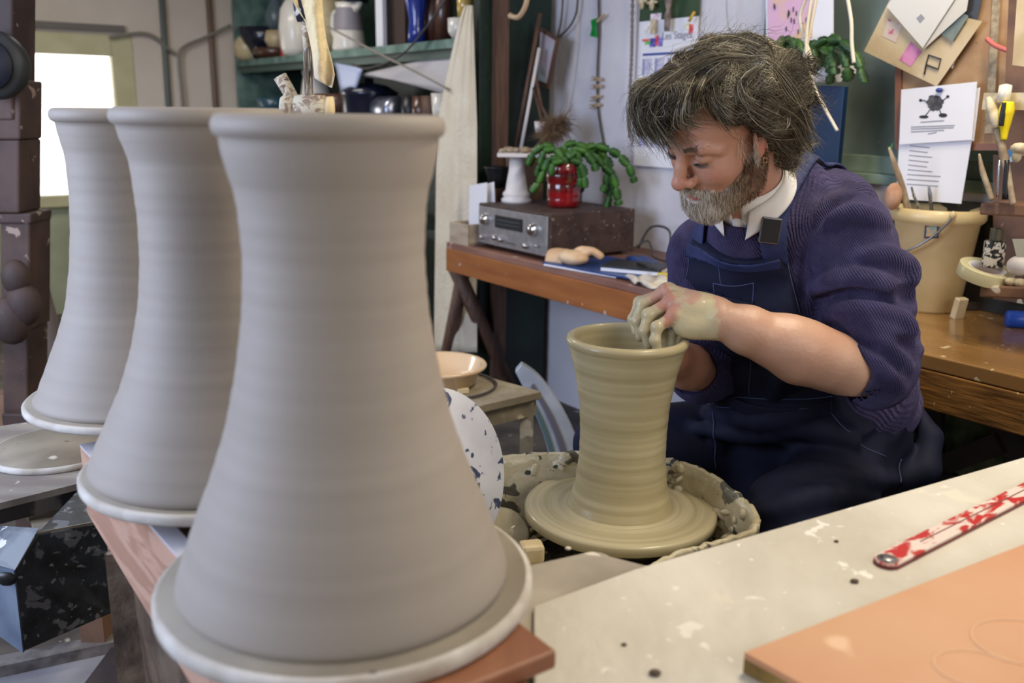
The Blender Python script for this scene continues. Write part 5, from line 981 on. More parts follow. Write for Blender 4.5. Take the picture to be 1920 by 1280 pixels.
def relax(P, F_, it=2, lam=.5):
    E = np.concatenate([F_[:, [i, (i+1) % 4]] for i in range(4)])
    for _ in range(it):
        S_ = np.zeros_like(P); c = np.zeros(len(P)); np.add.at(S_, E[:, 0], P[E[:, 1]]); np.add.at(S_, E[:, 1], P[E[:, 0]]); np.add.at(c, E[:, 0], 1); np.add.at(c, E[:, 1], 1); P = P*(1-lam)+lam*S_/c[:, None]
    return P
def attr_mix(M, nm, col, lo=0.0, hi=1.0, noise=None, rough=None):
    # blend a colour in where the named mark attribute says so
    T = M.node_tree; N = T.nodes; L = T.links; B = N['Principled BSDF']; at = N.new('ShaderNodeAttribute'); at.attribute_name = nm; f = at.outputs['Fac']
    if noise:
        n_ = N.new('ShaderNodeTexNoise'); n_.inputs['Scale'].default_value = noise[0]; n_.inputs['Detail'].default_value = 4; tc = N.new('ShaderNodeTexCoord'); L.new(tc.outputs['Object'], n_.inputs['Vector'])
        a_ = N.new('ShaderNodeMath'); a_.operation = 'MULTIPLY_ADD'; L.new(n_.outputs[0], a_.inputs[0]); a_.inputs[1].default_value = noise[1]; 
        b_ = N.new('ShaderNodeMath'); b_.operation = 'ADD'; b_.inputs[1].default_value = -noise[1]*.5; L.new(f, b_.inputs[0]); L.new(b_.outputs[0], a_.inputs[2]); f = a_.outputs[0]
    r = N.new('ShaderNodeMapRange'); r.inputs[1].default_value = lo; r.inputs[2].default_value = hi; L.new(f, r.inputs[0])
    x = N.new('ShaderNodeMix'); x.data_type = 'RGBA'; L.new(r.outputs[0], x.inputs[0]); s_ = B.inputs['Base Color']
    if s_.is_linked: L.new(s_.links[0].from_socket, x.inputs[6])
    else: x.inputs[6].default_value = s_.default_value
    x.inputs[7].default_value = col; L.new(x.outputs[2], s_)
    if rough is not None:
        m_ = N.new('ShaderNodeMix'); L.new(r.outputs[0], m_.inputs[0]); q = B.inputs['Roughness']
        if q.is_linked: L.new(q.links[0].from_socket, m_.inputs[2])
        else: m_.inputs[2].default_value = q.default_value
        m_.inputs[3].default_value = rough; L.new(m_.outputs[0], q)
# ---------------- the potter ----------------
def A3(v): return np.array(v, float)
def Q(x, y, Y): return A3(PY(x, y, Y))
hy, hp_, hr = -1.081, .577, -.212
B0 = np.array([[0, 1, 0], [-1, 0, 0], [0, 0, 1.]])
Ym = np.array([[math.cos(hy), -math.sin(hy), 0], [math.sin(hy), math.cos(hy), 0], [0, 0, 1]]); Pm = np.array([[math.cos(hp_), 0, math.sin(hp_)], [0, 1, 0], [-math.sin(hp_), 0, math.cos(hp_)]]); Qm = np.array([[1, 0, 0], [0, math.cos(hr), -math.sin(hr)], [0, math.sin(hr), math.cos(hr)]])
HM = B0 @ Ym @ Pm @ Qm; HO = V3(.347, 1.582, 1.215)
hw_ = lambda f, l, t: HO+HM @ V3(f, l, t)
def Mrot(axis, ang): return HM @ np.array(Matrix.Rotation(ang, 3, axis))
# torso frame
fw = V3(-.65, -.76, 0); fw /= np.linalg.norm(fw); lf = V3(-fw[1], fw[0], 0); lf = V3(.76, -.65, 0)
PP, PC = V3(.665, 1.925, .60), V3(.515, 1.765, .93); tv = (PC-PP)/np.linalg.norm(PC-PP); lf = lf-tv*(lf@tv); lf /= np.linalg.norm(lf); fd = np.cross(lf, tv); fd /= np.linalg.norm(fd)
if fd@fw < 0: fd = -fd
TM = np.stack([lf, fd, tv], 1); tw = lambda l, f, v: PP+lf*l+fd*f+tv*v
SL, SR = Q(1592, 436, 1.640), Q(1318, 478, 1.86)
ELb, ERb = Q(1645, 688, 1.545), Q(1312, 700, 1.80)
WL, WR = Q(1345, 596, 1.505), Q(1262, 672, 1.69)
NB = Q(1414, 402, 1.70)   # base of the neck
def torso(F, o=0.0, arms=True):
    F.ell(tw(0, -.01, .0), (.185+o, .145+o, .15+o), TM, .03); F.ell(tw(0, .025, .16), (.18+o, .155+o, .16+o), TM, .05); F.ell(tw(0, .0, .33), (.185+o, .135+o, .17+o), TM, .05)
    F.cone(SL+(SR-SL)*.12, SR+(SL-SR)*.12, .072+o, .072+o, .05); F.cone(tw(.07, -.05, .30), tw(.09, -.07, .42), .085+o, .06+o, .05); F.cone(tw(-.07, -.05, .30), tw(-.09, -.07, .42), .085+o, .06+o, .05)
    F.cone(SL+(SR-SL)*.15, NB+V3(.03, .02, -.02), .062+o, .060+o, .04); F.cone(SR+(SL-SR)*.15, NB, .06+o, .062+o, .04)
    F.ell(Q(1552, 398, 1.775), (.095+o, .095+o, .084+o), None, .04); F.cone(Q(1492, 352, 1.725), NB+V3(0, 0, -.02), .058+o, .07+o, .03)
# --- skin: head and neck
skin = mat('weathered_skin', S(196, 158, 136), .45, S(182, 138, 114), 9, .3, .7, bump=.25, bscale=140, bdist=.003, sss=.10)
hf = Field(HO-.17-V3(-.02, 0, .04), HO+V3(.21, .21, .16), .0019)
hf.ell(hw_(-.016, 0, .043), (.099, .077, .081), HM, .01)
hf.ell(hw_(.034, 0, .038), (.056, .063, .056), HM, .02)
hf.ell(hw_(.040, 0, -.030), (.050, .058, .068), HM, .03)
for s in (-1, 1):
    hf.ell(hw_(.058, s*.036, -.030), (.027, .026, .027), HM, .02)
    hf.cone(hw_(-.005, s*.058, -.035), hw_(.02, s*.050, -.082), .022, .020, .025); hf.cone(hw_(.02, s*.050, -.082), hw_(.070, s*.018, -.104), .020, .018, .02)
hf.ell(hw_(.076, 0, -.102), (.020, .026, .018), HM, .015); hf.ell(hw_(.030, 0, -.085), (.05, .048, .03), HM, .03)
hf.ell(hw_(.078, 0, -.064), (.020, .030, .026), HM, .012)      # muzzle
for s in (-1, 1):
    hf.ell(hw_(.094, s*.033, .004), (.016, .021, .013), HM, .010, 's')  # sockets
    hf.cone(hw_(.089, s*.013, .022), hw_(.080, s*.040, .024), .0095, .0085, .010); hf.cone(hw_(.080, s*.040, .024), hw_(.062, s*.055, .012), .0085, .007, .010)
    hf.ell(hw_(.0765, s*.033, .004), (.0135, .0155, .0130), HM, .003)    # eyeball under closed lid
    hf.cone(hw_(.0895, s*.021, -.001), hw_(.0905, s*.033, -.0035), .0012, .0012, .0015, 's'); hf.cone(hw_(.0905, s*.033, -.0035), hw_(.084, s*.046, -.001), .0012, .001, .0015, 's')
    hf.cone(hw_(.0885, s*.022, .0105), hw_(.088, s*.034, .0125), .0009, .0009, .002, 's')
    hf.cone(hw_(.084, s*.022, -.014), hw_(.078, s*.040, -.016), .0050, .0040, .006)                       # bag under the eye
    hf.cone(hw_(.086, s*.019, -.016), hw_(.082, s*.036, -.0215), .0010, .0008, .002, 's')
hf.cone(hw_(.089, 0, .016), hw_(.104, 0, -.012), .0085, .0092, .010); hf.cone(hw_(.104, 0, -.012), hw_(.1135, 0, -.031), .0095, .0118, .006)
hf.ell(hw_(.1145, 0, -.0345), (.0125, .0125, .0110), HM, .006)
for s in (-1, 1):
    hf.ell(hw_(.1010, s*.0145, -.0375), (.0120, .0075, .0085), HM, .005); hf.ell(hw_(.1085, s*.0075, -.0465), (.0055, .0036, .0035), HM, .002, 's')
    hf.cone(hw_(.098, s*.0195, -.033), hw_(.086, s*.031, -.056), .0010, .0012, .005, 's')                 # smile fold
hf.chain([hw_(.086, .024, -.069), hw_(.0955, .009, -.0655), hw_(.0965, 0, -.0668), hw_(.0955, -.009, -.0655), hw_(.086, -.024, -.069)], [.0030, .0045, .0042, .0045, .0030], .004)
hf.chain([hw_(.085, .021, -.0725), hw_(.0935, .008, -.0765), hw_(.0935, -.008, -.0765), hw_(.085, -.021, -.0725)], [.0030, .0055, .0055, .0030], .004)
hf.chain([hw_(.088, .025, -.0700), hw_(.0995, .009, -.0710), hw_(.0995, -.009, -.0710), hw_(.088, -.025, -.0700)], [.0010]*4, .0015, 's')
for z, w_ in ((.050, .040), (.060, .038), (.070, .03)): hf.chain([hw_(.083-(z-.05)*.35, w_, z-.004), hw_(.0925-(z-.05)*.45, 0, z), hw_(.083-(z-.05)*.35, -w_, z-.004)], [.0008]*3, .003, 's')
for s in (-1, 1):  # crow's feet, ears
    for k in range(3): hf.cone(hw_(.069, s*.052, .004-.006*k), hw_(.052, s*.060, .008-.011*k), .0007, .0006, .002, 's')
    EM = HM @ np.array(Matrix.Rotation(s*.35, 3, 'Z') @ Matrix.Rotation(-.25, 3, 'Y'))
    hf.ell(hw_(-.004, s*.078, -.004), (.0175, .0055, .0300), EM, .006); hf.ell(hw_(.002, s*.0775, -.030), (.010, .0060, .0125), HM, .004)
    hf.ell(hw_(-.001, s*.085, -.002), (.0105, .0045, .0190), EM, .003, 's'); hf.ell(hw_(.007, s*.078, -.012), (.0035, .004, .007), HM, .003)
# neck
hf.cone(hw_(-.034, 0, -.035), NB, .058, .058, .02); hf.cone(NB, NB+V3(.04, .05, -.06), .058, .06, .02); hf.cone(hw_(.02, .03, -.09), NB+V3(-.035, -.03, -.005), .012, .010, .012)
HD = hf.D.copy(); P, F_ = hf.mesh(); P = relax(P, F_, 1, .4); loc_ = (P-HO) @ HM
red = np.full(len(P), .18)  # overall tint darkens the head for its tan and for painted shadow
for c, r_ in (((.112, 0, -.033), .024), ((.07, .042, -.028), .026), ((.07, -.042, -.028), .026), ((-.002, .08, -.02), .03), ((.095, 0, -.07), .014), ((.06, .03, .05), .02)): red = np.maximum(red, np.clip(1-np.linalg.norm(loc_-np.array(c), axis=1)/r_, 0, 1))
lip = np.clip(1-np.abs(loc_[:, 2]+.0715)/.009, 0, 1)*(np.abs(loc_[:, 1]) < .023)*(loc_[:, 0] > .082)
parts = [(P, F_, dict(red=red, lip=lip, mud=np.zeros(len(P))))]
# --- left forearm and hand
af = Field(Q(1170, 700, 1.42)-V3(0, .03, .06), Q(1690, 470, 1.66)+V3(0, .03, .03), .0017)
FA = [Q(x, y, Y) for x, y, Y in ((1640, 706, 1.545), (1592, 694, 1.532), (1500, 661, 1.52), (1400, 618, 1.51), (1350, 598, 1.508))]
af.chain(FA, [.048, .047, .053, .040, .031], .02)
af.cone(Q(1560, 672, 1.52), Q(1480, 640, 1.51), .045, .044, .02)
# palm: from the wrist to the four knuckles
K = dict(idx=Q(1248, 549, 1.585), mid=Q(1252, 546, 1.562), rin=Q(1261, 565, 1.536), pin=Q(1266, 592, 1.514))
wr = [Q(1345, 580, 1.52), Q(1345, 586, 1.515), Q(1345, 598, 1.508), Q(1340, 612, 1.505)]
for (nm, k_), w_ in zip(K.items(), wr): af.cone(w_, k_, .0205, .0145 if nm != 'pin' else .0135, .012)
af.ell((wr[3]+K['pin'])/2+V3(.005, 0, -.012), (.042, .020, .020), None, .012)     # heel of the hand
af.ell(Q(1305, 575, 1.525), (.040, .026, .022), None, .012)
fingers = dict(idx=[K['idx'], Q(1200, 567, 1.600), Q(1188, 598, 1.588), Q(1193, 622, 1.575)], mid=[K['mid'], Q(1205, 570, 1.570), Q(1196, 602, 1.560), Q(1200, 632, 1.553)],
    rin=[K['rin'], Q(1216, 590, 1.536), Q(1209, 620, 1.528), Q(1216, 648, 1.522)], pin=[K['pin'], Q(1232, 613, 1.506), Q(1228, 638, 1.500), Q(1235, 660, 1.497)])
rad = dict(idx=[.0115, .0105, .0095, .0078], mid=[.0120, .0108, .0098, .0080], rin=[.0118, .0106, .0095, .0078], pin=[.0108, .0095, .0085, .0070])
for nm in fingers:
    g_ = Field.__new__(Field); g_.__dict__.update(af.__dict__); g_.D = np.full(af.n, .2, np.float32); g_.chain(fingers[nm], rad[nm], .004)
    for j in (1, 2): g_.ell(fingers[nm][j], (rad[nm][j]*1.12,)*3, None, .004)
    # narrow crease where two fingers meet, full blend at the knuckle
    d = g_.D; X_, Y_, Z_ = af.ax[0][:, None, None], af.ax[1][None, :, None], af.ax[2][None, None, :]
    dk_ = np.sqrt((X_-K[nm][0])**2+(Y_-K[nm][1])**2+(Z_-K[nm][2])**2); kk = np.clip(.010-.30*np.clip(dk_-.012, 0, 1), .0006, .010).astype(np.float32)
    t = np.clip(.5+.5*(af.D-d)/kk, 0, 1); af.D = af.D*(1-t)+d*t-kk*t*(1-t)
    af.ell(K[nm]+V3(0, 0, .004), (.0135, .0125, .0105), None, .006)
af.chain([Q(1315, 585, 1.555), Q(1270, 585, 1.592), Q(1232, 602, 1.600), Q(1215, 622, 1.590)], [.019, .0145, .0115, .009], .012)  # thumb on the far side of the palm
P, F_ = af.mesh(); P = relax(P, F_, 1, .4)
def pxx(P): q = P-cC; z = q@cF; return 960+FPX*(q@cR)/z, 640-FPX*(q@cU)/z
xx, yy = pxx(P); mud = np.clip((1362-xx)/34, 0, 1)-.62*np.exp(-((xx-1262)**2+(yy-588)**2)/420)-.80*np.exp(-((xx-1236)**2+(yy-560)**2)/620)-.55*np.exp(-((xx-1300)**2+(yy-556)**2)/600)-.5*np.exp(-((xx-1250)**2+(yy-606)**2)/150)-.32*np.clip((584-yy)/40, 0, 1)
parts.append((P, F_, dict(red=np.clip(.5-abs(xx-1250)/60, 0, 1), lip=np.zeros(len(P)), mud=mud)))
# --- right forearm and hand (behind the pot)
rf = Field(Q(1165, 740, 1.58)-V3(.02, .04, .04), Q(1370, 540, 1.90)+V3(.03, .03, .04), .0025)
rf.chain([ERb, (ERb+WR)/2, WR], [.048, .044, .030], .02)
PR = Q(1235, 640, 1.675); rf.cone(WR, PR, .026, .024, .02)
for i, (x, y, Y) in enumerate(((1196, 597, 1.655), (1203, 612, 1.660), (1207, 626, 1.664), (1212, 642, 1.668))):
    rf.chain([PR+V3(-.01, 0, .012-.012*i), Q(x+18, y+4, Y+.018), Q(x, y, Y)], [.012, .011, .0085], .006)
rf.chain([PR, Q(1228, 615, 1.69), Q(1204, 592, 1.668)], [.016, .012, .009], .008)
P, F_ = rf.mesh(); parts.append((P, F_, dict(red=np.full(len(P), .3), lip=np.zeros(len(P)), mud=np.clip((1215-pxx(P)[0])/60, 0, .35))))
# --- torso and legs under the clothes
KNL, KNR = V3(.500, 1.52, .530), V3(.215, 1.865, .545); ANL, ANR = V3(.57, 1.44, .09), V3(.25, 1.86, .09)
HL, HR = tw(.10, .02, -.05), tw(-.10, .02, -.05)
bfld = Field(V3(.0, 1.2, .0), V3(.95, 2.2, 1.2), .009); torso(bfld, -.014)
for a_, b_ in ((SL, ELb), (SR, ERb)): bfld.cone(a_, b_, .052, .044, .03)
for h_, k_, n_ in ((HL, KNL, ANL), (HR, KNR, ANR)):
    bfld.cone(h_, k_, .082, .058, .04); bfld.cone(k_, n_, .052, .036, .02); bfld.cone(n_+V3(0, 0, -.03), n_+fw*.15+V3(0, 0, -.055), .035, .025, .02)
P, F_ = bfld.mesh(); parts.append((P, F_, dict(red=np.zeros(len(P)), lip=np.zeros(len(P)), mud=np.zeros(len(P)))))
off = 0; PPs, FFs, AT = [], [], dict(red=[], lip=[], mud=[])
for P, F_, a_ in parts:
    PPs.append(P); FFs.append(F_+off); off += len(P)
    for k in AT: AT[k].append(a_[k])
attr_mix(skin, 'red', S(184, 104, 86), 0, 1.0); attr_mix(skin, 'lip', S(160, 82, 76), .2, .9)
attr_mix(skin, 'mud', S(196, 184, 148), .34, .62, (85, 1.15), .24)
ML = V3(PP[0], PP[1], 0)
person = nmesh('person', np.concatenate(PPs), np.concatenate(FFs), skin, None, {k: np.concatenate(v) for k, v in AT.items()}, loc=ML)
tag(person, 'bearded person with grey curly hair in navy dungarees bending over the potters wheel', 'person')
def child(name, P, F_, m_, attrs=None, par=None): return nmesh(name, np.asarray(P)-ML, F_, m_, par or person, attrs)
# --- sweater
wool = mat('navy_wool_knit', S(64, 60, 92), .95, S(50, 47, 76), 26, spec=.15)
N = wool.node_tree.nodes; L = wool.node_tree.links; B = N['Principled BSDF']; B.inputs['Sheen Weight'].default_value = .35; B.inputs['Sheen Tint'].default_value = S(150, 140, 190)
at = N.new('ShaderNodeAttribute'); at.attribute_name = 'rib'; sn = N.new('ShaderNodeMath'); sn.operation = 'SINE'; ml = N.new('ShaderNodeMath'); ml.operation = 'MULTIPLY'; ml.inputs[1].default_value = 2*PI/.0044
nz = N.new('ShaderNodeTexNoise'); nz.inputs['Scale'].default_value = 260; tcn = N.new('ShaderNodeTexCoord'); L.new(tcn.outputs['Object'], nz.inputs['Vector'])
L.new(at.outputs['Fac'], ml.inputs[0]); L.new(ml.outputs[0], sn.inputs[0]); ad = N.new('ShaderNodeMath'); ad.operation = 'MULTIPLY_ADD'; ad.inputs[1].default_value = 2.6; L.new(nz.outputs[0], ad.inputs[0]); L.new(sn.outputs[0], ad.inputs[2])
bp_ = N.new('ShaderNodeBump'); bp_.inputs['Strength'].default_value = .7; bp_.inputs['Distance'].default_value = .0022; L.new(ad.outputs[0], bp_.inputs['Height']); L.new(bp_.outputs[0], B.inputs['Normal'])
sf = Field(V3(.12, 1.36, .48), V3(.92, 2.2, 1.20), .0042)
torso(sf, .004); TD = sf.D.copy(); NAx = hw_(-.034, 0, -.035)-NB; NAx /= np.linalg.norm(NAx)
def folds(sf, a, b, amp, n_, ph, skew=.0):
    e = b-a; Ln = np.linalg.norm(e); e = e/Ln; X_, Y_, Z_ = sf.ax[0][:, None, None]-a[0], sf.ax[1][None, :, None]-a[1], sf.ax[2][None, None, :]-a[2]
    s_ = (X_*e[0]+Y_*e[1]+Z_*e[2])/Ln; sd_ = np.cross(e, V3(0, 1, 0)); sd_ /= np.linalg.norm(sd_); lt = (X_*sd_[0]+Y_*sd_[1]+Z_*sd_[2]); r2 = (X_-s_*e[0]*Ln)**2+(Y_-s_*e[1]*Ln)**2+(Z_-s_*e[2]*Ln)**2
    m_ = np.exp(-r2/(.10**2))*np.clip((s_+.1)/.3, 0, 1)*np.clip((1.25-s_)/.2, 0, 1)
    wv = np.sin(2*PI*(n_*s_+lt*skew*9+.35*np.sin(7*s_+ph)+.25*np.sin(Y_*40))+ph); return (amp*m_*(.5*wv+.5)**1.6).astype(np.float32)
# sleeves
MLp = (SL+ELb)/2+V3(.010, 0, 0); sf.chain([SL, MLp, ELb], [.078, .077, .064], .018); pass; sf.cone(ELb+V3(.012, .01, .03), ELb+V3(.0, .01, -.02), .062, .058, .02)
sf.chain([SR, ERb], [.074, .062], .05); sf.cone(ERb, (ERb*.8+WR*.2), .062, .056, .02)
SDn = sf.D.copy(); sf.ell(tw(.07, -.04, .07), (.145, .150, .13), TM, .04); sf.ell(tw(.09, -.06, -.01), (.12, .12, .07), TM, .02)
fo_ = folds(sf, SL, ELb, .007, 4.2, .6, 1.1)+folds(sf, Q(1560, 520, 1.60), Q(1650, 760, 1.56), .006, 5, 2.0, -.8)+folds(sf, tw(.10, .02, .02), tw(.10, -.02, .30), .006, 4, .3, .4)+folds(sf, SR, ERb, .010, 4, 1.0, .5)
sf.D = sf.D-fo_+.004
def hit(F, x, y, y0=1.3, y1=2.1):
    d = ray(x, y); P_ = cC+d*(np.linspace(y0, y1, 600)/d[1])[:, None]; ok = ((P_ > F.lo) & (P_ < F.lo+F.h*(F.n-1))).all(1); v = F.sample(P_); i = np.where(ok & (v < 0))[0]
    return P_[i[0]] if len(i) else None
def ridge(F, px, r, k=.011, op='u', sink=-.0015):
    P_ = [hit(F, x, y) for x, y in px]; P_ = [p for p in P_ if p is not None]
    if len(P_) < 2: return
    P_ = [p-F.grad(p[None])[0]*(sink if op == 'u' else -sink*.2) for p in P_]; b = [A3(q) for q in bez(P_, 4)]; n_ = len(b); r = r*1.3; rs = [r*(.45+.55*math.sin(PI*(i+.5)/n_)) for i in range(n_)]; 
    for i in range(n_-1): F.cone(b[i], b[i+1], rs[i], rs[i+1], k if op == 'u' else .008, op)
for px, r in ((((1522, 545), (1560, 528), (1610, 522), (1660, 536), (1698, 556)), .013), (((1618, 478), (1660, 480), (1700, 500), (1708, 528)), .013), (((1545, 600), (1580, 585), (1640, 580), (1690, 600), (1708, 622)), .013),
    (((1590, 606), (1625, 618), (1665, 648), (1704, 690)), .010), (((1592, 640), (1630, 664), (1668, 700), (1690, 730)), .010), (((1560, 412), (1610, 400), (1660, 420), (1692, 456)), .012), (((1596, 730), (1630, 752), (1670, 748)), .009), (((1620, 600), (1670, 620), (1706, 650)), .008)): ridge(sf, px, r)
for px, r in ((((1600, 366), (1560, 386), (1528, 420), (1508, 460), (1502, 520), (1508, 565)), .005), (((1530, 566), (1580, 550), (1650, 556), (1702, 576)), .006), (((1600, 632), (1640, 655), (1690, 700)), .004), (((1712, 556), (1690, 548)), .012), (((1716, 652), (1690, 640)), .008)): ridge(sf, px, r, op='s')
SWF = Field.__new__(Field); SWF.__dict__.update(sf.__dict__); SWF.D = sf.D.copy()
# open cuff round the forearm, neck hole, hem
cq = Q(1600, 696, 1.535); cdir = FA[2]-FA[1]; cdir /= np.linalg.norm(cdir); X_, Y_, Z_ = sf.ax[0][:, None, None]-cq[0], sf.ax[1][None, :, None]-cq[1], sf.ax[2][None, None, :]-cq[2]
cpl_ = X_*cdir[0]+Y_*cdir[1]+Z_*cdir[2]; CFd = Field.__new__(Field); CFd.__dict__.update(sf.__dict__); CFd.D = np.full(sf.n, .2, np.float32); CFd.cone(ELb, cq+cdir*.05, .066, .061, .01); CFd.D = (np.maximum(CFd.D+.0012*np.sin(cpl_*900), cpl_)).astype(np.float32); t = np.clip(.5+.5*(sf.D-CFd.D)/.012, 0, 1); sf.D = (sf.D*(1-t)+CFd.D*t-.012*t*(1-t)).astype(np.float32)
sf.cone(cq-cdir*.030, cq+cdir*.045, .0525, .0525, .003, 's'); sf.cone((ERb*.7+WR*.3), WR, .050, .045, .004, 's')
sf.cone(NB+NAx*.018, NB+NAx*.16, .0655, .074, .006, 's')
fr = sf.frame(PP, TM); sf.D = np.maximum(sf.D, -(fr[2]+.10))
P, F_ = sf.mesh(); P = relax(P, F_, 2, .5)
# rib direction: along the sleeve / up the body
loc_ = (P-PP) @ TM; e = ELb-SL; t = np.clip((P-SL)@e/(e@e), 0, 1); dl = np.linalg.norm(P-SL-t[:, None]*e, axis=1); onL = np.clip((.125-dl)/.02, 0, 1)*(loc_[:, 0] > .11)
e2 = e/np.linalg.norm(e); q = P-SL-((P-SL)@e2)[:, None]*e2; b1 = np.cross(e2, V3(0, 1, 0)); b1 /= np.linalg.norm(b1); b2 = np.cross(e2, b1); ang = np.arctan2(q@b2, q@b1)*.085
rib = np.where(onL > .5, ((P-SL)@e2)*.35+ang, loc_[:, 0]*.9+loc_[:, 2]*.25); 
sweater = child('sweater', P, F_, wool, dict(rib=rib))

nk = [Q(x, y, Y) for x, y, Y in ((1508, 296, 1.735), (1500, 345, 1.665), (1474, 385, 1.625), (1440, 412, 1.605), (1400, 430, 1.605), (1350, 432, 1.625), (1312, 424, 1.66), (1310, 400, 1.72))]
# --- overalls
den = mat('navy_drill_cotton', S(25, 29, 52), .75, S(19, 22, 42), 7, spec=.25, bump=.12, bscale=300, bdist=.001, spots=[(S(40, 46, 72), 8, .66)])
of = Field(V3(.0, 1.24, .30), V3(.95, 2.2, 1.20), .0045); torso(of, .004); fr = of.frame(PP, TM); l_, f_, v_ = fr; TO = of.D
BT_ = .520; LC = -.036
wrk = .004*np.sin(l_*60+v_*35+np.sin(v_*50)*1.2)*np.clip((.30-v_)/.2, 0, 1)+.003*np.sin(l_*25-v_*90+1)
hwd = (.098+.26*np.clip(BT_-v_, 0, 1)).astype(np.float32)
reg = np.maximum(np.maximum(np.abs(l_-LC)-hwd, v_-BT_), -f_); reg = np.minimum(reg, v_-.125+.8*np.clip(l_-.07, 0, .12))
bib = np.maximum(TO-.011-wrk*1.0, reg); of.D = bib.astype(np.float32)
for h_, k_, n_, sg in ((HL, KNL, ANL, 1), (HR, KNR, ANR, -1)):
    of.cone(h_+(k_-h_)*.1+V3(0, 0, -.015), k_, .092, .078, .05)
    of.cone(k_, k_+(n_-k_)*.55, .075, .070, .02)
of.ell(tw(0, -.01, -.08), (.190, .155, .10), TM, .04); of.ell(tw(-.01, .10, .01), (.16, .10, .10), TM, .05); of.ell(tw(-.01, .16, -.08), (.13, .11, .09), TM, .05)
of.D -= (.006*np.sin(l_*45+f_*60+np.sin(v_*30)))*np.clip((.02-v_)/.08, 0, 1)
# loose seat flap at the back
of.chain([Q(1660, 905, 1.80), Q(1735, 880, 1.80), Q(1745, 820, 1.84), Q(1722, 775, 1.88)], [.030, .030, .024, .016], .02)
P, F_ = of.mesh(); P = relax(P, F_, 2, .5); child('overalls', P, F_, den)
thr = mat('pale_navy_stitching', S(74, 84, 124), .7)
for px, r in ((((1300, 800), (1400, 815), (1500, 800), (1600, 830)), .012), (((1330, 770), (1420, 790), (1530, 770)), .009), (((1420, 920), (1500, 890), (1600, 900), (1680, 900)), .014), (((1440, 960), (1540, 930), (1640, 935)), .012), (((1300, 700), (1340, 760), (1350, 840)), .010), (((1470, 600), (1480, 680), (1450, 740)), .009), (((1310, 560), (1330, 640), (1320, 700)), .008)): ridge(of, px, r, .02)
P, F_ = of.mesh(); P = relax(P, F_, 2, .5); bpy.data.objects.remove(bpy.data.objects['overalls']); child('overalls', P, F_, den)
for px in (((1338, 531), (1376, 536), (1413, 530)), ((1413, 530), (1410, 570), (1408, 610)), ((1338, 531), (1338, 600)), ((1352, 462), (1352, 532)), ((1405, 640), (1405, 740)), ((1296, 728), (1340, 742), (1400, 745), (1500, 748), (1560, 742)), ((1300, 752), (1380, 764), (1480, 768), (1560, 760)), ((1336, 772), (1338, 820), (1342, 880)), ((1548, 762), (1580, 800), (1620, 838), (1660, 856)), ((1292, 470), (1288, 520), (1284, 580)), ((1470, 468), (1482, 520), (1500, 590)), ((1690, 860), (1688, 905))):
    sp__ = [hit(of, x, y, 1.25, 2.1) for x, y in px]; sp__ = [q for q in sp__ if q is not None]
    if len(sp__) > 1:
        b = [A3(q) for q in bez(sp__, 8)]; b = [q-of.grad(q[None])[0]*(of.sample(q[None])[0]-.0006) for q in b]; obj('seam', MB().tube([Vector(q-ML) for q in b], .0010, 5), thr, person)
# shell pieces that follow the chest
def shell(name, D0, thick, off_, cond, m_, field, par=None):
    d = np.maximum(np.abs(D0-off_)-thick, cond).astype(np.float32); P, F_ = field.mesh(d)
    if len(P): return child(name, relax(P, F_, 2, .5), F_, m_, None, par)
den2 = mat('faded_navy_strap', S(52, 60, 102), .7, S(38, 46, 84), 14, spec=.3)
hi = Field(V3(.20, 1.44, .86), V3(.84, 2.1, 1.20), .0028)
G_ = np.stack(np.meshgrid(*hi.ax, indexing='ij'), -1).reshape(-1, 3); hi.D = np.concatenate([SWF.sample(G_[i:i+400000]) for i in range(0, len(G_), 400000)]).reshape(hi.n).astype(np.float32); l2_, f2_, v2_ = hi.frame(PP, TM)
lL = .100+.0*v2_; shell('strap', hi.D, .0026, .0075, np.maximum(np.abs(l2_-(.054+.42*np.clip(v2_-.595, 0, .2)))-.0185, .500-v2_), den2, hi); shell('strap', hi.D, .0026, .0075, np.maximum(np.abs(l2_+(.118-.10*(v2_-.53)))-.0185, .500-v2_), den2, hi)
shell('bib_hem', hi.D, .0024, .0155, np.maximum(np.maximum(np.abs(l2_-LC)-.101, np.abs(v2_-(BT_-.012))-.011), -f2_), den2, hi)
md = Field(V3(.16, 1.40, .56), V3(.80, 1.95, 1.02), .003); torso(md, .004); l3, f3, v3 = md.frame(PP, TM)
pk = shell('bib_pocket', md.D, .0022, .0150, np.maximum(np.maximum(np.abs(l3+.040)-.052, np.abs(v3-.385)-.062), -f3), den, md)
shell('waistband', md.D, .0024, .0155, np.maximum(np.maximum(np.abs(l3-LC)-.17, np.abs(v3-.215)-.014), -f3), den, md)
shell('button', md.D, .004, .014, np.maximum(np.sqrt((l3-.02)**2+(v3-.14)**2)-.009, -f3), steel, md)
# buckles
def onchest(l, v, o=.012):
    p = tw(l, .30, v)
    for _ in range(60):
        d = hi.sample(p[None])[0]-o
        if abs(d) < .0005: break
        p = p-fd*max(min(d, .02), -.02)
    return p
for s in (1, -1):
    bc_ = onchest(.056 if s > 0 else -.121, .578, .017); nrm_ = hi.grad(bc_[None])[0]; up_ = V3(.10, 0, 1.); up_ = up_-nrm_*(up_@nrm_); up_ /= np.linalg.norm(up_); sd_ = np.cross(nrm_, up_)
    Rb = Matrix(np.stack([sd_, up_, nrm_], 1)); k = obj('buckle', MB().box(Vector(bc_-ML), (.036, .046, .005), Rb), mat('dull_buckle_metal', S(120, 120, 124), .35, metal=.9), person, bevel=.003)
    obj('buckle_plate', MB().box(Vector(bc_-ML+nrm_*.0035), (.031, .041, .004), Rb), mat('buckle_black', S(10, 10, 13), .3), k, bevel=.001)
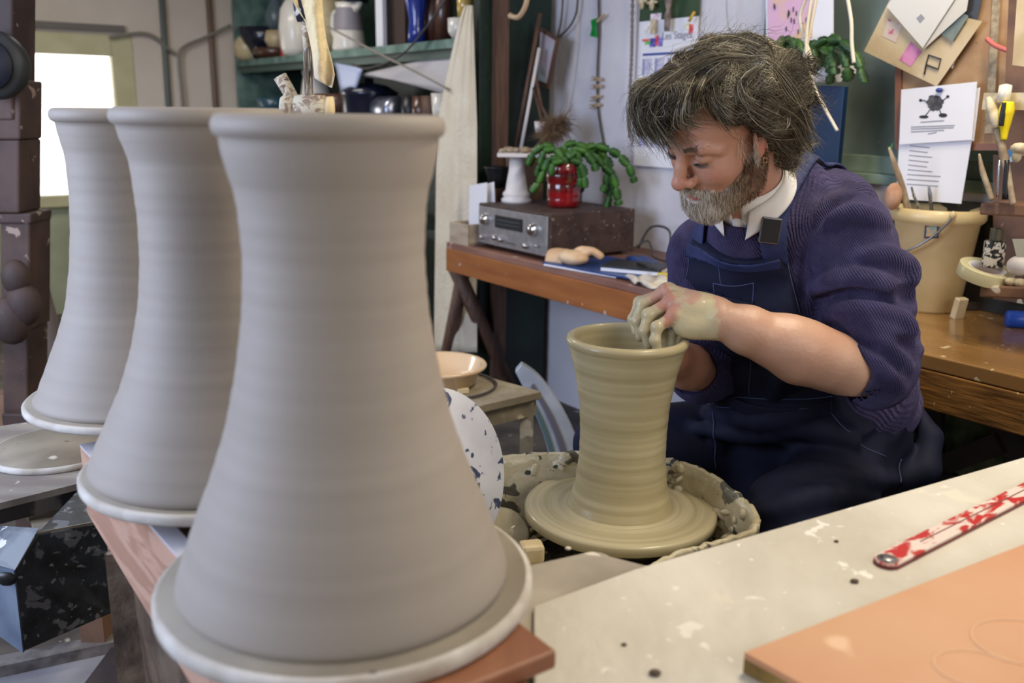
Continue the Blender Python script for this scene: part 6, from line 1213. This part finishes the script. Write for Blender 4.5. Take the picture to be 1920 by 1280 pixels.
# collar
shirt = mat('white_shirt_cotton', S(236, 234, 230), .8, bump=.2, bscale=500, bdist=.001)
nf = -(fd-NAx*(fd@NAx)); nf /= np.linalg.norm(nf); nl = np.cross(NAx, nf)
def collar_pt(th, t):
    b = abs(th)/PI; ht = .090-.036*b**2; wd = .026+.030*b**4; r = .0625+.008*math.sin(min(t, .35)/.35*PI/2)+.012*max(0, t-.2)
    tip = max(0, b-.80)/.12; th2 = th-math.copysign(.16*max(0, 1-t)*tip, th); p = NB+NAx*(ht-wd*max(0, t-.15)/.85)+(nf*math.cos(th2)+nl*math.sin(th2))*r
    for _ in range(3):
        d = SW.sample(p[None])[0]
        if d < .005: p = p+SW.grad(p[None])[0]*(.005-d)
    return p
SW = sf
for s_, a0, a1 in ((1, .0, PI*.92), (-1, .0, PI*.92)):
    g = MB().grid(lambda s, t: collar_pt(s_*(a0+(a1-a0)*s), t)-ML, 34, 10); obj('shirt_collar', g, shirt, person, solid=.0024)
    g = MB().grid(lambda s, t: NB+NAx*(.02+.066*t)+(nf*math.cos(s_*PI*.95*s)+nl*math.sin(s_*PI*.95*s))*.0608-ML, 30, 4); obj('collar_band', g, shirt, person, solid=.0015)
child('shirt_front', *(lambda f__: f__.mesh())(Field(NB-V3(.09, .09, .02), NB+V3(.06, .06, .07), .003).cone(NB-nf*.046+NAx*.012, NB-nf*.052+NAx*.030, .022, .014, .01)), shirt)
# earring
ep = hw_(.004, .088, -.038); obj('earring', MB().tube([Vector(ep-ML)+Vector(HM @ V3(.0045*math.cos(t_), .0, .0055*math.sin(t_))) for t_ in np.linspace(0, 2*PI, 16)], .0009, 6), mat('gold_ring', S(220, 180, 120), .25, metal=1), person)
# ---------------- hair, beard, brows ----------------
rng = np.random.default_rng(7)
def hairmat(name, c0, c1, c2):
    M = mat(name, c0, .42, spec=.5); T = M.node_tree; at = T.nodes.new('ShaderNodeAttribute'); at.attribute_name = 'tone'; cr = T.nodes.new('ShaderNodeValToRGB')
    cr.color_ramp.elements[0].color = c0; cr.color_ramp.elements[1].color = c2; e = cr.color_ramp.elements.new(.5); e.color = c1; T.links.new(at.outputs['Fac'], cr.inputs[0]); T.links.new(cr.outputs[0], T.nodes['Principled BSDF'].inputs['Base Color']); return M
def strands(name, pts, rad, tone, m_):
    # pts (n, k, 3) -> tapered three-sided tubes in one mesh
    n, k, _ = pts.shape; T_ = np.gradient(pts, axis=1); T_ /= np.linalg.norm(T_, axis=2, keepdims=True)+1e-9
    ref = np.array([.3, .5, .8]); U_ = np.cross(T_, ref); U_ /= np.linalg.norm(U_, axis=2, keepdims=True)+1e-9; W_ = np.cross(T_, U_)
    tp = np.interp(np.linspace(0, 1, k), [0, .15, .7, 1], [.8, 1, .8, .15])[None, :, None]; r = rad[:, None, None]*tp
    ring = [pts+(U_*math.cos(a)+W_*math.sin(a))*r for a in (0, 2*PI/3, 4*PI/3)]; V = np.stack(ring, 2).reshape(-1, 3)
    i = np.arange(n)[:, None, None]*k*3+np.arange(k-1)[None, :, None]*3; j = np.arange(3)[None, None, :]; j2 = (j+1) % 3
    F_ = np.stack([i+j, i+j2, i+3+j2, i+3+j], -1).reshape(-1, 4); return child(name, V, F_, m_, dict(tone=np.repeat(tone, k*3)))
# hair volume
vf = Field(HO+V3(-.26, -.22, -.16), HO+V3(.24, .26, .24), .0030)
vf.ell(hw_(-.020, 0, .052), (.106, .086, .083), HM, .01)
vf.ell(hw_(.046, -.010, .100), (.056, .064, .030), HM, .02); vf.ell(hw_(.080, -.022, .096), (.034, .050, .026), HM, .02); vf.ell(hw_(.096, -.036, .074), (.018, .030, .026), HM, .012)
vf.ell(hw_(.010, .070, .045), (.050, .032, .036), HM, .02); vf.ell(hw_(-.050, .055, .015), (.055, .045, .050), HM, .02); vf.ell(hw_(-.050, -.05, .015), (.055, .045, .050), HM, .02)
vf.ell(hw_(-.080, .035, -.030), (.045, .055, .050), HM, .02); vf.ell(hw_(-.075, .020, -.070), (.038, .052, .034), HM, .02); vf.ell(hw_(-.090, .02, .03), (.045, .07, .06), HM, .02)
f1, l1, t1 = vf.frame(HO, HM)
# keep the face free: cut in front of the hairline
cut = np.where(f1 > -.02, np.minimum(.014+1.25*np.clip(f1+.005, 0, 1), .096)-t1, -1).astype(np.float32)
cut = np.where((f1 > .080) & (t1 > .045) & (l1 < .004), -1, cut); cutear = np.where((f1 > -.028) & (t1 < .006), .02, -1)
vf.D = np.maximum(vf.D, np.maximum(cut*.8, cutear)); 
lump = .0055*np.sin(f1*75+np.sin(l1*50)*1.5+t1*30)+.005*np.sin(t1*90+f1*40+l1*60)+.003*np.sin(l1*140+t1*110)
vf.D = (vf.D+lump).astype(np.float32)
P, F_ = vf.mesh(); P = relax(P, F_, 1, .5); hair_in = mat('hair_mass', S(34, 30, 25), .7, S(52, 46, 38), 60, .4, .65, st=(1, 1, 1), dist=1, bump=.9, bscale=90, bdist=.01)
hb = child('hair', P, F_, hair_in)
def grow(seeds, F, n, step, dirfn, hug, curl_amp, curl_f, clusters, seedshift=0):
    N_ = len(seeds); cid = rng.integers(0, clusters, N_); ph = (rng.random(clusters)*2*PI)[cid]+rng.normal(0, .35, N_); cf = (curl_f*(.6+.8*rng.random(clusters)))[cid]; ca = (curl_amp*(.4+1.2*rng.random(clusters)))[cid]*(.8+.4*rng.random(N_))
    # clusters follow position so that neighbours curl together
    lc = (seeds-HO) @ HM; cent = lc[rng.integers(0, N_, clusters)]; 
    cid = np.concatenate([np.argmin(((lc[i:i+2000, None]-cent[None])**2).sum(2), 1) for i in range(0, N_, 2000)]); 
    pc = rng.random(clusters)*2*PI; fc = curl_f*(.5+1.0*rng.random(clusters)); ac = curl_amp*(.3+1.3*rng.random(clusters)); bias = rng.normal(0, .30, (clusters, 3))
    ph = pc[cid]+rng.normal(0, .25, N_); cf = fc[cid]*(1+rng.normal(0, .05, N_)); ca = ac[cid]*(1+rng.normal(0, .15, N_)); bs = bias[cid]+rng.normal(0, .10, (N_, 3))
    p = seeds.copy(); out = [p.copy()]; hg = hug*(.3+1.4*rng.random(N_))
    for i in range(n-1):
        loc = (p-HO) @ HM; g = F.grad(p, .004); d = dirfn(loc, i/n)+bs; d = d @ HM.T; d = d-g*(d*g).sum(1, keepdims=True)*.85; d /= np.linalg.norm(d, axis=1, keepdims=True)+1e-9
        sd = np.cross(g, d); a = cf*i/n*2*PI+ph; d = d+sd*(ca*np.sin(a))[:, None]+g*(ca*.45*np.cos(a))[:, None]; d /= np.linalg.norm(d, axis=1, keepdims=True)+1e-9
        p = p+d*step[:, None]; dist = F.sample(p); tgt = hg*(.3+i/n); p = p+g*(np.clip(tgt-dist, -.003, .006)*.7)[:, None]; out.append(p.copy())
    grow.cid = cid; return np.stack(out, 1)
def hdir(loc, s):
    f, l, t = loc.T; fr_ = np.clip((f-.02)/.05, 0, 1)[:, None]; a_ = np.stack([np.full_like(f, 1.0), np.where(l > 0, .35, -.4), -.75-6*np.clip(f-.07, 0, 1)], 1); b_ = np.stack([np.full_like(f, -1.0), .35*np.sign(l), -.55-.0*f], 1)
    lo_ = np.clip((-.02-t)/.04, 0, 1)[:, None]; b_ = b_*(1-lo_)+np.stack([np.full_like(f, -.35), .2*np.sign(l), np.full_like(f, -.7)], 1)*lo_; return a_*fr_+b_*(1-fr_)
hm = hairmat('grey_brown_hair', S(34, 29, 23), S(106, 96, 76), S(218, 211, 186))
sel = rng.integers(0, len(P), 20000); sd = P[sel]+rng.normal(0, .001, (len(sel), 3))
lc = (sd-HO) @ HM; st_ = grow(sd, vf, 12, .0052*(.6+.8*rng.random(len(sel)))*np.where((lc[:, 0] > .045) & (lc[:, 1] > -.03), .50, np.where(lc[:, 0] > .06, .75, 1)), hdir, .005, 1.05, 1.55, 190)
lc = (sd-HO) @ HM; tone = np.clip(.25+.14*rng.normal(0, 1, len(sel))+rng.normal(0, .17, 190)[grow.cid]+.22*np.clip((-lc[:, 0]-.0)/.08, 0, 1)+.25*np.exp(-((lc[:, 0]+.03)**2+(lc[:, 1]-.05)**2+(lc[:, 2]-.10)**2)/.0012), 0, 1)  # last term paints a highlight into the hair tone near the crown
strands('hair_strands', st_, .00045+.0004*rng.random(len(sel)), tone, hm).parent = hb
LK = [((1262, 128), (1215, 160), (1193, 205), (1212, 245), (1238, 272)), ((1285, 140), (1240, 180), (1225, 225), (1250, 262), (1262, 286)), ((1240, 150), (1200, 185), (1196, 230), (1222, 262)), ((1300, 150), (1284, 190), (1286, 226), (1312, 234)), ((1318, 150), (1302, 185), (1308, 214), (1334, 220)), ((1335, 160), (1344, 195), (1370, 222), (1402, 246)), ((1400, 96), (1445, 130), (1482, 180), (1504, 230), (1516, 262)), ((1430, 190), (1478, 222), (1500, 255), (1524, 284)), ((1420, 232), (1450, 258), (1474, 282), (1496, 292)), ((1430, 92), (1372, 78), (1318, 96), (1262, 122)), ((1400, 110), (1340, 110), (1282, 140), (1246, 180)), ((1420, 130), (1390, 160), (1400, 200), (1440, 225)), ((1360, 130), (1330, 170), (1350, 215), (1392, 240)), ((1450, 150), (1470, 190), (1500, 215), (1520, 225)), ((1380, 200), (1410, 235), (1432, 240), (1462, 236))]
S__, R__, T__ = [], [], []
for k_, px in enumerate(LK):
    W0 = []
    for i, (x, y) in enumerate(px):
        h_ = hit(vf, x, y, 1.40, 1.80); W0.append(h_-cF*.006 if h_ is not None else Q(x, y, W0[-1][1] if W0 else 1.53))
    for j_ in range(90):
        w_ = .004+.009*rng.random(); off_ = rng.normal(0, w_, 3); tip = rng.normal(0, .006, 3); c_ = np.array([A3(q) for q in bez([W0[i]+off_*(.35+.65*i/(len(W0)-1))+tip*(i/(len(W0)-1))**2 for i in range(len(W0))], 4)]); c_ = c_[np.round(np.linspace(0, len(c_)-1, 13)).astype(int)]
        S__.append(c_); R__.append(.00030+.00035*rng.random()); T__.append(np.clip(.30+.25*rng.normal()+.12*(k_ in (6, 7, 11, 13)), 0, 1))
strands('locks', np.array(S__), np.array(R__), np.array(T__), hm).parent = hb
# flyaway wisps
sel = rng.integers(0, len(P), 700); sd = P[sel]; lc = (sd-HO) @ HM; ok = (lc[:, 0] > .05) | (lc[:, 0] < -.06) | (lc[:, 2] > .10); sd = sd[ok]
st_ = grow(sd, vf, 14, .0060*(.6+.9*rng.random(len(sd))), hdir, .026, 1.3, 1.8, 90); strands('wisps', st_, np.full(len(sd), .00028), np.clip(.3+.25*rng.normal(0, 1, len(sd)), 0, 1), hm).parent = hb
# beard: base skin offset plus bristles
bd = Field(HO+V3(-.22, -.20, -.22), HO+V3(.16, .16, .08), .0024)
bd.D = np.full(bd.n, .2, np.float32); G = np.stack(np.meshgrid(*bd.ax, indexing='ij'), -1).reshape(-1, 3); hf.D = HD
d0 = np.full(len(G), .2, np.float32)
for i in range(0, len(G), 400000): d0[i:i+400000] = hf.sample(G[i:i+400000])
d0 = d0.reshape(bd.n); f1, l1, t1 = bd.frame(HO, HM); al = np.abs(l1)
chk = t1+.030+.52*np.clip(f1, -.02, .08)+np.where(f1 > .055, (f1-.055)*.4, 0)
mous = np.maximum(np.maximum(t1+.0535+.25*al, al-.036), .070-f1); A_ = np.minimum(chk, mous)
lipc = .0-(np.sqrt((al/.024)**2+((t1+.0715)/.0085)**2)-1)*.006; lipc = np.where(f1 > .075, lipc, -1)
neck = np.maximum(-(f1+.004)+np.clip(-.075-t1, 0, 1)*1.1, -(t1+.126))
thick = .0020+.004*np.clip((-.085-t1)/.03, 0, 1)*np.clip((f1-.03)/.04, 0, 1)+.003*np.clip((f1-.08)/.01, 0, 1)
bd.D = np.maximum(np.maximum(d0-thick, A_), np.maximum(lipc, neck)).astype(np.float32); bd.D += (.0012*np.sin(l1*420+t1*160)).astype(np.float32)
P, F_ = bd.mesh(); P = relax(P, F_, 1, .5); loc_ = (P-HO) @ HM
bm_ = hairmat('beard_mass', S(112, 80, 58), S(150, 128, 104), S(190, 184, 172)); btone = np.clip((loc_[:, 0]-.035)/.045, 0, 1)*.9+.05
bb = child('beard', P, F_, bm_, dict(tone=btone))
bd2 = Field.__new__(Field); bd2.__dict__.update(bd.__dict__); bd2.D = (d0-thick).astype(np.float32)
sel = rng.integers(0, len(P), 9000); sd = P[sel]; lc = (sd-HO) @ HM
def bdir(loc, s): f, l, t = loc.T; return np.stack([.25+.2*(f > .07), .10*np.sign(l)+12*l*(f > .075)*(t > -.075), np.full_like(f, -1.0)], 1)
Ls = .0008+.0012*np.clip((lc[:, 0]-.02)/.05, 0, 1)*np.where((lc[:, 2] > -.062) & (lc[:, 0] > .08), .5, 1)
sd = sd[~((lc[:, 0] > .075) & (np.abs(lc[:, 1]) < .022) & (lc[:, 2] > -.078) & (lc[:, 2] < -.0605))]; lc = (sd-HO) @ HM; Ls = .0008+.0012*np.clip((lc[:, 0]-.02)/.05, 0, 1)*np.where((lc[:, 2] > -.062) & (lc[:, 0] > .08), .4, 1)
st_ = grow(sd, bd2, 8, Ls*(.6+.8*rng.random(len(sd))), bdir, .0045, .5, .8, 200)
tone = np.clip((lc[:, 0]-.03)/.055, 0, 1)*.68+rng.normal(0, .18, len(sd))+.1; bh = hairmat('beard_hair', S(96, 62, 42), S(160, 138, 112), S(224, 218, 204)); strands('beard_strands', st_, np.full(len(sd), .00036), np.clip(tone, 0, 1), bh).parent = bb
# eyebrows, lashes, sideburn
for s in (-1, 1):
    n_ = 240; u_ = rng.random(n_)*.86; f = .0985-.014*u_-.012*u_**2; l = s*(.013+.034*u_); t = .0245+.004*np.sin(u_*PI)-.004*u_; base = np.stack([f, l, t+rng.normal(0, .0018, n_)], 1); wp_ = base @ HM.T+HO
    g = hf.grad(wp_, .004); wp_ = wp_-g*(hf.sample(wp_)-.0006)[:, None]; d = np.stack([-.25-.5*u_, s*np.full(n_, .8), .15-.5*u_+rng.normal(0, .15, n_)], 1) @ HM.T; d = d-g*(d*g).sum(1, keepdims=True)+g*.2
    k = np.linspace(0, 1, 5)[None, :, None]; st_ = wp_[:, None]+d[:, None]*k*(.007*(.6+.6*rng.random(n_)))[:, None, None]; strands('eyebrow', st_, np.full(n_, .00034), np.clip(.25+rng.normal(0, .15, n_), 0, 1), bh)
    u_ = np.linspace(0, 1, 40); base = np.stack([.0925-.010*u_**2, s*(.020+.026*u_), -.0030-.0025*np.sin(u_*PI)+.002*u_], 1) @ HM.T+HO; g = hf.grad(base, .003); base = base-g*(hf.sample(base)-.0004)[:, None]
    d = (g+(HM @ V3(.3, 0, -.8))[None]); st_ = base[:, None]+d[:, None]*np.linspace(0, 1, 4)[None, :, None]*.0045; strands('eyelashes', st_, np.full(40, .00032), np.full(40, .05), hm)
n_ = 320; base = np.stack([.024+rng.normal(0, .006, n_), np.full(n_, .085), -.018+rng.normal(0, .014, n_)], 1) @ HM.T+HO
for _ in range(4): base = base-hf.grad(base, .004)*(hf.sample(base)-.001)[:, None]
d = np.stack([.1+rng.normal(0, .2, n_), .2+0*u_[0]+rng.normal(0, .1, n_), np.full(n_, -1.)], 1) @ HM.T; st_ = base[:, None]+d[:, None]*np.linspace(0, 1, 5)[None, :, None]*.014; strands('sideburn', st_, np.full(n_, .00034), np.clip(.7+rng.normal(0, .2, n_), 0, 1), bh)
# shoes and stool
for nm, k_ in (('shoe', ANL), ('shoe', ANR)):
    f__ = Field(k_+V3(-.22, -.24, -.10), k_+V3(.12, .12, .12), .006); f__.cone(k_+V3(0, 0, -.045), k_+fw*.16+V3(0, 0, -.06), .044, .032, .02); f__.cone(k_, k_+V3(0, 0, -.03), .045, .045, .02); P, F_ = f__.mesh(np.maximum(f__.D, -(f__.frame(V3(0, 0, .001), np.eye(3))[2]))); child('shoe', P, F_, black_pl)
so = Vector((PP[0]+.02, PP[1]+.04, 0)); STL = thing('wooden_stool', 'round wooden stool the potter sits on', 'stool', so)
obj('seat', MB().lathe([(0, .40), (.16, .40), (.17, .41), (.17, .43), (.16, .44), (0, .44)], 40), board, STL)
for k in range(4): a_ = PI/4+k*PI/2; obj('leg', MB().cyl((.15*math.cos(a_), .15*math.sin(a_), 0), (.11*math.cos(a_), .11*math.sin(a_), .40), .018), board, STL)
